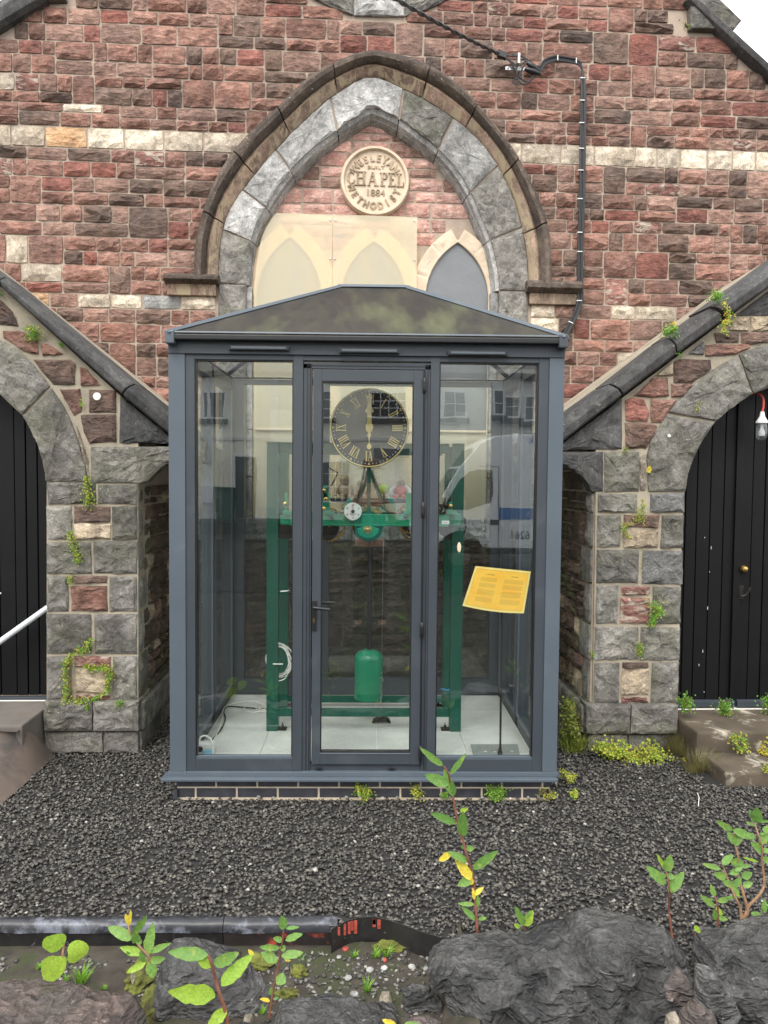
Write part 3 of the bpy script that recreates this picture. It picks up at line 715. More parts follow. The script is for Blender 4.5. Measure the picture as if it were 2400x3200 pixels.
# cream facing behind the sheets, then the sheets with screws
def clipI(pts, m): return pts
def sheet(x0, x1, y, zb, zt, mat, name, side=None):
    pts = []
    N = 24
    tops = [(x0+(x1-x0)*k/N, zt) for k in range(N+1)]
    def lim(x):
        z = zt
        while z > ctr[1] and not inarc(I0, x, z, -.012): z -= .01
        return z
    xa = max(x0, la[0][0]+.012); xb = min(x1, ra[0][0]-.012)
    up = [(xa+(xb-xa)*k/N, lim(xa+(xb-xa)*k/N)) for k in range(N+1)]
    return MB().prism([(xa, zb), ]+up+[(xb, zb)], y, y+.004).build(name, mat, chapel)
xm = C.at(1040, 760, IN)[0]; xr = C.at(1300, 760, IN)[0]
for (x0, x1, z0, z1) in snecked(la[0][0], xr, C.at(1163, 900, IN)[1], zt-.01, rg, .17, .2, .14, .3, .22):
    if inarc(I0, (x0+x1)/2, (z0+z1)/2, -.04) and x1 < xr+.05: put_stone(chapel, x0, x1, z0, z1, M['infill'], .014, IN, .012, rg=rg)
zmid = C.at(1163, 1345, IN)[1]
sheet(-9, xm-.0015, .055, zmid, zt, M['sheet'], 'clear_sheet'); sheet(xm+.0015, xr, .055, zmid, zt, M['sheet'], 'clear_sheet')
sheet(-9, xm-.0015, .059, SILLZ+.05, zmid-.012, M['sheet'], 'clear_sheet'); sheet(xm+.0015, 9, .059, SILLZ+.05, zmid-.012, M['sheet'], 'clear_sheet')
bx('sheet_batten', M['ashlar'], chapel, la[0][0]+.02, ra[0][0]-.02, .04, .06, zmid-.012, zmid+.004, .002)
rv2 = random.Random(5)
for k in range(7):
    xa = la[0][0]-.1+(ra[0][0]-la[0][0]+.2)*k/7; xb = xa+(ra[0][0]-la[0][0]+.2)/7
    rockpoly([(xa+.004, SILLZ-.12), (xb-.004, SILLZ-.12), (xb-.004, SILLZ+.05), (xa+.004, SILLZ+.05)], -.02, .12, .015, .05, rv2).build('sill_stone', M['pale'], chapel)
for px_, py_ in ((812, 680), (1032, 688), (1048, 688), (1296, 690), (1032, 808), (1046, 808), (1296, 812), (778, 808)):
    x, z = C.at(px_, py_, .055); MB().lathe([(.006, .045), (.006, .055)], (x, 0, z), 'y', 8).build('screw', M['steel'], chapel)

# plaque
pq = MB().lathe([(pr*.99, IN-.0), (pr*.99, IN-.045), (pr*.955, IN-.062), (pr*.90, IN-.062), (pr*.87, IN-.045), (pr*.86, IN-.035), (0.001, IN-.035)], (plq[0], 0, plq[1]), 'y', 64).build('plaque', M['ashlar'], chapel, smooth=True)
tag(pq, 'round cream stone plaque reading WESLEYAN BUILT CHAPEL 1884 METHODIST')
yf = IN-.035
M['carved'] = stone('carved_letter_stone', (.44, .33, .22), (.42, .32, .22), (.36, .28, .20), stretch=1, dark=.05, spots=.1, bstr=.2)
def serif_text(body, size, x, z, w=1.0, gap=0, depth=.006):
    text(body, size, M['carved'], pq, Matrix.Translation((x, yf-.002, z)) @ STAND, depth, sx=w, bold=.002)
def slab(x, z, w_, h): return MB().box(x-w_/2, x+w_/2, yf-.009, yf+.004, z-h/2, z+h/2)
k = pr/108.0   # one photo pixel at the plaque
X = lambda u: plq[0]+(u-830)*k*.1567; Z = lambda v: plq[1]-(v-860)*k*.1567
def arc_text(body, rad, a0, a1, size, inward=False, w_=1.0):
    n = len(body)
    for i, ch in enumerate(body):
        a = R(a0+(a1-a0)*i/(n-1)); rot = a-math.pi/2 if not inward else a+math.pi/2
        T = Matrix.Translation((plq[0]+rad*math.cos(a), yf-.002, plq[1]+rad*math.sin(a))) @ Matrix.Rotation(-rot, 4, 'Y') @ STAND
        text(ch, size, M['carved'], pq, T, .007, 'letter', bold=.003, sx=w_)
arc_text('WESLEYAN', pr*.66, 147, 32, pr*.30, w_=.8)
arc_text('METHODIST', pr*.70, 196, 336, pr*.28, True, w_=.8)
text('BUILT', pr*.13, M['carved'], pq, Matrix.Translation((X(850), yf-.002, Z(590))) @ STAND, .004, 'letter', sx=1.5)
text('1884', pr*.27, M['carved'], pq, Matrix.Translation((X(840), yf-.002, Z(1085))) @ STAND, .006, 'letter', sx=1.05)
# CHAPEL in slab serif strokes
LH = 270; zt_, zb_ = 670, 940
def bar(x0, v0, x1, v1, t):
    a = Vector((X(x0), Z(v0))); b = Vector((X(x1), Z(v1))); d = (b-a).normalized(); n = Vector((-d.y, d.x))*t*k*.1567/2
    return MB().prism([tuple(a+n), tuple(b+n), tuple(b-n), tuple(a-n)], yf-.010, yf+.004)
def letter(parts):
    b = MB()
    for p in parts: q = bar(*p); b.add(q.v, q.f)
    b.build('letter', M['carved'], pq)
letter([(405, 705, 350, 680, 22), (350, 680, 310, 740, 26), (310, 735, 305, 860, 40), (308, 855, 350, 915, 26), (350, 915, 405, 890, 20), (405, 895, 425, 830, 18), (405, 670, 405, 740, 14)])
letter([(490, 680, 490, 935, 42), (610, 680, 610, 935, 42), (490, 795, 610, 795, 18), (440, 680, 650, 680, 18), (440, 935, 650, 935, 18)])
letter([(780, 685, 710, 930, 20), (780, 685, 850, 930, 40), (735, 850, 830, 850, 16), (680, 935, 740, 935, 18), (810, 935, 900, 935, 18)])
letter([(970, 690, 970, 935, 42), (925, 690, 1040, 690, 18), (1040, 690, 1065, 750, 34), (1062, 745, 1040, 805, 28), (1040, 808, 970, 808, 16), (930, 935, 1030, 935, 18)])
letter([(1140, 690, 1140, 935, 42), (1090, 690, 1230, 695, 18), (1225, 690, 1225, 740, 14), (1140, 810, 1205, 810, 16), (1090, 940, 1240, 940, 18), (1230, 890, 1230, 940, 14)])
letter([(1300, 700, 1300, 940, 42), (1255, 700, 1355, 700, 18), (1255, 945, 1400, 945, 18), (1392, 865, 1392, 945, 16)])

# ================================================================ service cables on the chapel wall
mb = MB()
def wl(pts, y): return [(*(lambda q: (q[0], y, q[1]))(C.at(a, b, y)),) for a, b in pts]
cab = empty('wall_cable', tuple(C.M @ Vector((C.at(1812, 940)[0], -.05, C.at(1812, 940)[1]))), C.t)
def inC(o):  # children of cab use chapel-local coordinates
    o.matrix_parent_inverse = Matrix.Identity(4); o.parent = cab
    off = cab.matrix_basis.inverted() @ C.M; o.matrix_basis = off
path = [(1690, 212), (1700, 195), (1722, 184), (1745, 181), (1785, 187), (1808, 195), (1820, 220), (1821, 300), (1819, 450), (1817, 620), (1812, 760), (1811, 870), (1811, 935), (1800, 975), (1783, 1010), (1762, 1050)]
for k, (dx, dy) in enumerate(((-5, 0), (0, .014), (5, .004), (9, .0))):
    pts = wl([(a+dx*(1 if b > 230 else .2), b+(dx if b < 230 else 0)) for a, b in path], -.062+dy*.6)
    o = MB().tube(crv(pts, 5), .0075, 7).build('cable_strand', M['cable'], None, smooth=True); inC(o)
for a, b in ((1742, 182), (1800, 191), (1820, 245), (1818, 315), (1817, 385), (1816, 465), (1814, 533), (1812, 622), (1811, 727), (1811, 787), (1810, 890), (1809, 940), (1783, 1008)):
    x, z = C.at(a, b, -.06); r0 = R(90) if a < 1805 and b < 230 else (R(25) if b > 1000 else 0)
    o = MB().box(-.020, .020, -.012, .012, -.0035, .0035).build('cable_clip', M['white'], None, .002); o.data.transform(Matrix.Translation((x, -.06, z)) @ Matrix.Rotation(r0, 4, 'Y')); inC(o)
tag(cab, 'bundle of black cables clipped down the chapel wall beside the arch', 'cable')
A0 = C.at(1560, 170, -.12)
sv = empty('overhead_wire', tuple(C.M @ Vector((A0[0], -.12, A0[1]))), 0)
a3 = C.M @ Vector((A0[0], -.12, A0[1]))
d_ = ray(1178, -10); e3 = CAM + d_ * (4.6/d_.y)
far = a3 + (e3-a3)*3.2 + Vector((0, 0, .5))
for s in (-1, 1):
    pts = []
    for i in range(160):
        t = i/159; p = a3.lerp(e3, t*3.2) if True else a3; p = a3 + (e3-a3)*(t*3.2) + Vector((0, 0, .5*t*t)); ph = t*150
        pts.append(tuple(p - a3 + Vector((math.cos(ph)*.008*s, 0, math.sin(ph)*.008*s))))
    MB().tube(pts, .0085, 6).build('wire_strand', M['cable'], sv, smooth=True)
tag(sv, 'twisted black overhead wire running from the wall bracket towards the street', 'cable')
br = empty('wire_bracket', tuple(C.M @ Vector((C.at(1620, 212)[0], 0, C.at(1620, 212)[1]))), C.t)
def inB(o): o.parent = br; o.matrix_basis = br.matrix_basis.inverted() @ C.M
q = P(C, [(1579, 208), (1650, 208), (1650, 222), (1579, 222)], -.06)
o = MB().box(q[0][0], q[1][0], -.065, -.05, q[2][1], q[0][1]).build('bracket_plate', M['steel'], None, .001); inB(o)
for a in (1588, 1605):
    x, z = C.at(a, 214, -.066); o = MB().lathe([(.006, -.068), (.006, -.06)], (x, 0, z), 'y', 8).build('bracket_hole', M['black'], None); inB(o)
q = P(C, [(1613, 178), (1620, 178), (1620, 210), (1613, 210)], -.06); o = MB().box(q[0][0], q[1][0], -.12, -.05, q[2][1], q[0][1]).build('bracket_arm', M['steel'], None, .001); inB(o)
q = P(C, [(1556, 156), (1582, 168), (1580, 186), (1554, 176)], -.12); o = MB().prism(q, -.14, -.10).build('wire_clamp', M['cable'], None, .003); inB(o)
for pts in ([(1575, 172), (1600, 175), (1630, 176), (1642, 190), (1632, 215), (1624, 240), (1650, 255), (1672, 235), (1680, 215)], [(1580, 178), (1600, 200), (1615, 230), (1620, 260), (1608, 262), (1606, 250), (1618, 245)],
            [(1570, 182), (1595, 190), (1612, 208), (1618, 240), (1630, 262), (1652, 258), (1662, 240), (1668, 215), (1690, 214)], [(1600, 170), (1640, 180), (1660, 200), (1690, 222)], [(1625, 205), (1650, 190), (1672, 205), (1690, 208)]):
    o = MB().tube(crv(wl(pts, -.09), 5), .0065, 6).build('cable_loop', M['cable'], None, smooth=True); inB(o)
for a, b, c, d in ((1648, 196, 1684, 222), (1640, 215, 1690, 232)):
    o = MB().tube([wl([(a, b)], -.09)[0], wl([((a+c)/2, (b+d)/2)], -.1)[0], wl([(c, d)], -.09)[0]], [.015, .024, .014], 10).build('cable_joint', M['black'], None, smooth=True); inB(o)
tag(br, 'silver wall bracket with clamp and black cable joints right of the arch top', 'bracket')
# ================================================================ PORCHES
def rect_stone(F, root, x0, y0, x1, y1, mat, rg, yf=-.004, relief=.022, rough=True, m=1.5):
    q = P(F, [(x0+m, y0+m), (x1-m, y0+m), (x1-m, y1-m), (x0+m, y1-m)])
    zt = (q[0][1]+q[1][1])/2; zb = (q[2][1]+q[3][1])/2
    xa = (q[0][0]+q[3][0])/2; xb = (q[1][0]+q[2][0])/2
    j_ = lambda: rg.uniform(-.004, .003)
    if rough: return rockpoly([(xa-j_(), zb-j_()), (xb+j_(), zb-j_()), (xb+j_(), zt+j_()), (xa-j_(), zt+j_())], yf, .1, relief, .04, rg).build('stone', mat, root)
def porch(F, root, side, front, polys, rects, vouss, back_depth, plinth, rg, doorx):
    MB().prism(P(F, front), .0, .28).build('wall', M['mortar2'], root)
    for pts, mt in polys: rockpoly(P(F, pts), -.003, .1, .024, .04, rg).build('stone', M[mt], root)
    for x0, y0, x1, y1, mt in rects: rect_stone(F, root, x0, y0, x1, y1, M[mt], rg)
    for pts in vouss: rockpoly(P(F, pts), -.012, .28, .026, .035, rg).build('voussoir', M['grey'], root)
    # side wall of the alley
    s = side
    ztop = F.at(431 if s > 0 else 1860, 1420)[1]
    bx('side_wall', M['mortar'], root, (-.12 if s > 0 else .008), (-.008 if s > 0 else .12), .28, back_depth, -.3, ztop+.12, 0)
    bx('side_wall', M['mortar'], root, (-.12 if s > 0 else .008), (-.008 if s > 0 else .12), .02, .28, -.3, ztop+.05, 0)
    rot = R(90) if s > 0 else R(-90)
    # quoin returns then small red stones
    zs = sorted(set([plinth[1]] + [F.at(430, v)[1] if s > 0 else F.at(1870, v)[1] for v in rows_of[s]]))
    for a, b in zip(zs[:-1], zs[1:]):
        L = rg.choice([.13, .22]); y0, y1 = .012, L
        x0, x1 = (y0, y1) if s > 0 else (-y1, -y0)
        o = put_stone(root, x0, x1, a, b, M['grey'], .02, rot=rot, rg=rg, name='stone')
        for r in snecked(L, back_depth, a, b, rg, .15, .2, .09, .24, .1):
            xx0, xx1 = (max(r[0], L), r[1]) if s > 0 else (-r[1], -max(r[0], L))
            if xx1-xx0 < .04: continue
            put_stone(root, xx0, xx1, r[2], min(r[3], b), M[rg.choices(['wetred', 'brown', 'tan'], [8, 2, .8])[0]], .026, rot=rot, rg=rg, name='stone')
    xa, xb = (-.3, .035) if s > 0 else (-.035, .3)
    for k in range(4):
        y0 = -.05 + (back_depth+.05)*k/4; y1 = -.05+(back_depth+.05)*(k+1)/4
        bx('plinth_stone', M['grey'], root, (-.1 if s > 0 else -.04), (.04 if s > 0 else .1), max(y0, .012)+.002, y1-.002, plinth[2], plinth[1]-.01, .02)
        bx('plinth_stone', M['grey'], root, (-.1 if s > 0 else -.02), (.02 if s > 0 else .1), max(y0, .012)+.002, y1-.002, -.2, plinth[2]-.004, .008)
rows_of = {1: [1515, 1580, 1688, 1795, 1913, 2045, 2188], -1: [1406, 1536, 1604, 1713, 1825, 1952, 2065, 2200]}
# ---- left porch
gx, gy = ground(431, 2345); PL = Frame(gx, gy, 0, 1.5)
pl = empty('porch', PL.O, PL.t)
tag(pl, 'left stone porch with a black boarded door behind a white rusty handrail', 'porch')
rgl = random.Random(21)
frontL = [(-260, 690), (0, 892), (376, 1236), (432, 1290), (432, 2350), (146, 2350), (146, 1488), (140, 1460), (119, 1386), (72, 1300), (0, 1232), (-100, 1175), (-260, 1130)]
arcL = [[(146, 1503), (144, 1487), (136, 1440), (119, 1386), (98, 1340), (75, 1303), (163, 1214), (196, 1262), (224, 1320), (243, 1370), (262, 1430), (276, 1503)],
        [(70, 1296), (40, 1262), (0, 1230), (-40, 1206), (-80, 1190), (-80, 1030), (0, 1062), (60, 1094), (110, 1145), (157, 1206)],
        [(-84, 1188), (-160, 1170), (-260, 1160), (-260, 980), (-84, 1028)]]
polyL = [([(376, 1238), (374, 1384), (600, 1388), (600, 1420)], 'coping'),
         ([(284, 1396), (620, 1396), (620, 1430), (560, 1432), (530, 1447), (508, 1458), (485, 1478), (462, 1503), (440, 1510), (284, 1510)], 'grey'),
         ([(-60, 905), (0, 935), (40, 975), (60, 1020), (-60, 1010)], 'brown'), ([(10, 1034), (60, 1034), (118, 1062), (122, 1108), (96, 1106), (12, 1056)], 'red'),
         ([(133, 1075), (150, 1075), (198, 1108), (133, 1110)], 'red'), ([(106, 1124), (222, 1124), (236, 1140), (235, 1202), (168, 1202), (130, 1160)], 'brown'),
         ([(253, 1150), (270, 1152), (312, 1202), (253, 1204)], 'red'), ([(187, 1218), (252, 1216), (256, 1286), (232, 1300), (212, 1262)], 'red'),
         ([(252, 1298), (362, 1294), (364, 1380), (280, 1386), (262, 1350)], 'brown'),
         ([(240, 1330), (258, 1380), (276, 1440), (282, 1500), (268, 1440), (250, 1372)], 'palerock')]
rectL = [(278, 1216, 364, 1290, 'brown'), (146, 1506, 303, 1576, 'grey'), (307, 1513, 431, 1577, 'grey'), (146, 1580, 226, 1687, 'grey'), (232, 1580, 346, 1632, 'brown'),
         (232, 1635, 348, 1686, 'tan'), (350, 1580, 431, 1687, 'grey'), (146, 1691, 287, 1794, 'grey'), (292, 1690, 431, 1794, 'grey'), (146, 1798, 217, 1912, 'grey'),
         (226, 1798, 337, 1824, 'brown'), (222, 1829, 337, 1912, 'red'), (342, 1799, 431, 1912, 'grey'), (146, 1916, 289, 2043, 'grey'), (294, 1917, 431, 2044, 'grey'),
         (146, 2048, 226, 2187, 'grey'), (232, 2048, 347, 2086, 'mottled'), (234, 2090, 340, 2166, 'tan'), (238, 2169, 347, 2187, 'mottled'), (352, 2049, 431, 2187, 'grey')]
plz = [0, PL.at(400, 2190)[1], PL.at(400, 2286)[1]]
print('left porch', gx, gy, 'plinth', plz, 'door', PL.at(145, 2190))
porch(PL, pl, 1, frontL, polyL, rectL, arcL, 1.06, plz, rgl, 145)
for (a, b, c, d, yf, rel) in ((137, 2192, 290, 2284, -.045, .03), (292, 2192, 434, 2284, -.045, .03), (139, 2289, 322, 2352, -.02, .012), (326, 2289, 433, 2352, -.02, .012)):
    q = P(PL, [(a, b), (c, b), (c, d), (a, d)], yf); rockpoly([(q[3][0], q[3][1]), (q[2][0]-.003, q[3][1]), (q[2][0]-.003, q[0][1]), (q[0][0], q[0][1])], yf, .1, rel, .035, rgl).build('plinth_stone', M['grey'], pl)
RP = [(.66, 1.12), (.90, .27), (.2, .27), (.2, 1.12)]
coping(PL, (-300, 640), (640, 1382), (-300, 690), (640, 1452), pl, n=1, y=-.05, name='cement_fillet', mat=M['mortar2'], prof=RP)
coping(PL, (0, 858), (409, 1194), (0, 896), (376, 1232), pl, n=1, y=-.05, back=.28)
coping(PL, (-300, 640), (-3, 855), (-300, 690), (-6, 893), pl, n=1, y=-.05, back=.28)
coping(PL, (412, 1196), (640, 1382), (379, 1236), (640, 1452), pl, n=1, y=-.05, back=.28)
# mortar fillet where the porch roof meets the chapel
# ---- right porch
gx, gy = ground(1839, 2336); PR = Frame(gx, gy, 0, 1.5)
pr_ = empty('porch', PR.O, PR.t)
tag(pr_, 'right stone porch with a black boarded door and yellow weeds along its plinth', 'porch')
rgr = random.Random(33)
print('right porch', gx, gy)
cxp = 1862
frontR = [(2700, 640), (2400, 900), (1949, 1240), (1862, 1310), (1862, 1500), (1850, 2350), (2114, 2350), (2130, 1700), (2139, 1534), (2148, 1480), (2164, 1433), (2195, 1370), (2234, 1319), (2290, 1270), (2350, 1231), (2400, 1213), (2500, 1190), (2700, 1180)]
arcR = [[(2026, 1534), (2020, 1425), (2030, 1380), (2059, 1336), (2082, 1296), (2230, 1322), (2195, 1372), (2164, 1433), (2148, 1480), (2140, 1534)],
        [(2088, 1288), (2130, 1240), (2175, 1195), (2219, 1159), (2302, 1112), (2347, 1231), (2290, 1270), (2236, 1315)],
        [(2308, 1109), (2333, 1096), (2380, 1080), (2440, 1066), (2440, 1201), (2400, 1211), (2352, 1228)],
        [(2444, 1065), (2520, 1060), (2640, 1062), (2640, 1185), (2520, 1188), (2444, 1200)]]
polyR = [([(1700, 1430), (1943, 1246), (1943, 1403), (1700, 1407)], 'coping'),
         ([(1700, 1412), (1884, 1412), (1884, 1536), (1848, 1536), (1838, 1512), (1822, 1488), (1800, 1478), (1797, 1464), (1782, 1464), (1768, 1450), (1745, 1444), (1700, 1442)], 'coping'),
         ([(1888, 1412), (1996, 1412), (1996, 1536), (1888, 1536)], 'grey'),
         ([(1953, 1250), (1975, 1243), (2012, 1247), (2027, 1290), (2024, 1315), (1955, 1314)], 'bright'), ([(2033, 1248), (2115, 1250), (2090, 1280), (2066, 1318), (2033, 1318)], 'red'),
         ([(1953, 1321), (2030, 1320), (2055, 1332), (2040, 1365), (2020, 1400), (1955, 1404)], 'brown'), ([(1980, 1238), (2040, 1182), (2086, 1180), (2090, 1238), (2040, 1243)], 'red'),
         ([(2096, 1200), (2163, 1204), (2130, 1238), (2098, 1242)], 'pink'), ([(2105, 1130), (2118, 1124), (2220, 1124), (2222, 1152), (2160, 1200), (2105, 1196)], 'brown'),
         ([(2048, 1175), (2090, 1140), (2101, 1132), (2101, 1176)], 'tan'), ([(2202, 1078), (2342, 1076), (2344, 1086), (2300, 1108), (2204, 1115)], 'red'),
         ([(2150, 1105), (2196, 1068), (2198, 1110)], 'lightgrey'), ([(2232, 1042), (2308, 1040), (2308, 1068), (2238, 1070)], 'brown'),
         ([(2314, 1040), (2440, 1040), (2440, 1062), (2350, 1076), (2316, 1072)], 'brown'), ([(2278, 1005), (2294, 992), (2338, 992), (2338, 1034), (2280, 1034)], 'tan'),
         ([(2345, 992), (2440, 992), (2440, 1034), (2346, 1034)], 'tan'), ([(2296, 987), (2440, 880), (2700, 760), (2700, 986)], 'coping'),
         ([(1999, 1430), (2014, 1420), (2016, 1534), (2000, 1534)], 'palerock')]
rectR = [(1866, 1541, 1993, 1603, 'grey'), (2029, 1541, 2138, 1603, 'lightgrey'), (1864, 1608, 1940, 1711, 'grey'), (1946, 1608, 2059, 1650, 'brown'), (1946, 1654, 2057, 1713, 'tan'),
         (2064, 1608, 2136, 1712, 'grey'), (1862, 1717, 1996, 1822, 'grey'), (2004, 1718, 2133, 1827, 'lightgrey'), (1860, 1829, 1932, 1949, 'grey'), (1941, 1831, 2032, 1861, 'mottled'),
         (1938, 1866, 2032, 1949, 'mottled'), (2037, 1832, 2128, 1950, 'grey'), (1857, 1958, 1995, 2062, 'grey'), (2000, 1958, 2124, 2064, 'grey'), (1854, 2068, 1934, 2197, 'grey'),
         (1943, 2068, 2027, 2086, 'brown'), (1940, 2089, 2028, 2173, 'tan'), (1940, 2177, 2027, 2197, 'mottled'), (2034, 2068, 2119, 2199, 'grey')]
plz = [0, PR.at(1900, 2202)[1], PR.at(1900, 2296)[1]]
porch(PR, pr_, -1, frontR, polyR, rectR, arcR, 1.1, plz, rgr, 2135)
for (a, b, c, d, yf, rel) in ((1833, 2204, 1970, 2292, -.05, .02), (1973, 2204, 2118, 2292, -.05, .02), (1838, 2297, 1960, 2346, -.02, .012), (1964, 2297, 2116, 2346, -.02, .012)):
    q = P(PR, [(a, b), (c, b), (c, d), (a, d)], yf); rockpoly([(q[0][0]+.002, q[3][1]), (q[2][0]-.003, q[3][1]), (q[2][0]-.003, q[0][1]), (q[0][0]+.002, q[0][1])], yf, .1, rel, .035, rgr).build('plinth_stone', M['grey'], pr_)
coping(PR, (1700, 1350), (2560, 718), (1700, 1428), (2560, 792), pr_, n=1, y=-.05, name='cement_fillet', mat=M['mortar2'], prof=RP)
coping(PR, (1700, 1350), (1915, 1197), (1700, 1428), (1949, 1236), pr_, n=1, y=-.05, back=.28)
coping(PR, (1919, 1194), (2103, 1051), (1953, 1233), (2118, 1108), pr_, n=1, y=-.05, back=.28)
coping(PR, (2107, 1047), (2238, 954), (2122, 1105), (2264, 1002), pr_, n=1, y=-.05, back=.28)
coping(PR, (2236, 948), (2560, 718), (2284, 985), (2560, 792), pr_, n=1, y=-.065, back=.28)
# doors of black boards
def boarded_door(F, root, x0px, x1px, zb, zt, y, rg, wmin=.07, wmax=.10):
    d = empty('door', (0, 0, 0), 0, root)
    xa = F.at(x0px, 1900, y)[0]; xb = F.at(x1px, 1900, y)[0]; x = xa
    bx('door_backing', M['black'], d, xa, xb, y+.025, y+.05, zb, zt, 0)
    while x < xb:
        w_ = rg.choice([wmin, wmin, wmax]); dy = rg.choice([0, .004, .007])
        bx('plank', M['blackpaint'], d, x+.003, min(x+w_, xb)-.003, y+dy, y+.024, zb, zt, .004); x += w_
    return d
zL = PL.at(100, 2197, .2)[1]; zLt = PL.at(0, 1150)[1]
dl = boarded_door(PL, pl, -330, 160, zL+.05, zLt+.1, .2, rgl)
bx('weather_board', M['frame'], dl, PL.at(-330, 2180, .17)[0], PL.at(147, 2180, .17)[0], .165, .198, PL.at(100, 2196, .165)[1], PL.at(100, 2178, .165)[1], .004)
x, z = PL.at(4, 1852, .17); MB().tube([(x-.06, .15, z+.004), (x-.02, .15, z), (x, .165, z-.004)], .006, 6).build('latch', M['white'], dl)
zR = PR.at(2200, 2210, .2)[1]
dr = boarded_door(PR, pr_, 2100, 2299, zR+.05, PR.at(2400, 1180)[1]+.12, .2, rgr, .09, .075)
dr2 = boarded_door(PR, pr_, 2303, 2760, zR+.05, PR.at(2400, 1180)[1]+.12, .2, rgr, .085, .1)
bx('meeting_strip', M['blackpaint'], dr, PR.at(2288, 1900, .19)[0], PR.at(2309, 1900, .19)[0], .185, .198, zR+.05, PR.at(2400, 1180)[1]+.1, .004)
for a, b, dd in ((2110, 2296, dr), (2303, 2760, dr2)):
    bx('weather_board', M['frame'], dd, PR.at(a, 2200, .165)[0], PR.at(b, 2200, .165)[0], .16, .198, PR.at(2200, 2211, .16)[1], PR.at(2200, 2190, .16)[1], .004)
x, z = PR.at(2327, 1779, .17); MB().lathe([(.012, .2), (.022, .19), (.026, .175), (.018, .16), (.001, .155)], (x, 0, z), 'y', 16).build('door_knob', M['brass'], dr2, smooth=True)
x, z = PR.at(2320, 1845, .18); q = bx('latch_plate', M['iron'], dr2, x-.016, x+.014, .188, .2, z-.06, z+.03, .002)
MB().tube(crv([(x-.012, .17, z-.035), (x+.01, .16, z-.03), (x+.028, .15, z), (x+.034, .15, z+.025)], 4), .008, 8).build('thumb_latch', M['iron'], dr2, smooth=True)
# splashes and flakes of old white paint on the right door
for a, b, l in ((2202, 1680, 5), (2222, 1712, 12), (2211, 1900, 14), (2196, 2035, 12), (2184, 2078, 9), (2217, 1787, 4), (2200, 2162, 4)):
    x, z = PR.at(a, b, .198); bx('paint_flake', M['lichen'], dr, x-.0013, x+.0013, .1955, .1985, z-l*.0008, z+l*.0008, 0)
# bulkhead lamp on a red flex in front of the right door
lx, lz = PR.at(2381, 1330, .06)
lp = empty('hanging_lamp', tuple(PR.M @ Vector((lx, .06, lz))), PR.t)
kk = .00198
MB().lathe([(.004, 45*kk), (.012, 44*kk), (.016, 30*kk), (.03, 17*kk), (.038, 14*kk), (.038, 8*kk), (.028, 6*kk), (.001, 6*kk)], (0, 0, 0), 'z', 20).build('lamp_cap', M['white'], lp, smooth=True)
MB().lathe([(.030, 6*kk), (.034, -5*kk), (.034, -32*kk), (.028, -42*kk), (.015, -47*kk), (.001, -48*kk)], (0, 0, 0), 'z', 20).build('glass_jar', M['jar'], lp, smooth=True)
MB().lathe([(.006, 4*kk), (.010, -8*kk), (.022, -24*kk), (.018, -33*kk), (.001, -36*kk)], (0, 0, 0), 'z', 16).build('bulb', M['whitewool'], lp, smooth=True)
MB().tube(crv([(0, 0, .085), (.006, .0, .13), (.004, .01, .18), (-.02, .04, .205), (-.04, .14, .21)], 4), .007, 8).build('flex', M['rubberred'], lp, smooth=True)
tag(lp, 'glass jar bulkhead lamp on a red flex hanging in front of the right door', 'lamp')
# handrail at the left door
hr = empty('handrail', tuple(PL.M @ Vector((*(lambda q: (q[0], .05, q[1]))(PL.at(0, 2015, .05)),))), PL.t)
a = PL.at(150, 1898, .12); b = PL.at(-260, 2190, -.05)
A = Vector((a[0], .12, a[1])); B = Vector((b[0], -.05, b[1])); off = hr.matrix_basis.inverted() @ PL.M
o = MB().tube([A, A.lerp(B, .5), B], .018, 14).build('rail', M['rust'], hr, smooth=True); o.matrix_basis = off
o = MB().tube([B, B+Vector((0, 0, -1.0))], .018, 14).build('rail_post', M['rust'], hr, smooth=True); o.matrix_basis = off
tag(hr, 'sloping white metal handrail with rust patches in front of the left door', 'handrail')
# steps
st = empty('entrance_step', tuple(PL.M @ Vector((-.8, 0, 0))), PL.t); tag(st, 'worn grey concrete slab at the foot of the left door', 'step')
off = st.matrix_basis.inverted() @ PL.M
zs_ = PL.at(60, 2212, 0.02)[1]; zsL = zs_
o = MB().box(PL.at(-400, 2250)[0], PL.at(139, 2250)[0], -.32, .25, -.1, zs_).build('slab', M['stepbrown'], st, .012); o.matrix_basis = off
o = MB().box(PL.at(-400, 2250)[0], PL.at(146, 2205)[0], .155, .2, zs_, zs_+.006).build('threshold', M['lichen'], st, .004); o.matrix_basis = off
st = empty('entrance_step', tuple(PR.M @ Vector((.9, 0, 0))), PR.t); tag(st, 'two worn stone steps with white lichen below the right door', 'step')
off = st.matrix_basis.inverted() @ PR.M
zs_ = PR.at(2300, 2226, .1)[1]
o = MB().box(PR.at(2116, 2250)[0], PR.at(2700, 2250)[0], -.28, .25, -.1, zs_).build('upper_step', M['step'], st, .015); o.matrix_basis = off
zt2 = .07
o = MB().box(PR.at(2125, 2330)[0], PR.at(2800, 2330)[0], -.60, -.285, -.1, zt2).build('lower_step', M['step'], st, .015); o.matrix_basis = off
o = MB().box(PR.at(2112, 2205)[0], PR.at(2700, 2205)[0], .155, .2, zs_, zs_+.006).build('threshold', M['lichen'], st, .004); o.matrix_basis = off

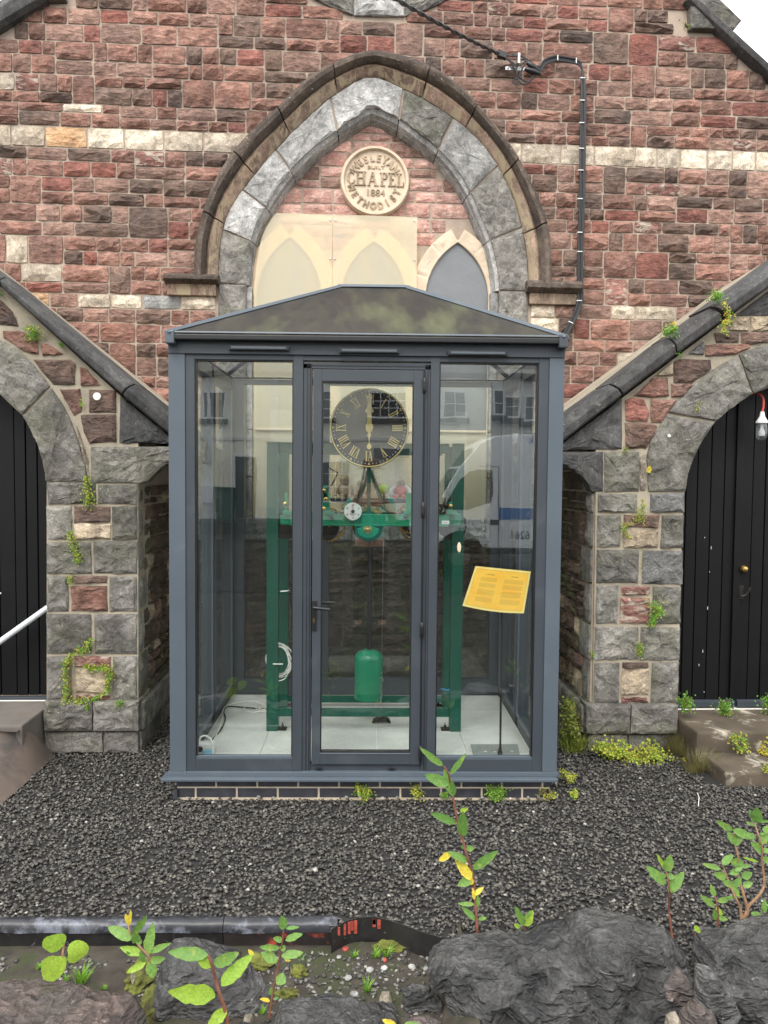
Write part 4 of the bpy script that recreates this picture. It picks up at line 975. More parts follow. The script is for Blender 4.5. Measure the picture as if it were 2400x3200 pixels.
# ================================================================ GROUND
def sheet_poly(name, pts, z, mat, kind='structure'):
    me = bpy.data.meshes.new(name); bm = bmesh.new(); f = bm.faces.new([bm.verts.new((x, y, z)) for x, y in pts]); bmesh.ops.triangulate(bm, faces=[f]); bmesh.ops.recalc_face_normals(bm, faces=bm.faces)
    for f in bm.faces:
        if f.normal.z < 0: f.normal_flip()
    bm.to_mesh(me); bm.free(); me.materials.append(mat); o = bpy.data.objects.new(name, me); col.objects.link(o); return tag(o, kind=kind)
sheet_poly('ground', [(-60, -40), (60, -40), (60, 60), (-60, 60)], -.25, M['soil'])
o = MB().box(-60, 60, -9.5, 2.02, -.24, -.02).build('pavement', M['pavement']); tag(o, kind='structure')
o = MB().box(-60, 60, -14.4, -3.2, -.015, -.005).build('road', M['asphalt']); tag(o, kind='structure')
o = MB().box(-60, 60, -17.0, -14.4, -.2, .32).build('far_pavement', M['pavement'], None, .02); tag(o, kind='structure')
# brown tarmac ramp to the left door, rounded edge
out_ = [ground(a, b) for a, b in [(-900, 2720), (-300, 2650), (-60, 2545), (0, 2510), (60, 2460), (105, 2420), (150, 2378), (162, 2350), (150, 2322)]]
xe_ = PL.O.x + PL.at(139, 2250)[0]; yi_ = PL.O.y-.385
ins = [(-3.4, yi_), (-2.9, yi_), (-2.6, yi_), (-2.45, yi_), (-2.3, yi_), (-2.15, yi_), (xe_-.06, yi_), (xe_-.02, yi_), (xe_, yi_)]
out_ = crv(out_, 4); ins = crv(ins, 4); m = len(out_); vs = []; NR = 9
for k in range(NR):
    t = k/(NR-1); h = math.sin(t*math.pi/2)**1.1
    for a, b in zip(out_, ins): x, y = a[0]+(b[0]-a[0])*t, a[1]+(b[1]-a[1])*t; vs.append((x, y, -.01+(zsL-.02+.01)*h+noise.noise(Vector((x*4, y*4, 0)))*.008))
o = MB().add(vs, [(k*m+i, k*m+i+1, (k+1)*m+i+1, (k+1)*m+i) for k in range(NR-1) for i in range(m-1)]).build('tarmac_ramp', M['tarmac'], None, smooth=True); tag(o, kind='structure')
RAMP = list(out_)+list(ins)[::-1]
# line of the wavy edging strip that holds the gravel
TOPS = crv([ground(a, b, .008) for a, b in [(1035, 2905), (1065, 2888), (1100, 2873), (1170, 2866), (1250, 2888), (1340, 2920), (1420, 2934), (1470, 2940)]], 5)
TOPX = [-9, TOPS[0][0]-.01]+[p[0] for p in TOPS]+[.37, 9]; TOPY = [2.885, 2.885]+[p[1] for p in TOPS]+[2.4, 2.4]
front_ = sorted([(-6, 2.886), (TOPS[0][0]-.01, 2.886)]+[(x, y+.004) for x, y in TOPS]+[(TOPS[-1][0]+.002, 2.3), (6, 2.3)])
tag(MB().add([(x, y, -.021) for x, y in front_]+[(x, 7, -.021) for x, y in front_], [(k, k+1, len(front_)+k+1, len(front_)+k) for k in range(len(front_)-1)]).build('gravel_bed', M['bed'], None, recalc=False), kind='structure')
# gravel chips
def chips(name, n, region, size, mat, seed, zj=.008, z0=0.0, reject=None, flat=.55):
    g = np.random.default_rng(seed); T = []
    base = np.array([(1, 0, 0), (0, 1, 0), (-1, 0, 0), (0, -1, 0), (0, 0, 1), (0, 0, -1)], float); F = np.array([(0, 1, 4), (1, 2, 4), (2, 3, 4), (3, 0, 4), (1, 0, 5), (2, 1, 5), (3, 2, 5), (0, 3, 5)])
    xs = g.uniform(region[0], region[1], n); ys = g.uniform(region[2], region[3], n)
    if reject is not None: k = ~reject(xs, ys); xs, ys = xs[k], ys[k]; n = len(xs)
    V = np.repeat(base[None], n, 0) * g.uniform(.55, 1.25, (n, 6, 1)) + g.normal(0, .16, (n, 6, 3)); V[:, :, 2] *= flat
    s = g.uniform(size[0], size[1], n)**1.0; V *= s[:, None, None]; V[:, :, 0] *= g.uniform(.8, 1.5, n)[:, None]
    a = g.uniform(0, 2*np.pi, n); tl = g.normal(0, .5, (n, 2))
    c, d = np.cos(tl[:, 0])[:, None], np.sin(tl[:, 0])[:, None]; y, z = V[:, :, 1].copy(), V[:, :, 2].copy(); V[:, :, 1] = y*c-z*d; V[:, :, 2] = y*d+z*c
    c, d = np.cos(a)[:, None], np.sin(a)[:, None]; x, y = V[:, :, 0].copy(), V[:, :, 1].copy(); V[:, :, 0] = x*c-y*d; V[:, :, 1] = x*d+y*c
    V[:, :, 0] += xs[:, None]; V[:, :, 1] += ys[:, None]; V[:, :, 2] += (z0+g.uniform(-zj, zj, n))[:, None]
    FF = (F[None]+(np.arange(n)*6)[:, None, None]).reshape(-1, 3)
    me = bpy.data.meshes.new(name); me.vertices.add(n*6); me.vertices.foreach_set('co', V.reshape(-1)); me.loops.add(len(FF)*3); me.loops.foreach_set('vertex_index', FF.reshape(-1).astype(np.int32))
    me.polygons.add(len(FF)); me.polygons.foreach_set('loop_start', np.arange(0, len(FF)*3, 3, dtype=np.int32)); me.update(calc_edges=True); me.materials.append(mat)
    o = bpy.data.objects.new(name, me); col.objects.link(o); return tag(o, kind='stuff')
KX0, KX1 = C.at(540, 2450, 0)[0], 0
def rej(x, y):
    k = (x > -1.04) & (x < .98) & (y > 4.0) & (y < 5.45)
    k |= (x < PL.O.x-.02) & (y > PL.O.y+.02); k |= (x > PR.O.x+.03) & (y > PR.O.y+.02)
    k |= (np.abs(x) > 2.05*y/4.0+.35)
    k |= (x > ground(2165, 2400)[0]) & (y > PR.O.y-.57)
    k |= (x < -1.97) & (y > 4.47)
    k |= (y < np.interp(x, TOPX, TOPY)+.008)
    inside = np.zeros(len(x), bool); pts = RAMP; m = len(pts)
    cx_ = sum(p[0] for p in pts)/m; cy_ = sum(p[1] for p in pts)/m
    for i in range(m):
        x1, y1 = cx_+(pts[i][0]-cx_)*.97, cy_+(pts[i][1]-cy_)*.97; x2, y2 = cx_+(pts[(i+1) % m][0]-cx_)*.97, cy_+(pts[(i+1) % m][1]-cy_)*.97
        c_ = ((y1 > y) != (y2 > y)) & (x < (x2-x1)*(y-y1)/((y2-y1) if y2 != y1 else 1e-9)+x1); inside ^= c_
    return k | inside
chips('gravel', 86000, (-2.9, 2.9, 2.50, 5.95), (.0060, .0130), M['gravel'], 5, .006, -.010, rej)
# ================================================================ GLAZED KIOSK
K = Frame(0, 3.975, 0, 0)
kx = lambda p, y=0, v=1750: K.at(p, v, y)[0]
kz = lambda p, y=0, u=1150: K.at(u, p, y)[1]
kio = empty('kiosk', (0, 3.975, 0)); tag(kio, 'grey framed glazed kiosk with a hipped roof housing a green clock mechanism', 'kiosk')
X0, X1 = kx(529), kx(1752)
zsill0, zsill1 = kz(2434), kz(2411); ztopg = kz(1130); DEP = 1.5
zh0, zh1 = kz(1128), kz(1080)
print('kiosk', X0, X1, zsill0, zsill1, ztopg, zh0, zh1)
ML, MF = M['framelight'], M['frame']
# brick base: two courses
zb = -.03; hb = (zsill0-zb-.004)/2
bx('base_core', M['pointing'], kio, X0+.026, X1-.026, .0395, DEP+.0, -.1, zsill0-.002, 0)
bl = [(.0, .5)]
L = X1-X0-.04; bw = .1085*2-.0
for row in range(2):
    x = X0+.02 - (0 if row else .108)+(.0)
    z0 = -.005+row*.057 ; z1 = z0+.049
    z0 -= .0
    while x < X1-.02:
        a, b = max(x, X0+.022), min(x+bw-.010, X1-.022)
        if b-a > .02: bx('brick', M['brick'], kio, a, b, .036, .10, z0, z1, .003)
        x += bw
for sx in (X0+.022, X1-.022):
    for row in range(2):
        for k in range(7):
            y0 = .11+k*bw-(0 if row else .1); z0 = -.005+row*.057
            bx('brick', M['brick'], kio, sx-.012, sx+.012, y0, y0+bw-.01, z0, z0+.048, .003)
bx('sill', ML, kio, kx(499, -.04), kx(1757, -.04), -.045, .06, zsill0, zsill0+.016, .004)
bx('sill', ML, kio, X0-.01, X1+.01, -.010, .09, zsill0+.016, zsill1, .003)
# corner posts: light outer cover, darker frame beside it
def fr(name, mat, a, b, za, zb_, y0=0.0, y1=.07, bev=.002): return bx(name, mat, kio, kx(a), kx(b), y0, y1, za, zb_, bev)
for a, b, c in ((529, 580, 609), (1752, 1706, 1675)):
    fr('corner_post', ML, a, b, zsill1+.001, zh1, -.004, .09); fr('frame_stile', MF, b, c, zsill1+.001, zh1-.005, .004, .074)
for a, b in ((909, 922), (922, 948), (1345, 1366), (1366, 1371)):
    pass
fr('mullion', MF, 915, 945, zsill1+.001, kz(1105), .002, .074); fr('mullion', MF, 1340, 1367, zsill1+.001, kz(1105), .002, .074)
fr('head_rail', MF, 609, 1675, zh0, zh1-.002, .005, .072)
fr('head_cover', MF, 529, 1752, kz(1112), zh1+.012, -.012, -.005)
for a, b in ((609, 915), (1367, 1675)):
    fr('bottom_rail', MF, a, b, zsill1+.001, kz(2373), .004, .072)
    fr('glazing_bead', ML, a, b, kz(2373), kz(2366), .012, .030, .001)
    fr('glazing_bead', M['rubber'], a, b, zh0-.006, zh0, .012, .05, 0)
    for s in (a, b-4 if b > 1000 or b == 915 else b): fr('glazing_bead', M['rubber'], s, s+4, kz(2366), zh0-.006, .012, .05, 0)
    fr('pane', M['glass'], a+2, b-2, kz(2371), zh0-.002, .034, .038, 0)
# door frame and door leaf
fr('door_frame', MF, 945, 972, zsill1+.001, kz(1137), .012, .07); fr('door_frame', MF, 1322, 1340, zsill1+.001, kz(1137), .012, .07); fr('door_frame', MF, 945, 1340, kz(1153), kz(1133), .012, .07)
fr('door_track', MF, 972, 1322, zsill1+.001, kz(2393), .02, .07)
for a in (957, 966, 1331): fr('door_seal', M['rubber'], a, a+2, zsill1+.002, kz(1140), .009, .013, 0)
fr('door_seal', M['rubber'], 957, 1333, kz(1144), kz(1142), .009, .013, 0)
door = empty('door', (kx(1322), .01, kz(2390)), 0, kio)
def dr_(name, mat, a, b, za, zb_, y0, y1, bev=.002):
    o = MB().box(kx(a), kx(b), y0, y1, za, zb_).build(name, mat, door, bev); o.matrix_basis = door.matrix_basis.inverted(); return o
d0, d1, d2, d3 = 976, 1003, 1288, 1318
dt, db = kz(1156), kz(2389)
dr_('door_stile', MF, d0, d1, db, dt, 0, .055); dr_('door_stile', MF, d2, d3, db, dt, 0, .055)
dr_('door_rail', MF, d1, d2, kz(1192), dt, .001, .055); dr_('door_rail', MF, d1, d2, db, kz(2353), .001, .055)
dr_('door_seal', M['rubber'], d1, d2, kz(1196), kz(1192), .004, .04, 0); dr_('door_seal', M['rubber'], d1, d2, kz(2353), kz(2350), .004, .04, 0)
dr_('door_seal', M['rubber'], d1, d1+3, kz(2350), kz(1196), .004, .04, 0); dr_('door_seal', M['rubber'], d2-3, d2, kz(2350), kz(1196), .004, .04, 0)
dr_('pane', M['glass'], d1+1, d2-1, kz(2352), kz(1193), .028, .032, 0)
dr_('bead', ML, d1-1, d2+1, kz(2357), kz(2353.5), -.002, .004, .001)
off = door.matrix_basis.inverted()
def dk(o): o.parent = door; o.matrix_basis = off; return o
xh = kx(982); zt_, zb_ = kz(1876), kz(1970)
hp = dk(MB().box(xh-.011, xh+.013, -.012, .0, zb_, zt_).build('handle_plate', M['black'], None, .004))
zz = kz(1893); o = dk(MB().tube(crv([(xh, -.005, zz), (xh, -.045, zz), (xh+.015, -.058, zz-.004), (xh+.085, -.056, zz-.012)], 4), .008, 10).build('handle', M['black'], None, smooth=True))
o = dk(MB().tube(crv([(xh+.02, .06, zz), (xh+.02, .09, zz), (xh+.03, .1, zz), (xh+.105, .10, zz)], 4), .008, 10).build('handle', M['black'], None, smooth=True))
zc = kz(1940); dk(MB().lathe([(.0065, -.018), (.0065, -.01)], (xh+.001, 0, zc+.006), 'y', 12).build('lock_cylinder', M['brass'], None)); dk(MB().box(xh-.002, xh+.004, -.017, -.01, zc-.012, zc+.004).build('lock_cylinder', M['brass'], None, .001))
for p_, u in ((1203, 1327), (1592, 1321), (1967, 1316), (2352, 1312)):
    z = kz(p_); x = kx(1320)
    dk(MB().lathe([(.001, z-.042), (.006, z-.04), (.0095, z-.035), (.0095, z-.012), (.007, z-.011), (.0095, z-.01), (.0095, z+.010), (.007, z+.011), (.0095, z+.012), (.0095, z+.035), (.006, z+.04), (.001, z+.042)], (x, -.010, 0), 'z', 12).build('hinge', M['black'], None, smooth=True))
dk(MB().tube([(kx(1320), -.004, kz(2389)), (kx(1320), -.004, kz(1156))], .004, 6).build('hinge_rod', M['black'], None))
for a in (1000, 1230):
    fr('drain_cap', M['black'], a-10, a+10, kz(2406), kz(2402), .000, .012, .001)
# trickle vents
for a, b, v in ((718, 903, 1090), (1057, 1241, 1099), (1390, 1573, 1106)):
    z = K.at((a+b)/2, v)[1]; vt = fr('trickle_vent', M['black'], a, b, z-.012, z+.010, -.036, -.014, .002)
    o = bx('vent_louvre', ML, vt, kx(a+8), kx(b-8), -.040, -.0362, z-.006, z+.005, .001)
    for e in (a, b-5): bx('vent_end', M['black'], vt, kx(e), kx(e+5), -.040, -.0355, z-.013, z+.011, .001)
# sides and back
YB = DEP
for sx, s in ((X0, 1), (X1, -1)):
    xa, xb = (sx+.004, sx+.07) if s > 0 else (sx-.07, sx-.004)
    for y0, y1 in ((.74, .80), (YB-.10, YB)): bx('side_post', MF, kio, xa, xb, y0, y1, zsill1, zh1, .002)
    bx('side_rail', MF, kio, xa, xb, .09, YB, zsill1-.0, kz(2373), .002); bx('side_rail', MF, kio, xa, xb, .09, YB, zh0, zh1, .002)
    bx('side_sill', ML, kio, min(xa, xb)-(.03 if s > 0 else 0), max(xa, xb)+(0 if s > 0 else .03), .091, YB+.02, zsill0, zsill1-.001, .003)
    for y0, y1 in ((.09, .74), (.80, YB-.10)):
        bx('pane', M['sideglass'], kio, (xa+xb)/2-.002, (xa+xb)/2+.002, y0+.002, y1-.002, kz(2373)+.002, zh0-.002, 0)
        # inner beads
        xi = xb-.004 if s > 0 else xa-.008
        for (ya, yb) in ((y0, y0+.02), (y1-.02, y1)): bx('glazing_bead', ML, kio, xi, xi+.012, ya, yb, kz(2373), zh0, .001)
        bx('glazing_bead', ML, kio, xi, xi+.012, y0+.02, y1-.02, kz(2373), kz(2373)+.02, .001)
bxs = [K.at(p, 1800, YB-.06)[0] for p in (722, 763, 1000, 1027, 1284, 1312, 1531, 1572)]
zbt = K.at(1150, 1206, YB-.03)[1]; zbb = K.at(1150, 2118, YB-.03)[1]
bx('back_rail', MF, kio, X0+.07, X1-.07, YB-.07, YB, zbt, zh1, .002); bx('back_rail', MF, kio, X0+.07, X1-.07, YB-.07, YB, zsill1, zbb, .002)
for a, b in ((X0+.07, bxs[1]), (bxs[2], bxs[3]), (bxs[4], bxs[5]), (bxs[6], X1-.07)): bx('back_post', MF, kio, a, b, YB-.069, YB-.001, zbb, zbt, .002)
for a, b in ((bxs[1], bxs[2]), (bxs[3], bxs[4]), (bxs[5], bxs[6])): bx('pane', M['sideglass'], kio, a, b, YB-.037, YB-.033, zbb, zbt, 0)
# floor of pale tiles
zf = zsill1-.002
bx('floor_base', M['grout'], kio, X0+.04, X1-.04, .07, YB-.07, zsill0-.01, zf-.006, 0)
tx = [X0+.075, K.at(880, 2330, .25)[0]-.12, K.at(1178, 2330, .25)[0]-.0, K.at(1440, 2330, .3)[0]+.03, X1-.075]; ty = [.075, .30, .72, 1.10, YB-.072]
tx = sorted(tx)
for a, b in zip(tx[:-1], tx[1:]):
    for c_, d_ in zip(ty[:-1], ty[1:]): bx('floor_tile', M['floor'], kio, a+.003, b-.003, c_+.003, d_-.003, zf-.006, zf, .001)
# roof: fascia, gutter, hips, stained front sheet; unseen sheets clearer to admit light
zE = K.at(1150, 1045, -.07)[1]
ov = .065
rx0, rx1, ry0, ry1 = X0+.006, X1-.006, -ov, DEP+ov
bx('fascia', MF, kio, X0+.01, X1-.01, .0, .07, zh1+.010, zE-.028, .002)
bx('fascia', MF, kio, X0+.03, X1-.03, -.02, .0, zh1+.008, zh1+.022, .002)
for xa, xb, ya, yb in ((X0+.01, X0+.07, .07, DEP), (X1-.07, X1-.01, .07, DEP), (X0+.07, X1-.07, DEP-.06, DEP)): bx('fascia', MF, kio, xa, xb, ya, yb, zh1+.01, zE-.028, .002)
bx('gutter', M['rubber'], kio, rx0+.03, rx1-.03, ry0-.0, ry0+.05, zE-.035, zE-.006, .006)
for xa in (rx0, rx1-.03): bx('gutter', MF, kio, xa, xa+.03, ry0, ry1, zE-.04, zE-.004, .006)
rl, rr = K.at(1063, 893, DEP/2)[0], K.at(1273, 899, DEP/2)[0]; rz = K.at(1168, 897, DEP/2)[1]; rm = DEP/2
c0, c1, c2, c3 = (rx0, ry0, zE), (rx1, ry0, zE), (rx1, ry1, zE), (rx0, ry1, zE); ra_, rb_ = (rl, rm, rz), (rr, rm, rz)
print('roof', zE, rz, rl, rr)
def slab3(name, pts, mat, t=.012):
    n = len(pts); a, b, c = (Vector(p) for p in pts[:3]); nn = (b-a).cross(c-a).normalized()
    if nn.z < 0: nn = -nn
    vs = list(pts)+[tuple(Vector(p)-nn*t) for p in pts]
    return MB().add(vs, [tuple(range(n)), tuple(range(2*n-1, n-1, -1))]+[(i, i+n, (i+1) % n+n, (i+1) % n) for i in range(n)]).build(name, mat, kio)
slab3('roof_panel', [c0, c1, rb_, ra_], M['roof']); slab3('roof_panel', [c2, c3, ra_, rb_], M['roofclear']); slab3('roof_panel', [c3, c0, ra_], M['roofclear']); slab3('roof_panel', [c1, c2, rb_], M['roofclear'])
def capbar(name, p, q, w_=.022, h=.012, mat=None):
    p, q = Vector(p)+Vector((0, 0, h*.3)), Vector(q)+Vector((0, 0, h*.3)); d = (q-p).normalized(); s = d.cross(Vector((0, 0, 1))).normalized()*w_; u = Vector((0, 0, h))
    vs = [p-s-u*.6, p-s*.6+u*.6, p+s*.6+u*.6, p+s-u*.6, q-s-u*.6, q-s*.6+u*.6, q+s*.6+u*.6, q+s-u*.6]
    return MB().add(vs, [(0, 1, 2, 3), (7, 6, 5, 4), (0, 4, 5, 1), (1, 5, 6, 2), (2, 6, 7, 3), (3, 7, 4, 0)]).build(name, mat or ML, kio, .002)
for p, q in ((c0, ra_), (c1, rb_), (c2, rb_), (c3, ra_), (ra_, rb_)): capbar('ridge_cap', p, q, .024, .014)
capbar('eaves_bar', (rx0+.04, ry0+.015, zE+.002), (rx1-.04, ry0+.015, zE+.002), .014, .008); 
for xa in (rx0, rx1): bx('corner_cap', ML if xa < 0 else MF, kio, xa-.006 if xa < 0 else xa-.040, xa+.040 if xa < 0 else xa+.006, ry0-.006, ry0+.05, zE-.055, zE+.012, .006)

# ================================================================ THINGS ON THE GLASS
def ksub(name, x, y, z, label, cat, rz=0):
    e = empty(name, (x, 3.975+y, z), rz); tag(e, label, cat); return e
pts = [K.at(*p, .045) for p in ((1486, 1769), (1659, 1786), (1637, 1917), (1445, 1893))]
nx_, nz_ = 10, 7; vs = []; uv = []
for j in range(nz_+1):
    for i in range(nx_+1):
        u, v = i/nx_, j/nz_; T = Vector(pts[0]).lerp(Vector(pts[1]), u); B_ = Vector(pts[3]).lerp(Vector(pts[2]), u); q = T.lerp(B_, v)
        sag = .012*math.sin(u*math.pi)*(1 if v > .5 else .3)
        vs.append((q.x, 3.975+.046+.012*math.sin(u*3)*v, q.y-sag*v)); uv.append((u, 1-v))
me = bpy.data.meshes.new('paper_notice'); me.from_pydata(vs, [], [(j*(nx_+1)+i, (j+1)*(nx_+1)+i, (j+1)*(nx_+1)+i+1, j*(nx_+1)+i+1) for j in range(nz_) for i in range(nx_)])
ul = me.uv_layers.new(name='UVMap')
for l in me.loops: ul.data[l.index].uv = uv[l.vertex_index]
me.materials.append(M['notice']); no = bpy.data.objects.new('paper_notice', me); col.objects.link(no); so_ = no.modifiers.new('thickness', 'SOLIDIFY'); so_.thickness = .001; so_.offset = 1
tag(no, 'orange paper notice in two columns slipped askew inside the right pane', 'notice')
x, z = K.at(1435, 1711, .03); o = MB().lathe([(.001, -.004), (.009, -.003), (.0105, 0), (.0105, .002)], (0, 0, 0), 'y', 24).build('sticker', M['ashlar'], None, smooth=True)
o.data.transform(Matrix.Diagonal((1, 1, 2.6, 1))); o.location = (x, 3.975+.031, z); tag(o, 'small cream oval sticker on the right pane above the orange notice', 'sticker')

# ================================================================ CLOCK MECHANISM (inside)
clk = ksub('clock_mechanism', 0, .7, zf, 'green turret clock mechanism with black dial and gold hands behind the glass', 'clock')
offc = clk.matrix_basis.inverted() @ K.M
def ck(o): o.parent = clk; o.matrix_basis = offc; return o
def cbox(name, mat, px0, py0, px1, py1, y0, y1, bev=.003):
    a = K.at(px0, py0, y0); b = K.at(px1, py1, y0)
    return ck(MB().box(a[0], b[0], y0, y1, b[1], a[1]).build(name, mat, None, bev))
G, GD = M['green'], M['greendk']
yf_, yb_ = .64, 1.12
zlt = K.at(1150, 1388, yf_+.2)[1]
for y, xa, xb, dd in ((yf_, 832, 868, 1), (yf_, 1405, 1440, 1), (yb_, 868, 898, -1), (yb_, 1382, 1410, -1)):
    a, b = K.at(xa, 2280, y)[0], K.at(xb, 2280, y)[0]
    ck(MB().box(a, b, y, y+.012, zf+.001, zlt).build('leg', GD, None, .002)); 
    s = a if xa > 1150 else b-.010
    ck(MB().box(s, s+.010, y+.012, y+.07, zf+.001, zlt).build('leg_flange', GD, None, .002))
    fx = a-.05 if xa > 1150 else b
    ck(MB().box(fx, fx+.05, y+.01, y+.06, zf+.001, zf+.012).build('foot', M['iron'], None, .002)); ck(MB().lathe([(.008, zf+.012), (.008, zf+.03), (.003, zf+.032), (.003, zf+.045)], (fx+.025, y+.035, 0), 'z', 8).build('foot_bolt', M['iron'], None))
for y in (yf_, yb_):
    a, b = K.at(845, 1395, yf_+.1)[0], K.at(1450, 1395, yf_+.1)[0]
    ck(MB().box(K.at(868, 1395, y)[0] if y == yf_ else K.at(898, 1395, y)[0], K.at(1405, 1395, y)[0] if y == yf_ else K.at(1382, 1395, y)[0], y+.014, y+.03, zlt-.06, zlt-.001).build('top_rail', GD, None, .002))
cbox('cross_rail', GD, 868, 2213, 1405, 2241, yf_+.013, yf_+.03); cbox('cross_rail', GD, 898, 2174, 1382, 2197, yb_+.013, yb_+.03)
# main beam with flanges
yb0 = .50
beam = cbox('beam', G, 905, 1605, 1402, 1640, yb0, yb0+.015); cbox('beam_flange', G, 905, 1637, 1402, 1646, yb0-.02, yb0+.015, .002)
cbox('beam', GD, 905, 1598, 1402, 1630, yb0+.36, yb0+.375)
cbox('beam_end', G, 876, 1610, 905, 1640, yb0+.03, yb0+.05); cbox('beam_end', G, 1402, 1606, 1440, 1640, yb0+.03, yb0+.05)
for px0, px1 in ((1006, 1036), (1268, 1300), (890, 905), (1403, 1420)):
    cbox('bearing_post', G, px0, 1540 if px0 < 1300 else 1570, px1-6, 1606, yb0+.0, yb0+.02); cbox('bearing_foot', G, px0-6, 1596, px1+8, 1608, yb0-.012, yb0+.02)
cbox('bearing_post', G, 1010, 1516, 1022, 1560, yb0+.0, yb0+.02)
for a, b in ((1011, 1533), (1011, 1590), (1409, 1582), (890, 1575), (1018, 1560)):
    x, z = K.at(a, b, yb0-.02); ck(MB().lathe([(.012, yb0), (.012, yb0-.012), (.006, yb0-.014), (.006, yb0-.024), (.001, yb0-.025)], (x, 0, z), 'y', 12).build('brass_nut', M['brass'], None, smooth=True))
for a, b, r in ((1035, 1619, .011), (1268, 1618, .011), (1149, 1622, .017)):
    x, z = K.at(a, b, yb0-.02); ck(MB().lathe([(r, yb0), (r, yb0-.012), (r*.7, yb0-.02), (.001, yb0-.021)], (x, 0, z), 'y', 6 if r > .012 else 12).build('black_bolt', M['black'], None))
# hanging bracket with brass boss
pts = P(K, [(1130, 1606), (1168, 1606), (1168, 1648), (1182, 1652)] + [(1150+34*math.cos(t), 1652+30*math.sin(t)) for t in [R(a) for a in range(0, 181, 15)]] + [(1118, 1652), (1130, 1648)], yb0-.022)
ck(MB().prism(pts, yb0-.022, yb0-.004).build('hanging_bracket', G, None, .003))
x, z = K.at(1149, 1655, yb0-.03); ck(MB().lathe([(.023, yb0-.022), (.023, yb0-.034), (.019, yb0-.038), (.012, yb0-.038), (.012, yb0-.052), (.005, yb0-.054), (.001, yb0-.054)], (x, 0, z), 'y', 20).build('brass_boss', M['brass'], None, smooth=True))
def wheel(px_, py_, y, rpx, mat, spokes=6, teeth=48, w_=.010, ring=.12):
    x, z = K.at(px_, py_, y); r = rpx*abs(K.at(px_+100, py_, y)[0]-x)/100; b = MB(); n = teeth*2; vs = []
    for yy in (y, y+w_):
        for rr, tt in ((r*(1-ring), 0), (r, 1)):
            for i in range(n): q = rr*(1.035 if tt and i % 2 else 1); a = 2*math.pi*i/n; vs.append((x+q*math.cos(a), yy, z+q*math.sin(a)))
    fs = []
    for i in range(n): j = (i+1) % n; fs += [(i, j, n+j, n+i), (2*n+i, 3*n+i, 3*n+j, 2*n+j), (n+i, n+j, 3*n+j, 3*n+i), (i, 2*n+i, 2*n+j, j)]
    b.add(vs, fs); wo_ = ck(b.build('wheel', mat, None))
    for k in range(spokes):
        a = 2*math.pi*k/spokes+.3; c_, s_ = math.cos(a), math.sin(a)
        o = MB().tube([(x+c_*r*.08, y+w_/2, z+s_*r*.08), (x+c_*r*(1-ring*.8), y+w_/2, z+s_*r*(1-ring*.8))], w_*.5, 6).build('spoke', mat, wo_)
    MB().lathe([(r*.12, y-.004), (r*.12, y+w_+.004)], (x, 0, z), 'y', 14).build('hub', mat, wo_); return wo_
wheel(1150, 1640, yb0+.10, 50, M['brass'], 6, 60, .012); wheel(1028, 1640, yb0+.16, 52, M['brass'], 6, 60); wheel(1283, 1622, yb0+.08, 46, M['brass'], 6, 50); wheel(1300, 1640, yb0+.2, 52, M['brass'], 6, 60)
wheel(1085, 1585, yb0+.14, 16, M['brass'], 4, 24); wheel(1180, 1588, yb0+.14, 20, M['brass'], 4, 30); wheel(1140, 1590, yb0+.2, 16, M['brass'], 4, 24)
for a, b, r, y in ((900, 1640, 40, .24), (1410, 1640, 42, .24), (1023, 1650, 34, .25), (1290, 1640, 34, .25), (1150, 1642, 44, .14)):
    x, z = K.at(a, b, yb0+y); rr = r*.0018; ck(MB().lathe([(rr*1.15, yb0+y-.09), (rr*1.15, yb0+y-.08), (rr, yb0+y-.08), (rr, yb0+y+.08), (rr*1.15, yb0+y+.08), (rr*1.15, yb0+y+.09)], (x, 0, z), 'y', 28).build('barrel', M['iron'] if r != 44 else GD, None))
# A-frame and rods
for pts in ([(1148, 1470), (1118, 1590)], [(1158, 1470), (1200, 1590)]):
    ck(MB().tube([(*(K.at(*p, yb0+.2)[:1]), yb0+.2, K.at(*p, yb0+.2)[1]) for p in pts], .012, 8).build('brace', GD, None))
def rod(name, pts, y, r, mat): return ck(MB().tube([(K.at(*p, y)[0], y, K.at(*p, y)[1]) for p in pts], r, 8).build(name, mat, None, smooth=True))
rod('setting_rod', [(1140, 1460), (1112, 1580)], yb0+.05, .0055, M['black']); rod('fly_rod', [(1034, 1564), (1150, 1572), (1284, 1566)], yb0+.1, .009, M['iron']); rod('fly_rod', [(1368, 1580), (1415, 1582)], yb0+.1, .010, M['iron'])
rod('lever', [(1368, 1610), (1385, 1580), (1400, 1560)], yb0+.05, .010, M['iron']); rod('wire_arm', [(1028, 1462), (1056, 1478), (1036, 1518)], yb0+.1, .004, M['black'])
rod('lever', [(1085, 1602), (1110, 1580), (1140, 1578)], yb0+.12, .006, GD); rod('lever', [(1215, 1602), (1190, 1580), (1160, 1578)], yb0+.12, .006, GD)
rod('pendulum_rod', [(1159, 1655), (1155, 1860), (1154, 2035)], yb0+.25, .0155, M['black'])
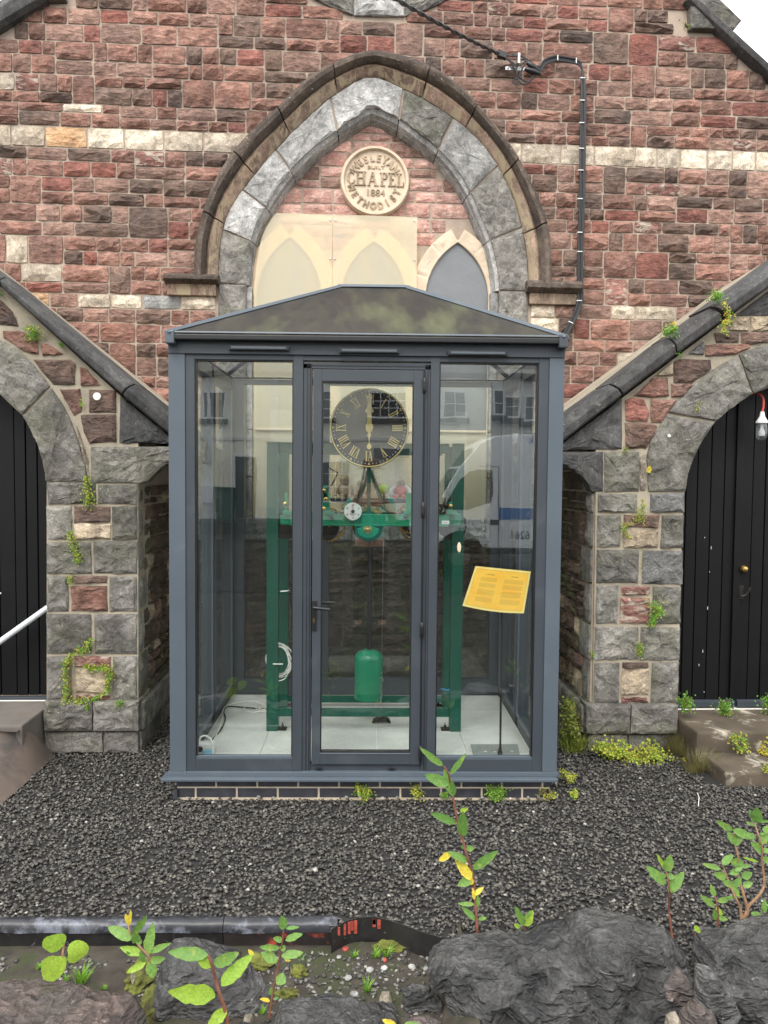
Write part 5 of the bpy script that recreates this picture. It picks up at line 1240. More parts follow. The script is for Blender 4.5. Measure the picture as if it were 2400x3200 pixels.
# fork and crutch
for a in (1142, 1175): rod('crutch_rod', [(a, 1697), (a-2, 1735)], yb0+.24, .0022, M['black'])
rod('crutch_bar', [(1137, 1735), (1180, 1736)], yb0+.24, .003, M['black'])
yp = yb0+.25; xb_, _ = K.at(1152, 2100, yp); zt_ = K.at(1152, 2030, yp)[1]; zb_ = K.at(1152, 2182, yp)[1]; rr = abs(K.at(1196, 2100, yp)[0]-xb_)
ck(MB().lathe([(.001, zt_+.002), (rr*.35, zt_), (rr*.72, zt_-.012), (rr*.95, zt_-.03), (rr, zt_-.05), (rr, zb_+.006), (rr*.96, zb_), (.001, zb_)], (xb_, yp, 0), 'z', 36).build('pendulum_bob', G, None, smooth=True))
rod('guide_wire', [(1198, 1690), (1192, 2098)], yp-.12, .0013, M['steel']); rod('guide_rod', [(1191, 2135), (1190, 2215)], yp-.12, .0028, M['steel'])
x, z = K.at(1192, 2124, yp-.12); ck(MB().tube([(x+.011*math.cos(R(a)), yp-.12, z+.011*math.sin(R(a))) for a in range(0, 361, 30)], .0035, 6).build('eyelet', M['steel'], None, smooth=True)); rod('ferrule', [(1192, 2101), (1192, 2108)], yp-.12, .006, M['steel'])
# seconds dial
x, z = K.at(1103, 1598, yb0-.04); sr = 27.5*abs(K.at(1203, 1598, yb0-.04)[0]-x)/100; yd = yb0-.045
sd = ck(MB().lathe([(sr, yd+.008), (sr, yd), (sr*.96, yd-.002), (.001, yd-.002)], (x, 0, z), 'y', 40).build('seconds_dial', M['white'], None, smooth=True))
for i in range(60):
    a = 2*math.pi*i/60; r1 = .86 if i % 5 else .80
    MB().tube([(x+sr*r1*math.sin(a), yd-.003, z+sr*r1*math.cos(a)), (x+sr*.91*math.sin(a), yd-.003, z+sr*.91*math.cos(a))], .0004, 3).build('tick', M['black'], sd)
for i, t in enumerate(('60', '10', '20', '30', '40', '50')):
    a = 2*math.pi*i/6; T = Matrix.Translation((x+sr*.70*math.sin(a), yd-.0035, z+sr*.70*math.cos(a))) @ Matrix.Rotation(a, 4, 'Y') @ STAND
    text(t, sr*.26, M['black'], sd, T, .0003, 'numeral')
MB().lathe([(sr*.20, yd-.006), (sr*.20, yd-.012), (.001, yd-.013)], (x, 0, z), 'y', 16).build('seconds_boss', M['black'], sd)
MB().prism([(x-.0018, z), (x+.0018, z), (x+.0005, z+sr*.62), (x-.0005, z+sr*.62)], yd-.010, yd-.008).build('seconds_hand', M['black'], sd)
MB().tube([(x+sr*.42*math.sin(R(a)), yd-.004, z+sr*.42*math.cos(R(a))) for a in range(120, 241, 10)], .0012, 4).build('seconds_arc', M['black'], sd)
o = cbox('maker_label', M['white'], 1381, 1627, 1404, 1638, yb0-.004, yb0-.001, 0)
a_, b_ = K.at(1385, 1632, yb0-.005), K.at(1400, 1633, yb0-.005); ck(MB().box(a_[0], b_[0], yb0-.006, yb0-.004, a_[1]-.001, a_[1]+.001).build('label_print', M['iron'], None))
# dial
yD = .46; cxd, czd = K.at(1154, 1337, yD); RD = 120.5*abs(K.at(1254, 1337, yD)[0]-cxd)/100
ck(MB().lathe([(RD*1.02, yD+.045), (RD*1.03, yD+.01), (RD*1.02, yD), (.001, yD)], (cxd, 0, czd), 'y', 72).build('dial', M['dial'], None, smooth=True))
ck(MB().tube([(cxd+RD*math.cos(2*math.pi*i/72), yD-.003, czd+RD*math.sin(2*math.pi*i/72)) for i in range(73)], .0035, 6).build('gold_ring', M['gold'], None, smooth=True))
for i in range(60):
    a = 2*math.pi*i/60; r = RD*.925
    if i % 5: ck(MB().lathe([(.0031, yD+.001), (.0031, yD-.0015), (.001, yD-.0018)], (cxd+r*math.sin(a), 0, czd+r*math.cos(a)), 'y', 8).build('minute_dot', M['whitewool'], None))
    else:
        T = Matrix.Translation((cxd, 0, czd)) @ Matrix.Rotation(a, 4, 'Y'); o = MB().prism([(-.0068, RD*.955), (.0068, RD*.955), (0, RD*.895)], yD-.002, yD+.001); o.v = [tuple(T @ Vector(v)) for v in o.v]; ck(o.build('hour_mark', M['gold'], None))
def numeral(s, ang):
    H = RD*.26; tk = .0062; th = .0026; ser = .002; b = MB(); wI, wV, wX = .0125, .031, .030
    tot = sum({'I': wI, 'V': wV, 'X': wX}[c] for c in s); x = -tot/2
    def q(x0, z0, x1, z1, t): b.add(*(lambda m: (m.v, m.f))(MB().prism([(x0-t/2, z0), (x0+t/2, z0), (x1+t/2, z1), (x1-t/2, z1)], yD-.003, yD+.001)))
    for c in s:
        if c == 'I': q(x+wI/2, 0, x+wI/2, H, tk); x += wI
        elif c == 'V': q(x+.006, H, x+wV/2, 0, tk); q(x+wV-.006, H, x+wV/2, 0, th); x += wV
        else: q(x+.005, H, x+wX-.005, 0, tk); q(x+wX-.005, H, x+.005, 0, th); x += wX
    b.add(*(lambda m: (m.v, m.f))(MB().box(-tot/2, tot/2, yD-.0028, yD+.001, H-ser, H))); 
    if s[-1] != 'V' and s != 'V': b.add(*(lambda m: (m.v, m.f))(MB().box((-tot/2 if s[0] != 'V' else -tot/2+wV*.35), tot/2, yD-.0028, yD+.001, 0, ser)))
    T = Matrix.Translation((cxd, 0, czd)) @ Matrix.Rotation(ang, 4, 'Y') @ Matrix.Translation((0, 0, RD*.60)); b.v = [tuple(T @ Vector(v)) for v in b.v]
    ck(b.build('numeral', M['gold'], None))
for i, s in enumerate(('XII', 'I', 'II', 'III', 'IIII', 'V', 'VI', 'VII', 'VIII', 'IX', 'X', 'XI')): numeral(s, 2*math.pi*i/12)
def hand(name, prof, y, flip=1):
    pts = [(w_*RD, h*RD) for h, w_ in prof]; out = [(cxd+a, czd+b*flip) for a, b in pts] + [(cxd-a, czd+b*flip) for a, b in pts[::-1]]
    cl = []
    for p in out:
        if not cl or math.hypot(p[0]-cl[-1][0], p[1]-cl[-1][1]) > 1e-5: cl.append(p)
    if math.hypot(cl[0][0]-cl[-1][0], cl[0][1]-cl[-1][1]) < 1e-5: cl.pop()
    return ck(MB().prism(cl, y-.003, y).build(name, M['gold'], None, .0008))
hand('minute_hand', [(-.56, 0), (-.55, .035), (-.50, .062), (-.46, .058), (-.42, .03), (-.40, .012), (-.25, .018), (-.2, .055), (-.16, .035), (-.12, .03), (-.11, .07), (-.10, .03), (-.09, .08), (0, .10), (.08, .09), (.11, .035), (.12, .085), (.14, .04), (.2, .06), (.28, .062), (.36, .035), (.40, .03), (.39, .11), (.44, .115), (.50, .075), (.56, .05), (.62, .055), (.70, .03), (.74, .075), (.80, .075), (.84, .03), (.90, .012), (.96, .008), (.97, .028), (.975, 0)], yD-.020)
hand('hour_hand', [(-.1, .05), (0, .085), (.1, .06), (.3, .05), (.45, .09), (.55, .05), (.60, .02), (.66, 0)], yD-.010)
ck(MB().lathe([(.02, yD), (.02, yD-.024), (.008, yD-.028), (.001, yD-.028)], (cxd, 0, czd), 'y', 20).build('hand_boss', M['gold'], None, smooth=True))
rod('dial_arbor', [(1154, 1337), (1154, 1340)], yD+.06, .01, M['iron']); 
ck(MB().tube([(cxd, yD+.04, czd), (cxd, .85, czd)], .01, 8).build('dial_arbor', M['iron'], None)); ck(MB().box(cxd-.012, cxd+.012, yD+.05, yD+.07, czd-.50, czd+.02).build('dial_support', GD, None, .002))

# ---- small things inside
def sphere(b, c, r, sc_=(1, 1, 1), n=12):
    prof = [(max(.0005, r*math.sin(math.pi*i/8)), -r*math.cos(math.pi*i/8)) for i in range(9)]; m = MB().lathe(prof, (0, 0, 0), 'z', n)
    return b.add([(v[0]*sc_[0]+c[0], v[1]*sc_[1]+c[1], v[2]*sc_[2]+c[2]) for v in m.v], m.f)
def doll(px_, py_, y, s, label, hat, skin, body, arm, turn=0):
    x, z = K.at(px_, py_, y); e = ksub('knitted_doll', x, y, z, label, 'doll', turn)
    sphere(MB(), (0, 0, .045*s), .045*s, (1.15, .8, 1.0), 16).build('body', body, e, smooth=True)
    sphere(MB(), (0, 0, .108*s), .032*s, (1, 1, 1.1), 16).build('head', skin, e, smooth=True)
    if hat is not None: 
        h = MB().lathe([(.036*s, .118*s), (.036*s, .126*s), (.028*s, .14*s), (.012*s, .158*s), (.001, .162*s)], (0, 0, 0), 'z', 14); h.build('hat', hat, e, smooth=True); sphere(MB(), (0, 0, .168*s), .012*s).build('bobble', M['whitewool'], e, smooth=True)
    for sg in (-1, 1):
        MB().tube(crv([(sg*.035*s, 0, .078*s), (sg*.062*s, -.01, .055*s), (sg*.068*s, -.02, .015*s)], 3), [.014*s]*4+[.012*s]*3, 8).build('arm', arm, e, smooth=True)
        MB().tube([(sg*.02*s, 0, .02*s), (sg*.028*s, -.05*s, .004*s), (sg*.03*s, -.085*s, .004*s)], .016*s, 8).build('leg', body, e, smooth=True)
        sphere(MB(), (sg*.011*s, -.031*s, .115*s), .0035*s, n=6).build('eye', M['black'], e)
    return e
bx('platform', GD, clk, 0, .001, 0, .001, 0, .001, 0) if False else None
pa, pb = K.at(1040, 1556, 1.0), K.at(1284, 1556, 1.0); ck(MB().box(pa[0]-.02, pb[0]+.02, .93, 1.10, pa[1]-.012, pa[1]).build('top_plate', GD, None, .003))
doll(1078, 1555, 1.0, .98, 'tan knitted doll with a bobbled hat sitting left behind the mechanism', M['wool'], M['wool'], M['wool'], M['wool'], .2)
doll(1128, 1555, 1.03, .8, 'plain tan knitted doll without a hat sitting between two others', None, M['wool'], M['wool'], M['wool'], 0)
doll(1252, 1555, 1.0, .9, 'fair haired doll in a coral top with white sleeves sitting at the right', None, M['cream'], M['pinkwool'], M['whitewool'], -.2)
x, z = K.at(1200, 1528, .95); e = ksub('felt_bird', x, .95, z, 'lime green felt bird perched between the dolls', 'toy')
sphere(MB(), (0, 0, 0), .032, (1, .8, 1), 16).build('body', M['lime'], e, smooth=True); MB().tube([(-.02, 0, .004), (-.06, -.01, -.022)], [.014, .002], 8).build('beak', M['lime'], e); MB().tube([(0, 0, -.025), (0, 0, -.06)], .006, 6).build('perch', GD, e)
# cables and socket
def flat_cable(name, pts, label, mat=M['whitecable'], r=.0045, y=None):
    q = [ (K.atz(a, b, zf+.006)) for a, b in pts]; o = MB().tube(crv([(p[0], 3.975+p[1], zf+.006) for p in q], 5), r, 6).build(name, mat, None, smooth=True); return tag(o, label, 'cable')
flat_cable('cable', [(835, 2210), (800, 2192), (750, 2195), (710, 2205), (696, 2222), (694, 2240), (688, 2270), (675, 2300), (662, 2322), (652, 2330)], 'white flex lying along the kiosk floor from the left leg to the socket')
flat_cable('cable', [(835, 2222), (800, 2212), (770, 2208), (764, 2218), (790, 2226), (820, 2220), (836, 2206), (812, 2198), (798, 2208), (810, 2222), (834, 2224)], 'coil of white flex on the floor left of the mechanism')
flat_cable('cable', [(835, 2216), (780, 2212), (712, 2208), (700, 2225), (704, 2245), (690, 2280), (650, 2325)], 'black flex lying beside the white one on the kiosk floor', M['iron'], .004)
sx_, sy_ = K.atz(640, 2352, zf); so2 = ksub('socket_box', sx_, sy_, zf, 'white double socket box with a blue plug in the front left corner', 'socket')
MB().box(-.055, .055, -.03, .03, 0, .06).build('box', M['white'], so2, .008); MB().lathe([(.016, -.034), (.016, -.03)], (-.02, 0, .03), 'y', 16).build('plug_hole', M['black'], so2); MB().box(.0, .05, -.055, -.03, .0, .028).build('plug', M['lblue'], so2, .006)
MB().tube(crv([(.02, -.04, .03), (.05, -.04, .07), (.02, -.02, .10), (-.02, 0, .09), (-.03, .0, .06)], 4), .005, 7).build('flex', M['whitecable'], so2, smooth=True)
# coil tied to the left leg
x, z = K.at(872, 2068, .66); e = ksub('cable_coil', x, .66, z, 'white cable coil tied round the left green leg', 'cable')
rc = random.Random(2)
for k in range(5):
    a_, b_, ph = .062+rc.uniform(-.008, .012), .095+rc.uniform(-.015, .02), rc.uniform(-.2, .2)
    MB().tube([(a_*math.cos(t)*(1+.15*math.sin(3*t+k)), .02+.03*math.cos(t+k)+k*.004, b_*math.sin(t)+ph*.05) for t in [2*math.pi*i/28 for i in range(29)]], .004, 6).build('loop', M['whitecable'], e, smooth=True)
MB().box(-.03, .03, -.06, -.05, -.003, .003).build('tie', M['whitecable'], e)
for (a, b, c_, d_, lab, mt) in ((876, 1847, 902, 1846, 'small white cable tie high on the left green leg', 'white'), (1379, 2152, 1405, 2156, 'blue cable tie low on the right green leg', 'blue')):
    p0, p1 = K.at(a, b, .62), K.at(c_, d_, .62); o = MB().tube([(p0[0], 3.975+.63, p0[1]-.004), (p0[0]+.01, 3.975+.61, p0[1]), (p1[0]-.01, 3.975+.61, p1[1]), (p1[0], 3.975+.63, p1[1])], .004, 6).build('cable_tie', M[mt], None, smooth=True); tag(o, lab, 'cable tie')
# iron stay on a grey board
q = [K.atz(a, b, zf+.001) for a, b in ((1471, 2331), (1618, 2331), (1624, 2362), (1482, 2372))]
e = ksub('iron_stay', q[0][0]+.1, q[0][1], zf, 'thin black iron stay standing on a grey board in the right bay', 'stay'); offe = e.matrix_basis.inverted() @ K.M
o = MB().add([(p[0], p[1], zf+.001) for p in q]+[(p[0], p[1], zf+.012) for p in q], [(0, 1, 2, 3), (7, 6, 5, 4), (0, 4, 5, 1), (1, 5, 6, 2), (2, 6, 7, 3), (3, 7, 4, 0)]).build('board', M['board'], e, .001); o.matrix_basis = offe
bx_, by_ = K.atz(1562, 2360, zf+.012); tpx = K.at(1570, 1640, by_)
o = MB().tube([(bx_, by_, zf+.012), (bx_, by_, zf+.03), (bx_+.002, by_, zf+.06), (tpx[0], by_, tpx[1])], [.014, .013, .006, .006], 8).build('rod', M['iron'], e, smooth=True); o.matrix_basis = offe
for a, b in ((1517, 2348), (1518, 2364), (1547, 2349), (1600, 2347), (1601, 2363)):
    p = K.atz(a, b, zf+.013); o = MB().box(p[0]-.008, p[0]+.008, p[1]-.002, p[1]+.002, zf+.012, zf+.0135).build('board_mark', M['white'], e, 0); o.matrix_basis = offe
# cast iron stand foot under the wire
x, y = K.atz(1192, 2258, zf); e = ksub('floor_stand', x, y, zf, 'rusty cast iron foot on the kiosk floor under the wire', 'stand')
MB().prism([(-.045, .0), (-.06, -.0), (-.05, .02), (-.03, .034), (.03, .034), (.05, .02), (.06, 0), (.045, 0), (.035, .012), (-.035, .012)], -.02, .02).build('foot', M['iron'], e, .003)
# ================================================================ STREET BEHIND THE CAMERA (mirrored in the glass)
YG = 4.005                                           # the glass plane that mirrors it
def mir(px, py, yreal):
    """real point at depth yreal seen in the glass at this pixel"""
    d = ray(px, py); D = 2*YG - yreal; k = D/d.y; return (d.x*k, CAM.z + d.z*k)
YT = -16.5
ter = empty('terraced_house', (0, YT, .3)); tag(ter, 'cream rendered terrace across the street mirrored in the kiosk glass', 'house')
offt = ter.matrix_basis.inverted()
def tb(name, mat, x0, x1, z0, z1, y0=0, y1=.1, par=None, bev=0):
    o = MB().box(x0, x1, YT-y0 if False else YT+y0, YT+y1, z0, z1).build(name, mat, par or ter, bev)
    if par is None: o.matrix_basis = offt
    return o
xe0, ze = mir(600, 1172, YT); 
tb('wall', M['render'], -14, mir(1535, 1300, YT)[0], .3, ze, -6, 0); tb('wall', M['render2'], mir(1535, 1300, YT)[0]+.02, 14, .3, ze+.3, -6, -.02)
tb('plinth', M['render2'], -14, 14, .3, mir(1158, 1590, YT)[1], .0, .04); tb('gutter', M['slate'], -14, 14, ze-.02, ze+.12, 0, .16)
MB().add([(-14, YT+.1, ze+.1), (14, YT+.1, ze+.1), (14, YT-3, ze+2.2), (-14, YT-3, ze+2.2), (14, YT-6, ze+.1), (-14, YT-6, ze+.1)], [(0, 1, 2, 3), (3, 2, 4, 5)]).build('roof', M['slate'], ter).matrix_basis = offt
def twin(px0, py0, px1, py1, nx, nz, name='window'):
    a = mir(px0, py0, YT); b = mir(px1, py1, YT); x0, x1 = sorted((a[0], b[0])); z0, z1 = b[1], a[1]
    o = tb(name, M['upvc'], x0-.06, x1+.06, z0-.06, z1+.06, .0, .06)
    p = tb('pane', M['winglass'], x0, x1, z0, z1, .055, .07, o)
    for i in range(1, nx): tb('glazing_bar', M['upvc'], x0+(x1-x0)*i/nx-.012, x0+(x1-x0)*i/nx+.012, z0, z1, .07, .085, o)
    for i in range(1, nz): tb('glazing_bar', M['upvc'], x0, x1, z0+(z1-z0)*i/nz-.012, z0+(z1-z0)*i/nz+.012, .07, .083, o)
    tb('window_sill', M['pavement'], x0-.15, x1+.15, z0-.22, z0-.062, .0, .16); return o
twin(1160, 1226, 1268, 1300, 4, 3); twin(934, 1226, 1034, 1300, 4, 3); twin(1010, 1442, 1092, 1562, 4, 3); twin(700, 1226, 640, 1300, 1, 1)
twin(1548, 1224, 1572, 1292, 1, 2); twin(1582, 1240, 1618, 1300, 1, 2); twin(1640, 1240, 1664, 1310, 1, 2); twin(1390, 1226, 1450, 1300, 2, 2)
def tdoor(px0, py0, px1, py1, mat):
    a = mir(px0, py0, YT); b = mir(px1, py1, YT); x0, x1 = sorted((a[0], b[0])); o = tb('door_frame', M['upvc'], x0-.08, x1+.08, .32, a[1]+.08, 0, .05); tb('door', mat, x0, x1, .33, a[1], .05, .08, o)
tdoor(736, 1428, 800, 1622, M['greendk'] if False else M['blackpaint']); tdoor(1212, 1442, 1262, 1600, M['upvc'])
for p_ in (655, 868, 596): 
    x = mir(p_, 1300, YT)[0]; tb('downpipe', M['upvc'], x-.05, x+.05, .35, ze, .0, .1)
a = mir(634, 1520, YT); b = mir(668, 1570, YT); tb('meter_box', M['upvc'], a[0], b[0], b[1], a[1], 0, .2)
tb('porch_canopy', M['slate'], *sorted((mir(1165, 1400, YT)[0], mir(1275, 1400, YT)[0])), mir(1200, 1432, YT)[1], mir(1200, 1405, YT)[1], .0, .6)
tb('string_course', M['render2'], -14, mir(1535, 1300, YT)[0], mir(1158, 1376, YT)[1]-.05, mir(1158, 1376, YT)[1]+.05, .0, .05)
# wheelie bin by the wall
bn = empty('wheelie_bin', (mir(703, 1600, -16)[0], -16.0, .32)); tag(bn, 'dark green wheelie bin against the cream house across the street', 'bin')
MB().prism([(-.22, 0), (.22, 0), (.29, .95), (-.29, .95)], -.28, .28).build('body', M['greendk'], bn, .02); MB().box(-.31, .31, -.32, .32, .955, 1.02).build('lid', M['greendk'], bn, .02)
# van
YV = -5.2
def mv(px, py): return mir(px, py, YV)
van = empty('parked_van', (2.6, YV-1.0, -.01)); tag(van, 'white high roofed van with a blue stripe and black lettering mirrored in the glass', 'van')
offv = van.matrix_basis.inverted()
def vb(o): o.matrix_basis = offv; return o
z0v = .40
prof = [mv(1300, 1714), mv(1296, 1660), mv(1312, 1622), mv(1355, 1600), mv(1378, 1560), mv(1440, 1460), mv(1502, 1385), mv(1545, 1362), mv(1600, 1357)]
xr = prof[-1][0]+3.4; prof2 = prof + [(xr, prof[-1][1]), (xr+.1, prof[-1][1]-.3), (xr+.1, z0v), (prof[0][0], z0v)]
prof2 = [(x, z) for x, z in prof2]
vb(MB().prism(prof2, YV-1.95, YV).build('body', M['vanwhite'], van, .05, True))
win = [mv(1386, 1590), mv(1400, 1560), mv(1440, 1500), mv(1468, 1474), mv(1500, 1468), mv(1538, 1470), mv(1540, 1545), mv(1532, 1571), mv(1458, 1592)]
vb(MB().prism(win, YV+.001, YV+.012).build('side_window', M['winglass'], van, .003))
ws = [mv(1366, 1580), mv(1432, 1476), mv(1494, 1398)]
vb(MB().add([(ws[0][0]-.05, YV-.12, ws[0][1]+.02), (ws[2][0]-.05, YV-.18, ws[2][1]+.0), (ws[2][0]-.05, YV-1.77, ws[2][1]), (ws[0][0]-.05, YV-1.83, ws[0][1]+.02), ], [(0, 1, 2, 3)]).build('windscreen', M['winglass'], van))
a = mv(1559, 1587); b = mv(1559, 1624); vb(MB().box(a[0], xr, YV+.001, YV+.008, b[1], a[1]).build('blue_stripe', M['vanblue'], van))
vb(MB().box(mv(1558, 1500)[0], mv(1560, 1500)[0], YV+.001, YV+.006, mv(1558, 1712)[1], mv(1558, 1458)[1]).build('door_gap', M['rubber'], van)); vb(MB().box(mv(1500, 1500)[0], mv(1558, 1500)[0], YV+.001, YV+.006, mv(1558, 1458)[1]-.006, mv(1558, 1458)[1]+.006).build('door_gap', M['rubber'], van))
vb(MB().box(mv(1530, 1640)[0], mv(1556, 1640)[0], YV+.001, YV+.02, mv(1558, 1640)[1], mv(1558, 1624)[1]).build('door_handle', M['rubber'], van, .005))
vb(MB().box(prof[0][0]-.03, xr, YV+.0, YV+.03, z0v-.02, z0v+.1).build('side_skirt', M['rubber'], van, .01))
for xw in (mv(1400, 1700)[0]+.2, xr-.9):
    wv = vb(MB().lathe([(.001, YV-.2), (.33, YV-.2), (.35, YV-.15), (.35, YV), (.33, YV+.03), (.22, YV+.03), (.20, YV+.0), (.001, YV+.0)], (xw, 0, .34), 'y', 32).build('tyre', M['rubber'], van, smooth=True))
    MB().lathe([(.20, YV+.001), (.19, YV+.02), (.05, YV+.03), (.001, YV+.03)], (xw, 0, .34), 'y', 24).build('rim', M['steel'], wv, smooth=True)
    vb(MB().lathe([(.42, YV+.0), (.42, YV+.004), (.001, YV+.004)], (xw, 0, .36), 'y', 32).build('wheel_arch', M['rubber'], van))
vb(MB().box(mv(1372, 1600)[0]-.1, mv(1372, 1600)[0]+.08, YV+.02, YV+.2, mv(1400, 1600)[1]-.05, mv(1400, 1600)[1]+.25).build('wing_mirror', M['rubber'], van, .03))
FACEV = Matrix.Rotation(R(180), 4, 'Z') @ STAND
def vt(body, px, py, size, mat=None, sx=1.0):
    x, z = mv(px, py); o = text(body, size, mat or M['iron'], van, Matrix.Translation((x, YV+.010, z)) @ FACEV, .001, 'lettering', 'LEFT', sx=sx); o.matrix_basis = offv
vt('9 High Street', 1523, 1628, .125); vt('Llandybie', 1521, 1652, .135); vt('Ammanford', 1522, 1679, .135); vt('Sa18 3H', 1521, 1708, .125)
vt('6261', 1660, 1671, .19, M['iron']); vt('uk', 1685, 1377, .18, M['vanblue']); vt('S', 1657, 1607, .13, M['whitewool'])
# photographer
def skin_body(name, verts, edges, radii, mat, root=0, sub=2, parent=None):
    me = bpy.data.meshes.new(name); me.from_pydata(verts, edges, []); o = bpy.data.objects.new(name, me); col.objects.link(o)
    if parent: o.parent = parent
    m = o.modifiers.new('skin', 'SKIN'); m.use_smooth_shade = True
    for i, r in enumerate(radii):
        sv_ = me.skin_vertices[0].data[i]; sv_.radius = (r, r) if not isinstance(r, tuple) else r
        sv_.use_root = (i == root)
    s = o.modifiers.new('sub', 'SUBSURF'); s.levels = sub; s.render_levels = sub; me.materials.append(mat); return o
yP = -.52
per = empty('person', (0, yP, -.02)); tag(per, 'person in a teal t-shirt and brown hat raising a phone, mirrored in the door', 'person')
V = [(0, 0, .98), (0, 0, 1.10), (0, .0, 1.28), (0, 0, 1.44), (0, .01, 1.53), (0, .02, 1.60), (0, .03, 1.70), (0, .02, 1.79)]; E = [(i, i+1) for i in range(7)]; Rr = [(.17, .12), (.15, .11), (.18, .12), (.15, .10), .055, .055, (.078, .09), (.065, .08)]
for s in (-1, 1):
    n = len(V); V += [(s*.19, 0, 1.43), (s*.27, .04, 1.22), (s*.20, .22, 1.38), (s*.09, .38, 1.60), (s*.06, .43, 1.655)]; E += [(3, n), (n, n+1), (n+1, n+2), (n+2, n+3), (n+3, n+4)]; Rr += [.065, .05, .045, .030, .032]
    n = len(V); V += [(s*.10, 0, .90), (s*.12, .02, .50), (s*.13, -.01, .09), (s*.14, .13, .04)]; E += [(0, n), (n, n+1), (n+1, n+2), (n+2, n+3)]; Rr += [.10, .065, .045, .035]
    fh = [((s*.06, .43, 1.66), (s*.035-.0, .455, 1.69), (s*.008, .462, 1.70))] if False else []
skin_body('body', V, E, Rr, M['skin'], 0, 2, per)
Vs = [(0, 0, .96), (0, 0, 1.10), (0, .0, 1.28), (0, 0, 1.44), (0, .005, 1.49)]; Es = [(0, 1), (1, 2), (2, 3), (3, 4)]; Rs = [(.19, .135), (.17, .125), (.195, .135), (.17, .115), .075]
for s in (-1, 1): n = len(Vs); Vs += [(s*.20, 0, 1.42), (s*.255, .02, 1.29)]; Es += [(3, n), (n, n+1)]; Rs += [.085, .075]
skin_body('tshirt', Vs, Es, Rs, M['teal'], 0, 2, per)
Vt = [(0, 0, .98)]; Et = []; Rt_ = [(.185, .135)]
for s in (-1, 1): n = len(Vt); Vt += [(s*.10, 0, .88), (s*.12, .02, .50), (s*.13, -.01, .10)]; Et += [(0, n), (n, n+1), (n+1, n+2)]; Rt_ += [.12, .085, .07]
skin_body('trousers', Vt, Et, Rt_, M['trouser'], 0, 2, per)
for s in (-1, 1):
    MB().box(s*.14-.05, s*.14+.05, -.10, .20, .0, .09).build('shoe', M['iron'], per, .03)
    # thumb and four fingers round the phone edge
    for k in range(4):
        z = 1.625+k*.022; L_ = (.9, 1, 1.05, .85)[k]
        MB().tube([(s*.060, .44, z), (s*.058, .462, z+.004), (s*(.058-.03*L_), .474, z+.006)], [.010, .009, .007], 8).build('finger', M['skin'], per, smooth=True)
    MB().tube([(s*.055, .435, 1.63), (s*.045, .43, 1.67), (s*.03, .436, 1.70)], [.012, .011, .008], 8).build('thumb', M['skin'], per, smooth=True)
MB().lathe([(.17, 1.795), (.165, 1.805), (.105, 1.815), (.10, 1.86), (.09, 1.90), (.05, 1.915), (.001, 1.915)], (0, .02, 0), 'z', 28).build('hat', M['hat'], per, smooth=True)
b = MB(); sphere(b, (0, .115, 1.70), .014, (1, 1.2, 1.4)); b.build('nose', M['skin'], per, smooth=True)
for s in (-1, 1): sphere(MB(), (s*.032, .112, 1.725), .011, n=8).build('eye', M['black'], per, smooth=True); sphere(MB(), (s*.085, .03, 1.70), .018, (.5, 1, 1.6), 8).build('ear', M['skin'], per, smooth=True)
MB().box(-.025, .025, .112, .118, 1.655, 1.662).build('mouth', M['pinkwool'], per, .002)
ph = MB().box(-.038, .038, -.034, -.026, 1.63, 1.785).build('phone', M['black'], None, .004); tag(ph, 'black phone held up by the person in the teal t-shirt', 'phone')

# ================================================================ FOREGROUND
ZS = -.085                                           # level of the soil in front of the kerb
o = sheet_poly('soil', [(-4, 1.9), (4, 1.9), (4, 2.87), (-4, 2.87)], ZS, M['soil'])
MB().add([(.355, 2.86, .0), (.355, 2.3, .0), (.22, 2.3, ZS-.01), (.30, 2.86, ZS-.01)], [(0, 1, 2, 3)]).build('soil_bank', M['soil'], None)['kind'] = 'structure'
def gp(px, py, z): x, y = ground(px, py, z); return Vector((x, y, z))
kb = empty('kerb_edging', (-.7, 2.86, ZS)); tag(kb, 'rounded black kerb with worn grey paint and red streaks holding the gravel', 'kerb')
def kerb_piece(x0, x1, mat, fmat):
    for nm, mt, prof in (('kerb_top', mat, [(-.034, -.030), (-.030, -.004), (-.018, .008), (-.002, .012), (.014, .008), (.026, -.004), (.028, -.06)]), ('kerb_face', fmat, [(-.022, -.10), (-.024, -.06), (-.030, -.034), (-.020, -.030)])):
        m = len(prof); n = 40; vs = []
        for i in range(n+1):
            x = x0+(x1-x0)*i/n; w_ = noise.noise(Vector((x*3, 1, 0)))*.006
            for y, z in prof: vs.append((x, 2.872+y*1.0+w_+noise.noise(Vector((x*9, y*30, z*30)))*.004, z+noise.noise(Vector((x*14, y*20, 5)))*.004))
        fs = [(i*m+k, i*m+k+1, (i+1)*m+k+1, (i+1)*m+k) for i in range(n) for k in range(m-1)]+[tuple(range(m)), tuple(range(n*m+m-1, n*m-1, -1))]
        o = MB().add(vs, fs).build(nm, mt, kb, smooth=True); o.matrix_basis = kb.matrix_basis.inverted()
xk = gp(1052, 2915, 0).x; xk1 = gp(690, 2915, 0).x
kerb_piece(-2.9, xk1-.003, M['kerb'], M['edging']); kerb_piece(xk1, xk, M['kerb'], M['kerbred'])
ed = empty('edging_strip', tuple(gp(1200, 2880, 0))); tag(ed, 'thin wavy black edging strip with red drips right of the kerb end', 'edging')
tops = TOPS
b = MB(); vs = []; n = len(tops)
for x, y in tops: vs += [(x, y, .008), (x, y+.006, .008), (x, y+.006, -.12), (x, y, -.12)]
b.add(vs, [(i*4+k, i*4+(k+1) % 4, (i+1)*4+(k+1) % 4, (i+1)*4+k) for i in range(n-1) for k in range(4)]+[(0, 1, 2, 3), (n*4-1, n*4-2, n*4-3, n*4-4)])
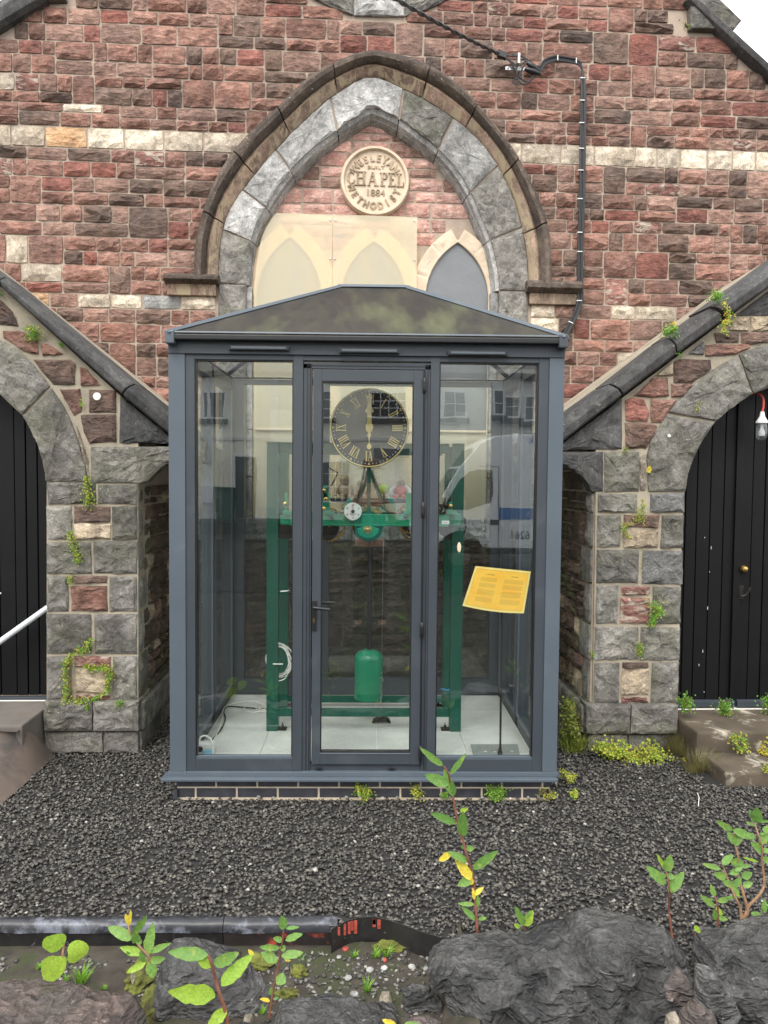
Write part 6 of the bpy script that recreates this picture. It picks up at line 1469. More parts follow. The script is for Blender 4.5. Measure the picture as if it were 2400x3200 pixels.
o = b.build('strip', M['edging'], ed, smooth=True); o.matrix_basis = ed.matrix_basis.inverted()
redm = plain('dull_red_paint', (.33, .06, .04), .6, 0, .4, 60)
for a, l in ((1062, .03), (1075, .042), (1088, .045), (1100, .035), (1112, .05), (1166, .03), (1176, .02), (1190, .034)):
    p = min(tops, key=lambda q: abs(q[0]-gp(a, 2880, 0).x)); o = MB().box(p[0]-.007, p[0]+.006, p[1]-.003, p[1]-.0005, .0-l, .002).build('red_drip', redm, ed, .001); o.matrix_basis = ed.matrix_basis.inverted()
def tsoil(x, y): return (np.abs(x) > 1.6) | (y > 2.80)
chips('loose_grit', 5200, (-1.6, 1.4, 2.2, 2.82), (.004, .012), M['grit'], 9, .004, ZS+.002, lambda x, y: (y > 2.80) | ((x < -.35) & (np.sin(x*19)+np.cos(y*31) > -.2)))
# boulders: outline traced on their own upright plane, swollen to real thickness
def boulder(name, pts, y, T, mat, seed, label, tilt=0.0, rough=.035, rings=9, cat='rock', dpx=38):
    F_ = Frame(0, y, 0, 0); q = [F_.at(p[0], p[1]+dpx) for p in pts]; rg_ = random.Random(seed)
    rs = []; n = len(q)
    for i in range(n):
        p0, p1 = q[i], q[(i+1) % n]; L_ = math.hypot(p1[0]-p0[0], p1[1]-p0[1]); k = max(1, int(L_/.055))
        rs += [(p0[0]+(p1[0]-p0[0])*j/k, p0[1]+(p1[1]-p0[1])*j/k) for j in range(k)]
    m = len(rs); cx_ = sum(p[0] for p in rs)/m; cz_ = sum(p[1] for p in rs)/m; vs = []; off_ = Vector((seed*3.1, seed*1.7, 0))
    rings = max(4, int(rings*.55)); prof = [math.pi*k/(2*rings) for k in range(2*rings+1)]       # front pole .. rim .. back pole
    for a in prof[1:-1]:
        s = math.sin(a)**.55; d_ = -math.cos(a); d_ = math.copysign(abs(d_)**.8, d_)
        for x, z in rs:
            X = cx_+(x-cx_)*s; Zz = cz_+(z-cz_)*s; Y = d_*T*(1 if d_ < 0 else .22) + (Zz-cz_)*tilt*.4
            v = Vector((X, Y, Zz)); nv = Vector((v.x*6, v.y*6, v.z*14))+off_
            h = noise.ridged_multi_fractal(nv, 1.0, 2.1, 5, 1.0, 2.0)*.35 + noise.noise(nv*.5)*.7; st_ = noise.cell(Vector((v.x*9+v.z*6, v.y*8, v.z*22))+off_)*.35
            fade = .25 if abs(d_) < .3 else 1
            led = 0*(math.floor(v.z*34+v.x*7+noise.noise(nv*.6)*2.2) % 3)*.5 + (math.floor(v.x*13-v.z*9+noise.noise(nv*.5+Vector((3, 3, 3)))*1.8) % 2)*.5
            Y += (-1 if d_ < 0 else 1)*rough*(h+st_+led*.75)*fade*1.2; X += noise.noise(nv*1.5+Vector((9, 0, 0)))*rough*.5+rg_.uniform(-.006, .006)*(T/.12); Zz += noise.noise(nv*1.5+Vector((0, 9, 0)))*rough*.4+rg_.uniform(-.005, .005)*(T/.12); Y += rg_.uniform(-.5, .5)*rough
            vs.append((X-cx_, Y, Zz-cz_))
    R_ = 2*rings-1; fs = [(k*m+i, k*m+(i+1) % m, (k+1)*m+(i+1) % m, (k+1)*m+i) for k in range(R_-1) for i in range(m)]
    c0_ = len(vs); vs += [(0, -T, 0), (0, T*.22, 0)]; fs += [(c0_, (i+1) % m, i) for i in range(m)]+[(c0_+1, (R_-1)*m+i, (R_-1)*m+(i+1) % m) for i in range(m)]
    me = MB().add(vs, fs).mesh(name); bm = bmesh.new(); bm.from_mesh(me); bmesh.ops.triangulate(bm, faces=bm.faces); bmesh.ops.subdivide_edges(bm, edges=bm.edges, cuts=4 if T > .09 else 2, use_grid_fill=True); bm.normal_update()
    for v in bm.verts:
        q_ = v.co*22+off_; hh = noise.ridged_multi_fractal(Vector((q_.x, q_.y, q_.z*2.4)), 1.0, 2.2, 4, 1.0, 2.0)*.006 + (math.floor(v.co.z*46+noise.noise(q_*.25)*3) % 2)*.0035
        v.co += v.normal*hh*(1 if T > .09 else .4)
    bm.to_mesh(me); bm.free(); me.materials.append(mat); o = bpy.data.objects.new(name, me); col.objects.link(o); o.location = (cx_, y, cz_); tag(o, label, cat); return o
boulder('boulder', [(1352, 2975), (1420, 2940), (1520, 2935), (1640, 2925), (1720, 2902), (1790, 2895), (1840, 2868), (1900, 2850), (1960, 2852), (2020, 2880), (2090, 2892), (2120, 2940), (2150, 3000), (2090, 3050), (2075, 3120), (2090, 3200), (2100, 3420), (1500, 3420), (1430, 3200), (1400, 3100), (1385, 3020)], 2.52, .17, M['rock'], 4, 'largest dark slaty boulder, right of centre in the foreground', .25, .045, 14)
boulder('boulder', [(2178, 2960), (2200, 2900), (2260, 2880), (2340, 2872), (2440, 2870), (2700, 2880), (2700, 3420), (2330, 3420), (2290, 3160), (2240, 3100), (2195, 3050)], 2.50, .16, M['rock'], 9, 'dark boulder with a lit flat face at the right end of the rocks', .2, .04, 12)
boulder('boulder', [(2180, 2980), (2215, 2990), (2280, 3060), (2300, 3120), (2260, 3180), (2225, 3120), (2172, 3090)], 2.36, .05, M['rock'], 12, 'steep narrow slate slab wedged against the right boulder', .1, .012)
boulder('rock', [(2050, 3010), (2085, 2985), (2130, 3000), (2165, 3040), (2150, 3100), (2100, 3080), (2060, 3050)], 2.42, .05, M['rockbrown'], 14, 'pinkish brown rock wedged between the two big boulders', .1, .015)
boulder('rock', [(2085, 3140), (2110, 3130), (2125, 3150), (2120, 3190), (2092, 3200), (2080, 3170)], 2.30, .03, M['palerock'], 15, 'small pale tan stone low between the big boulders', 0, .006)
boulder('rock', [(2125, 3200), (2135, 3130), (2170, 3090), (2225, 3130), (2245, 3220), (2240, 3330), (2130, 3330)], 2.28, .06, M['rockbrown'], 16, 'smooth grey brown stone at the foot of the steep slab', .1, .012)
boulder('boulder', [(512, 2965), (540, 2935), (600, 2925), (660, 2945), (740, 2975), (800, 3020), (850, 3090), (850, 3150), (760, 3210), (600, 3230), (500, 3220), (500, 3080)], 2.58, .13, M['rock'], 21, 'black angular boulder left of centre behind the large leaved shoot', .3, .03, 10)
boulder('boulder', [(-120, 3090), (0, 3072), (150, 3080), (300, 3095), (400, 3120), (440, 3160), (460, 3260), (450, 3400), (-120, 3400)], 2.36, .16, M['rockbrown'], 25, 'flat brown boulder across the bottom left corner', .5, .02, 10)
boulder('boulder', [(840, 3190), (880, 3130), (960, 3115), (1080, 3125), (1190, 3130), (1230, 3160), (1260, 3240), (1250, 3420), (830, 3420)], 2.40, .13, M['rock'], 27, 'dark jagged boulder low in the centre of the foreground', .4, .03, 10)
boulder('rock', [(1258, 3060), (1290, 3042), (1340, 3046), (1378, 3090), (1384, 3120), (1330, 3104), (1290, 3140), (1264, 3120)], 2.50, .02, M['rock'], 31, 'flat grey slate flake leaning left of the largest boulder', .3, .006)
boulder('rock', [(1284, 3152), (1340, 3146), (1372, 3160), (1392, 3200), (1360, 3215), (1300, 3200)], 2.40, .03, M['rockbrown'], 32, 'pinkish flake lying under the grey slate flake', .3, .006)
boulder('rock', [(1180, 3110), (1196, 3066), (1214, 3066), (1226, 3100), (1220, 3124)], 2.52, .02, M['palerock'], 33, 'small pale upright stone beside the front grass tuft', 0, .005)
boulder('rock', [(758, 3170), (766, 3142), (784, 3138), (790, 3166), (780, 3180)], 2.44, .02, M['palerock'], 34, 'small tan pebble at the foot of the large leaved shoot', 0, .004)
boulder('rock', [(735, 3210), (750, 3165), (790, 3170), (830, 3190), (840, 3230), (760, 3260)], 2.38, .04, M['rock'], 35, 'grey wedge stone between the two front dark boulders', .2, .01)
rg = random.Random(77)
def pebble(px, py, s, mat, label, z=ZS):
    p = gp(px, py, z); me = bpy.data.meshes.new('pebble'); bm = bmesh.new(); bmesh.ops.create_icosphere(bm, subdivisions=2, radius=s)
    for v in bm.verts: v.co *= 1+noise.noise(v.co*40+Vector((px, py, 0)))*.5; v.co.z *= .6
    bm.to_mesh(me); bm.free(); me.materials.append(mat); o = bpy.data.objects.new('pebble', me); col.objects.link(o); o.location = (p.x, p.y, z+s*.35); tag(o, label, 'pebble'); return o
pebble(1080, 2968, .012, redm, 'brick red pebble in front of the kerb end'); pebble(1203, 3002, .010, redm, 'small dark red pebble beside the tall grass tuft')
ORD = ['first', 'second', 'third', 'fourth', 'fifth', 'sixth', 'seventh', 'eighth', 'ninth', 'tenth', 'eleventh', 'twelfth', 'thirteenth', 'fourteenth', 'fifteenth', 'sixteenth', 'seventeenth', 'eighteenth', 'nineteenth', 'twentieth', 'next to last', 'last', 'last', 'last', 'last', 'last']
for i, (a, b, s) in enumerate(((1060, 2995, .010), (1090, 3060, .013), (1105, 3110, .014), (1155, 3035, .015), (1200, 3030, .012), (1290, 3025, .014), (1330, 3030, .010))): pebble(a, b, s, M['pale'], ORD[i]+' pale pebble from the left in the grit below the wavy edging').__setitem__('group', 'pale pebbles in the grit')
for i, (a, b, s) in enumerate(((45, 2570, .012), (85, 2525, .008), (175, 2560, .011), (270, 2570, .009), (1360, 2703, .010), (1530, 2733, .010), (2255, 2672, .009))): pebble(a, b, s*.75, M['pale'], ORD[i]+' white pebble from the left on the dark gravel', .004).__setitem__('group', 'white pebbles on the gravel')
ip = -1
for i in range(26):
    a = 540+i*46+rg.uniform(-12, 12)
    if rg.random() < .7: ip += 1; pebble(a, 2494+rg.uniform(-3, 3), rg.uniform(.006, .011), M['lichen'] if rg.random() < .4 else M['pale'], ORD[ip]+' pale pebble from the left along the foot of the brick base', .0).__setitem__('group', 'pale pebbles along the brick base')

# ---------------------------------------------------------------- plants
def leaf_mesh(L_, W, curl, seed, n=10, fold=.25, round_=1.0):
    rg_ = random.Random(seed); vs = []; 
    for i in range(n+1):
        t = i/n; w_ = W*(math.sin(math.pi*min(1, t**(.8*round_)*.97+.02)))**(.75)*.5
        z = -curl*t*t*L_; wob = rg_.uniform(-.04, .04)*W
        wv = math.sin(t*17+seed*40)*W*.06; e1, e2 = 1+rg_.uniform(-.12, .08), 1+rg_.uniform(-.12, .08)
        vs += [(-w_*e1, z+w_*fold+wv+wob*.5, t*L_), (0, z, t*L_), (w_*e2, z+w_*fold-wv-wob*.5, t*L_)]
    fs = []
    for i in range(n): fs += [(i*3, i*3+1, i*3+4, i*3+3), (i*3+1, i*3+2, i*3+5, i*3+4)]
    return vs, fs
def shoot(name, label, cat, y, stem, leaves, r=(.005, .0025), stem_mat='stem', seed=0, extra=()):
    """a young shoot: stem and each leaf its own mesh; traced on an upright plane through the plant"""
    F_ = Frame(0, y, 0, 0); rg_ = random.Random(seed); bx0 = F_.at(*stem[0]); e = empty(name, (bx0[0], y, bx0[1])); tag(e, label, cat)
    for k, st_ in enumerate([stem]+list(extra)):
        pts = crv([(F_.at(*p)[0]-bx0[0], (0 if i == 0 else rg_.uniform(-.012, .012)), F_.at(*p)[1]-bx0[1]) for i, p in enumerate(st_)], 4); m = len(pts)
        MB().tube(pts, [r[0]+(r[1]-r[0])*i/(m-1) for i in range(m)], 7).build('stem', M[stem_mat], e, smooth=True)
    for bpx, bpy_, tpx_, tpy, wpx, mt in leaves:
        a = F_.at(bpx, bpy_); b_ = F_.at(tpx_, tpy); dx, dz = b_[0]-a[0], b_[1]-a[1]; L2 = math.hypot(dx, dz); sc_ = y/FPX
        dy = rg_.uniform(-.35, .2)*L2; L3_ = math.sqrt(L2*L2+dy*dy); vs, fs = leaf_mesh(L3_, wpx*sc_*1.08, rg_.uniform(-.12, .18), rg_.random())
        d = Vector((dx, dy, dz)).normalized(); view = Vector((a[0], y, a[1]-1.7)).normalized(); nrm = (-view - d*(-view).dot(d)).normalized(); nrm = (nrm+d.cross(nrm)*rg_.uniform(-.35, .35)).normalized(); side = d.cross(nrm).normalized()
        out = [tuple(Vector((a[0]-bx0[0], 0, a[1]-bx0[1]))+side*v[0]+nrm*v[1]+d*v[2]) for v in vs]
        MB().add(out, fs).build('leaf', M[mt], e, smooth=True, recalc=False)
def S(x0, y0, sc_, pts): return [tuple((x0+p[0]*sc_, y0+p[1]*sc_)+tuple(p[2:])) for p in pts]
def LV(x0, y0, s, L_): return [(x0+a*s, y0+b*s, x0+c*s, y0+d*s, w_*s, m) for a, b, c, d, w_, m in L_]
s3 = 300/1021
shoot('willow_shoot', 'tallest red stemmed willow shoot with green and yellow leaves in front of the kiosk', 'shoot', 2.66, S(1300, 2300, s3, [(650, 2290), (648, 2080), (625, 1650), (595, 1450), (540, 1270), (490, 1080), (440, 900), (395, 650), (365, 500), (340, 390), (295, 310)]),
  LV(1300, 2300, s3, [(285, 315, 48, 140, 75, 'leaf'), (360, 405, 530, 185, 60, 'leaf'), (345, 520, 92, 425, 110, 'leaf'), (395, 640, 300, 370, 85, 'leaf'), (405, 630, 370, 430, 60, 'leaf'), (425, 930, 140, 780, 80, 'leaf'), (495, 1075, 490, 750, 115, 'leaf'),
   (470, 800, 550, 770, 50, 'leaflime'), (535, 1200, 620, 1180, 60, 'leaf'), (500, 1200, 490, 1160, 30, 'leaf'), (545, 1335, 340, 1210, 80, 'leaf'), (375, 1240, 238, 1325, 70, 'leafyel'), (595, 1530, 415, 1300, 105, 'leafyel'), (600, 1580, 560, 1500, 60, 'leafyel'), (590, 1520, 440, 1585, 85, 'leaf'), (605, 1415, 870, 1200, 95, 'leaf'),
   (625, 1690, 720, 1620, 55, 'leafyel'), (620, 1740, 605, 1620, 40, 'leafyel'), (660, 1820, 655, 1690, 45, 'leaf'), (620, 1790, 445, 1780, 45, 'leaf'), (640, 1960, 475, 1830, 60, 'leaf'), (660, 1950, 760, 1940, 40, 'leaf')]), (.0055, .003), seed=1)
s4 = 450/1382
shoot('willow_shoot', 'small red stemmed shoot with four pale green leaves above the boulder gap', 'shoot', 2.58, S(1950, 2480, s4, [(468, 1420), (462, 1300), (440, 1100), (428, 950), (412, 800), (405, 730)]),
  LV(1950, 2480, s4, [(400, 865, 225, 705, 95, 'leaf'), (430, 945, 572, 750, 100, 'leaf'), (405, 745, 440, 585, 95, 'leaf'), (400, 725, 312, 575, 40, 'leaflime'), (410, 790, 480, 790, 60, 'leaf'), (410, 800, 378, 770, 40, 'leaf')]), (.0042, .0025), seed=2)
shoot('willow_shoot', 'branching willow sapling with many leaves at the right edge', 'shoot', 2.60, S(1950, 2480, s4, [(1130, 1240), (1160, 1150), (1200, 1080), (1300, 960), (1350, 860), (1330, 660), (1310, 500), (1275, 380), (1262, 290)]),
  LV(1950, 2480, s4, [(1040, 350, 885, 262, 60, 'leaf'), (1045, 350, 1255, 435, 85, 'leaf'), (1060, 480, 1000, 360, 60, 'leaf'), (1070, 500, 1110, 360, 75, 'leaf'), (1268, 280, 1195, 160, 50, 'leaf'), (1270, 280, 1255, 100, 105, 'leaf'), (1260, 310, 1165, 268, 25, 'leaf'), (1280, 270, 1400, 255, 25, 'leaf'),
   (1300, 470, 1390, 400, 80, 'leaf'), (1345, 565, 1205, 465, 80, 'leaf'), (1350, 380, 1390, 310, 60, 'leaf'), (1300, 390, 1390, 385, 25, 'leaf'), (1260, 430, 1160, 380, 55, 'leaf'), (930, 725, 725, 660, 50, 'leaf'), (945, 680, 1055, 600, 70, 'leaf'), (1020, 650, 1150, 660, 80, 'leaf'), (980, 800, 865, 770, 75, 'leaf'),
   (1100, 740, 1010, 770, 60, 'leaf'), (1130, 800, 1225, 760, 75, 'leaf'), (1040, 880, 945, 830, 70, 'leaf'), (1050, 900, 1120, 800, 60, 'leaf'), (1140, 890, 1235, 850, 60, 'leaf'), (1290, 655, 1140, 605, 25, 'leaflime'), (1340, 560, 1400, 540, 60, 'leaf'), (1340, 650, 1400, 620, 70, 'leaf'), (1120, 700, 1210, 690, 40, 'leaf'), (1100, 960, 1040, 910, 50, 'leaf'), (1080, 1000, 960, 970, 30, 'leaf'), (1040, 870, 1100, 990, 45, 'leaf'), (1130, 700, 1060, 740, 50, 'leaf')]), (.0058, .0026), 'stembrown', 3,
   extra=[S(1950, 2480, s4, [(1160, 1180), (1180, 1120), (1130, 930), (1110, 780), (1095, 600), (1075, 500), (1050, 380)]), S(1950, 2480, s4, [(1130, 1220), (1120, 1100), (1060, 990), (1000, 830), (945, 660)])])
shoot('willow_shoot', 'short shoot with narrow leaves left of the branching sapling', 'shoot', 2.60, S(1950, 2480, s4, [(900, 1280), (895, 1130), (880, 1040), (868, 980)]),
  LV(1950, 2480, s4, [(865, 1080, 685, 940, 65, 'leaf'), (870, 985, 838, 880, 50, 'leaf'), (860, 1015, 770, 1010, 22, 'leaf'), (895, 1030, 1045, 1020, 50, 'leaf'), (885, 1215, 850, 1090, 55, 'leaf'), (940, 1170, 890, 1095, 45, 'leaflime'), (900, 1190, 1000, 1210, 45, 'leaf')]), (.0040, .0025), seed=4)
shoot('willow_shoot', 'single low sprig at the far right edge beside the sapling', 'shoot', 2.60, S(1950, 2480, s4, [(1345, 1260), (1342, 1150)]), LV(1950, 2480, s4, [(1345, 1145, 1355, 1020, 50, 'leaf'), (1335, 1185, 1220, 1160, 60, 'leaf'), (1350, 1190, 1420, 1180, 50, 'leaf'), (1335, 1130, 1315, 1095, 16, 'leaf')]), (.003, .002), seed=5)
shoot('willow_shoot', 'tiny three leaved sprout behind the largest boulder', 'shoot', 2.70, [(1642, 2935), (1640, 2895), (1636, 2875)], [(1640, 2893, 1606, 2826, 22, 'leaf'), (1640, 2893, 1664, 2845, 28, 'leaflime'), (1640, 2870, 1658, 2842, 10, 'leaf'), (1625, 2898, 1606, 2888, 14, 'leaflime')], (.003, .002), seed=6)
shoot('willow_shoot', 'single lime leaf in the gap between the boulders', 'shoot', 2.50, [(2172, 2925), (2172, 2905)], [(2170, 2893, 2186, 2912, 16, 'leaflime')], (.002, .001), seed=7)
s5 = 700/1659
shoot('bramble_seedling', 'seedling with three round lime green toothed leaves at bottom left', 'seedling', 2.44, S(0, 2800, s5, [(475, 500), (470, 420), (465, 370)]), LV(0, 2800, s5, [(460, 340, 325, 350, 0, 'leaflime')][:0]), (.004, .003), 'stembrown', 8)
def round_leaf(e, F_, y, bx0, poly, mat, dy=-.01, tooth=.0):
    q = [F_.at(*p) for p in poly]; q = crv(q, 4, True); cx_ = sum(p[0] for p in q)/len(q); cz_ = sum(p[1] for p in q)/len(q); vs = []; m = len(q)
    for s in (1, .6, .25):
        for i, (x, z) in enumerate(q): k = s*(1+(tooth if i % 2 else 0)*(s == 1)); vs.append((cx_+(x-cx_)*k-bx0[0], dy+.012*s*s*math.sin(i/m*6.28*2)*.4-.006*(1-s), cz_+(z-cz_)*k-bx0[1]))
    fs = [(k*m+i, k*m+(i+1) % m, (k+1)*m+(i+1) % m, (k+1)*m+i) for k in range(2) for i in range(m)]; fs.append(tuple(2*m+i for i in range(m)))
    MB().add(vs, fs).build('leaf', M[mat], e, smooth=True, recalc=False)
e = [o for o in col.objects if o.name.startswith('bramble_seedling')][0]; F_ = Frame(0, 2.44, 0, 0); b0 = F_.at(*S(0, 2800, s5, [(475, 500)])[0])
for poly in ([(380, 398), (330, 375), (322, 340), (350, 290), (420, 262), (480, 265), (497, 300), (480, 350), (440, 385), (400, 395)], [(512, 375), (530, 340), (580, 315), (640, 322), (670, 355), (655, 410), (610, 450), (555, 482), (515, 460), (520, 410)],
             [(440, 430), (490, 440), (500, 480), (490, 530), (440, 590), (350, 628), (325, 590), (315, 530), (330, 460), (390, 422)]): round_leaf(e, F_, 2.55, b0, S(0, 2800, s5, poly), 'leaflime', -.012, .03)
shoot('willow_shoot', 'bushy willow shoot with pink tips over the worn kerb', 'shoot', 2.46, S(0, 2800, s5, [(1110, 560), (1100, 450), (1050, 390), (1000, 330), (965, 250), (940, 200)]),
  LV(0, 2800, s5, [(980, 320, 790, 240, 80, 'leaf'), (985, 290, 1098, 118, 60, 'leaf'), (1010, 350, 1010, 240, 60, 'leaf'), (950, 225, 978, 95, 30, 'leafyel'), (945, 200, 925, 130, 30, 'leafyel'), (1090, 440, 1120, 220, 75, 'leaf'), (1115, 415, 1260, 325, 45, 'leaf'), (1050, 430, 882, 395, 60, 'leaflime'), (960, 445, 945, 400, 25, 'leaf'),
   (1080, 490, 945, 550, 50, 'leaflime'), (1110, 480, 1220, 470, 55, 'leaf'), (1110, 485, 1145, 590, 80, 'leaf'), (1070, 490, 1045, 400, 40, 'leaf'), (1040, 360, 1010, 300, 40, 'leaf'), (985, 560, 985, 640, 30, 'palerock')]), (.0045, .0025), 'stembrown', 10)
s6 = 800/1659
shoot('willow_shoot', 'large leaved red stemmed shoot in front of the black boulder', 'shoot', 2.26, S(600, 2800, s6, [(245, 900), (215, 740), (180, 640), (150, 560), (130, 450), (105, 385)]),
  LV(600, 2800, s6, [(100, 385, -150, 360, 80, 'leaf'), (125, 460, 25, 375, 70, 'leaflime'), (140, 440, 298, 385, 80, 'leaf'), (190, 580, 378, 410, 90, 'leaflime'), (150, 645, -125, 555, 115, 'leaflime'), (225, 730, 110, 828, 75, 'leaflime')]), (.0065, .0035), 'stem', 11)
shoot('willow_shoot', 'thin red shoot with oval leaves standing before the red streaked kerb', 'shoot', 2.34, S(600, 2800, s6, [(500, 790), (520, 660), (545, 520), (570, 400), (585, 300), (595, 215)]),
  LV(600, 2800, s6, [(595, 215, 582, 115, 55, 'leaf'), (610, 210, 695, 200, 25, 'leaf'), (605, 285, 722, 240, 45, 'leaf'), (590, 290, 525, 275, 35, 'leaf'), (565, 335, 438, 325, 40, 'leaf'), (550, 430, 445, 375, 65, 'leaf'), (580, 390, 718, 385, 55, 'leaf'), (605, 345, 570, 325, 35, 'leaf'), (550, 520, 610, 550, 70, 'leaf'), (600, 410, 640, 415, 20, 'leafyel'), (505, 680, 445, 650, 25, 'leafyel'), (520, 640, 515, 590, 45, 'leaf'), (530, 665, 565, 660, 16, 'leaf')]), (.004, .0022), 'stem', 12)
shoot('seedling', 'tiny yellow leaf on a thin stalk behind the black boulder', 'seedling', 2.60, [(754, 2998), (758, 2978)], [(792, 2985, 776, 2968, 13, 'leafyel')], (.0015, .001), 'stembrown', 13)
shoot('willow_shoot', 'leaf tips of a shoot cut off by the bottom edge', 'shoot', 2.30, [(1225, 3260), (1232, 3215)], [(1240, 3208, 1195, 3188, 20, 'leafyel'), (1262, 3206, 1310, 3194, 22, 'leaf')], (.003, .002), 'stem', 14)

# tufts and small wall plants
def tuft(px, py, h, n, mat, label, z=ZS, spread=.4, cat='grass tuft', name='grass_tuft', group=None, wide=.0018, rad=.006):
    p = gp(px, py, z); rg_ = random.Random(px*7+py); b = MB()
    for i in range(n):
        a = rg_.uniform(0, 6.28); l = h*rg_.uniform(.5, 1.1); lean = rg_.uniform(.1, spread*2); r0 = rg_.uniform(0, rad); s = Vector((math.cos(a)*r0, math.sin(a)*r0, 0)); d = Vector((math.cos(a)*lean, math.sin(a)*lean, 1)).normalized(); q = Vector((-math.sin(a+.7), math.cos(a+.7), 0))*wide
        m_ = s+d*l*.55; t = s+d*l+Vector((math.cos(a), math.sin(a), 0))*l*.25-Vector((0, 0, l*.08))
        b.add([s-q, s+q, m_+q*.8, m_-q*.8, t], [(0, 1, 2, 3), (3, 2, 4)])
    o = b.build(name, M[mat], None, recalc=False); o.location = p; return tag(o, label, cat, group)
tuft(1208, 2990, .055, 34, 'grass', 'tall bright grass tuft under the wavy edging strip', spread=.5); tuft(1172, 2992, .04, 40, 'grass', 'bushy grass tuft left of the tall one under the edging', spread=.6); tuft(1105, 2992, .032, 24, 'grass', 'small grass tuft near the kerb end')
tuft(1148, 3100, .05, 46, 'grass', 'bright grass tuft in the grit nearest the bottom edge', spread=.5); tuft(255, 3068, .06, 60, 'grass', 'dense green grass tuft beside the round leaved seedling', spread=.5, rad=.02); tuft(325, 3092, .02, 18, 'grass', 'tiny grass tuft beside the brown boulder'); tuft(120, 3030, .03, 30, 'grass', 'small grass tuft left of the round leaved seedling')
tuft(205, 3068, .03, 20, 'grass', 'low grass tuft directly under the round leaved seedling'); tuft(690, 3000, .02, 14, 'grass', 'tiny grass blades in the moss by the red streaked kerb') 
tuft(942, 3000, .022, 14, 'grass', 'tiny grass tuft among the grit below the red streaked kerb'); tuft(820, 3168, .03, 20, 'grass', 'grass blades at the base of the thin red shoot')
for i, (a, b_, w_, h_) in enumerate(((440, 3050, .05, .09), (490, 3130, .05, .10), (805, 3010, .06, .05), (1225, 2960, .07, .03), (900, 3110, .04, .02), (935, 3040, .03, .03))):
    p = gp(a, b_, ZS); me = bpy.data.meshes.new('moss'); bm = bmesh.new(); bmesh.ops.create_icosphere(bm, subdivisions=4, radius=1)
    for v in bm.verts: v.co *= 1+noise.noise(v.co*3+Vector((i*9, 0, 0)))*.45+noise.noise(v.co*14)*.12
    bm.transform(Matrix.Diagonal((w_, h_, .022, 1))); bm.to_mesh(me); bm.free(); me.materials.append(M['moss']); o = bpy.data.objects.new('moss', me); col.objects.link(o); o.location = p; tag(o, kind='stuff')
def clump(F_, pts, y, n, size, mats, label, depth=.03, spread=14, seed=1, cat='plant', name='wall_plant', stems=True, stemmat='stembrown', hang=0.0):
    """low plant in a wall joint: many small folded leaves on thin stalks"""
    rg_ = random.Random(seed); b = MB(); sb = MB(); base = F_.at(pts[0][0], pts[0][1], y); org = Vector((base[0], y, base[1])); e = empty(name, tuple(F_.M @ org), F_.t); tag(e, label, cat); sc_ = (F_.at(pts[0][0]+10, pts[0][1], y)[0]-base[0])/10
    bs = [MB() for _ in mats]
    pts = [(p[0], p[1], p[2]*1.25) for p in pts]
    for i in range(int(n*1.15)):
        k = rg_.random()*(len(pts)-1); j = min(int(k), len(pts)-2) if len(pts) > 1 else 0; t = k-j; p0 = pts[j]; p1 = pts[min(j+1, len(pts)-1)]; wd = p0[2]*(1-t)+p1[2]*t
        r_ = rg_.gauss(0, .45)*wd; a = rg_.uniform(0, 6.28); px_, py_ = p0[0]+(p1[0]-p0[0])*t+r_*math.cos(a), p0[1]+(p1[1]-p0[1])*t+r_*math.sin(a)*.9
        x, z = F_.at(px_, py_, y); yy = y-abs(rg_.gauss(0, .5))*depth*(1-min(1, abs(r_)/(wd+1e-6))*.5); c_ = Vector((x, yy, z))-org; s = size*rg_.uniform(.55, 1.2)
        d = Vector((rg_.uniform(-1, 1), rg_.uniform(-1, .1), rg_.uniform(-.8, .9)-hang)).normalized(); nn = Vector((rg_.uniform(-.6, .6), -1, rg_.uniform(-.1, 1.0))).normalized(); sd = d.cross(nn).normalized(); nn = sd.cross(d)
        q = rg_.randrange(len(mats)); f_ = nn*s*.18
        bs[q].add([c_, c_+d*s*.35-sd*s*.42+f_, c_+d*s*.75-sd*s*.36+f_, c_+d*s*.95, c_+d*s*.75+sd*s*.36+f_, c_+d*s*.35+sd*s*.42+f_, c_+d*s*.45], [(0, 1, 6), (1, 2, 6), (2, 3, 6), (3, 4, 6), (4, 5, 6), (5, 0, 6)])
        if stems and i % 5 == 0: u_ = Vector((0, 0, .0007)); v0 = Vector((c_.x*.8, 0, c_.z*.8-.01)); sb.add([v0-u_, v0+u_, c_+u_, c_-u_], [(0, 1, 2, 3)])
    for q, m_ in zip(bs, mats):
        if q.v: q.build('foliage', M[m_], e, recalc=False)
    if sb.v: sb.build('stalks', M[stemmat], e, recalc=False)
    return e
W, WG, CL = ['wallplant', 'wallgreen', 'clover'], ['wallgreen', 'wallgreen', 'wallplant'], ['clover', 'clover', 'wallplant']
s3_ = .3617
clump(PL, [(92, 1025, 26), (118, 1040, 26), (98, 1062, 22)], -.02, 260, .011, WG+['clover'], 'leafy fern-like plant hanging from the left coping joint', .05, seed=1)
clump(PL, [(2, 920, 12)]*2, -.02, 40, .010, WG, 'small green sprig at the left edge under the coping', seed=2); clump(PL, [(196, 1084, 13), (190, 1075, 10)], -.02, 60, .008, WG, 'dark green sprig below the middle of the left coping', seed=3)
clump(PL, [(258, 1250, 10), (256, 1275, 9)], -.02, 45, .008, W, 'sparse sprig in the joint beside the white spotted stone', seed=4)
clump(PL, [(272, 1490, 12), (275, 1525, 20), (280, 1560, 26), (275, 1575, 22)], -.02, 340, .010, W+['clover'], 'yellow green trailing plant level with the left arch springing', .04, seed=5)
clump(PL, [(222, 1662, 12), (225, 1690, 22), (238, 1725, 22), (250, 1760, 12)], -.02, 300, .010, W+['clover'], 'rusty yellow trailing plant beside the cream quoin on the left porch', .04, seed=6)
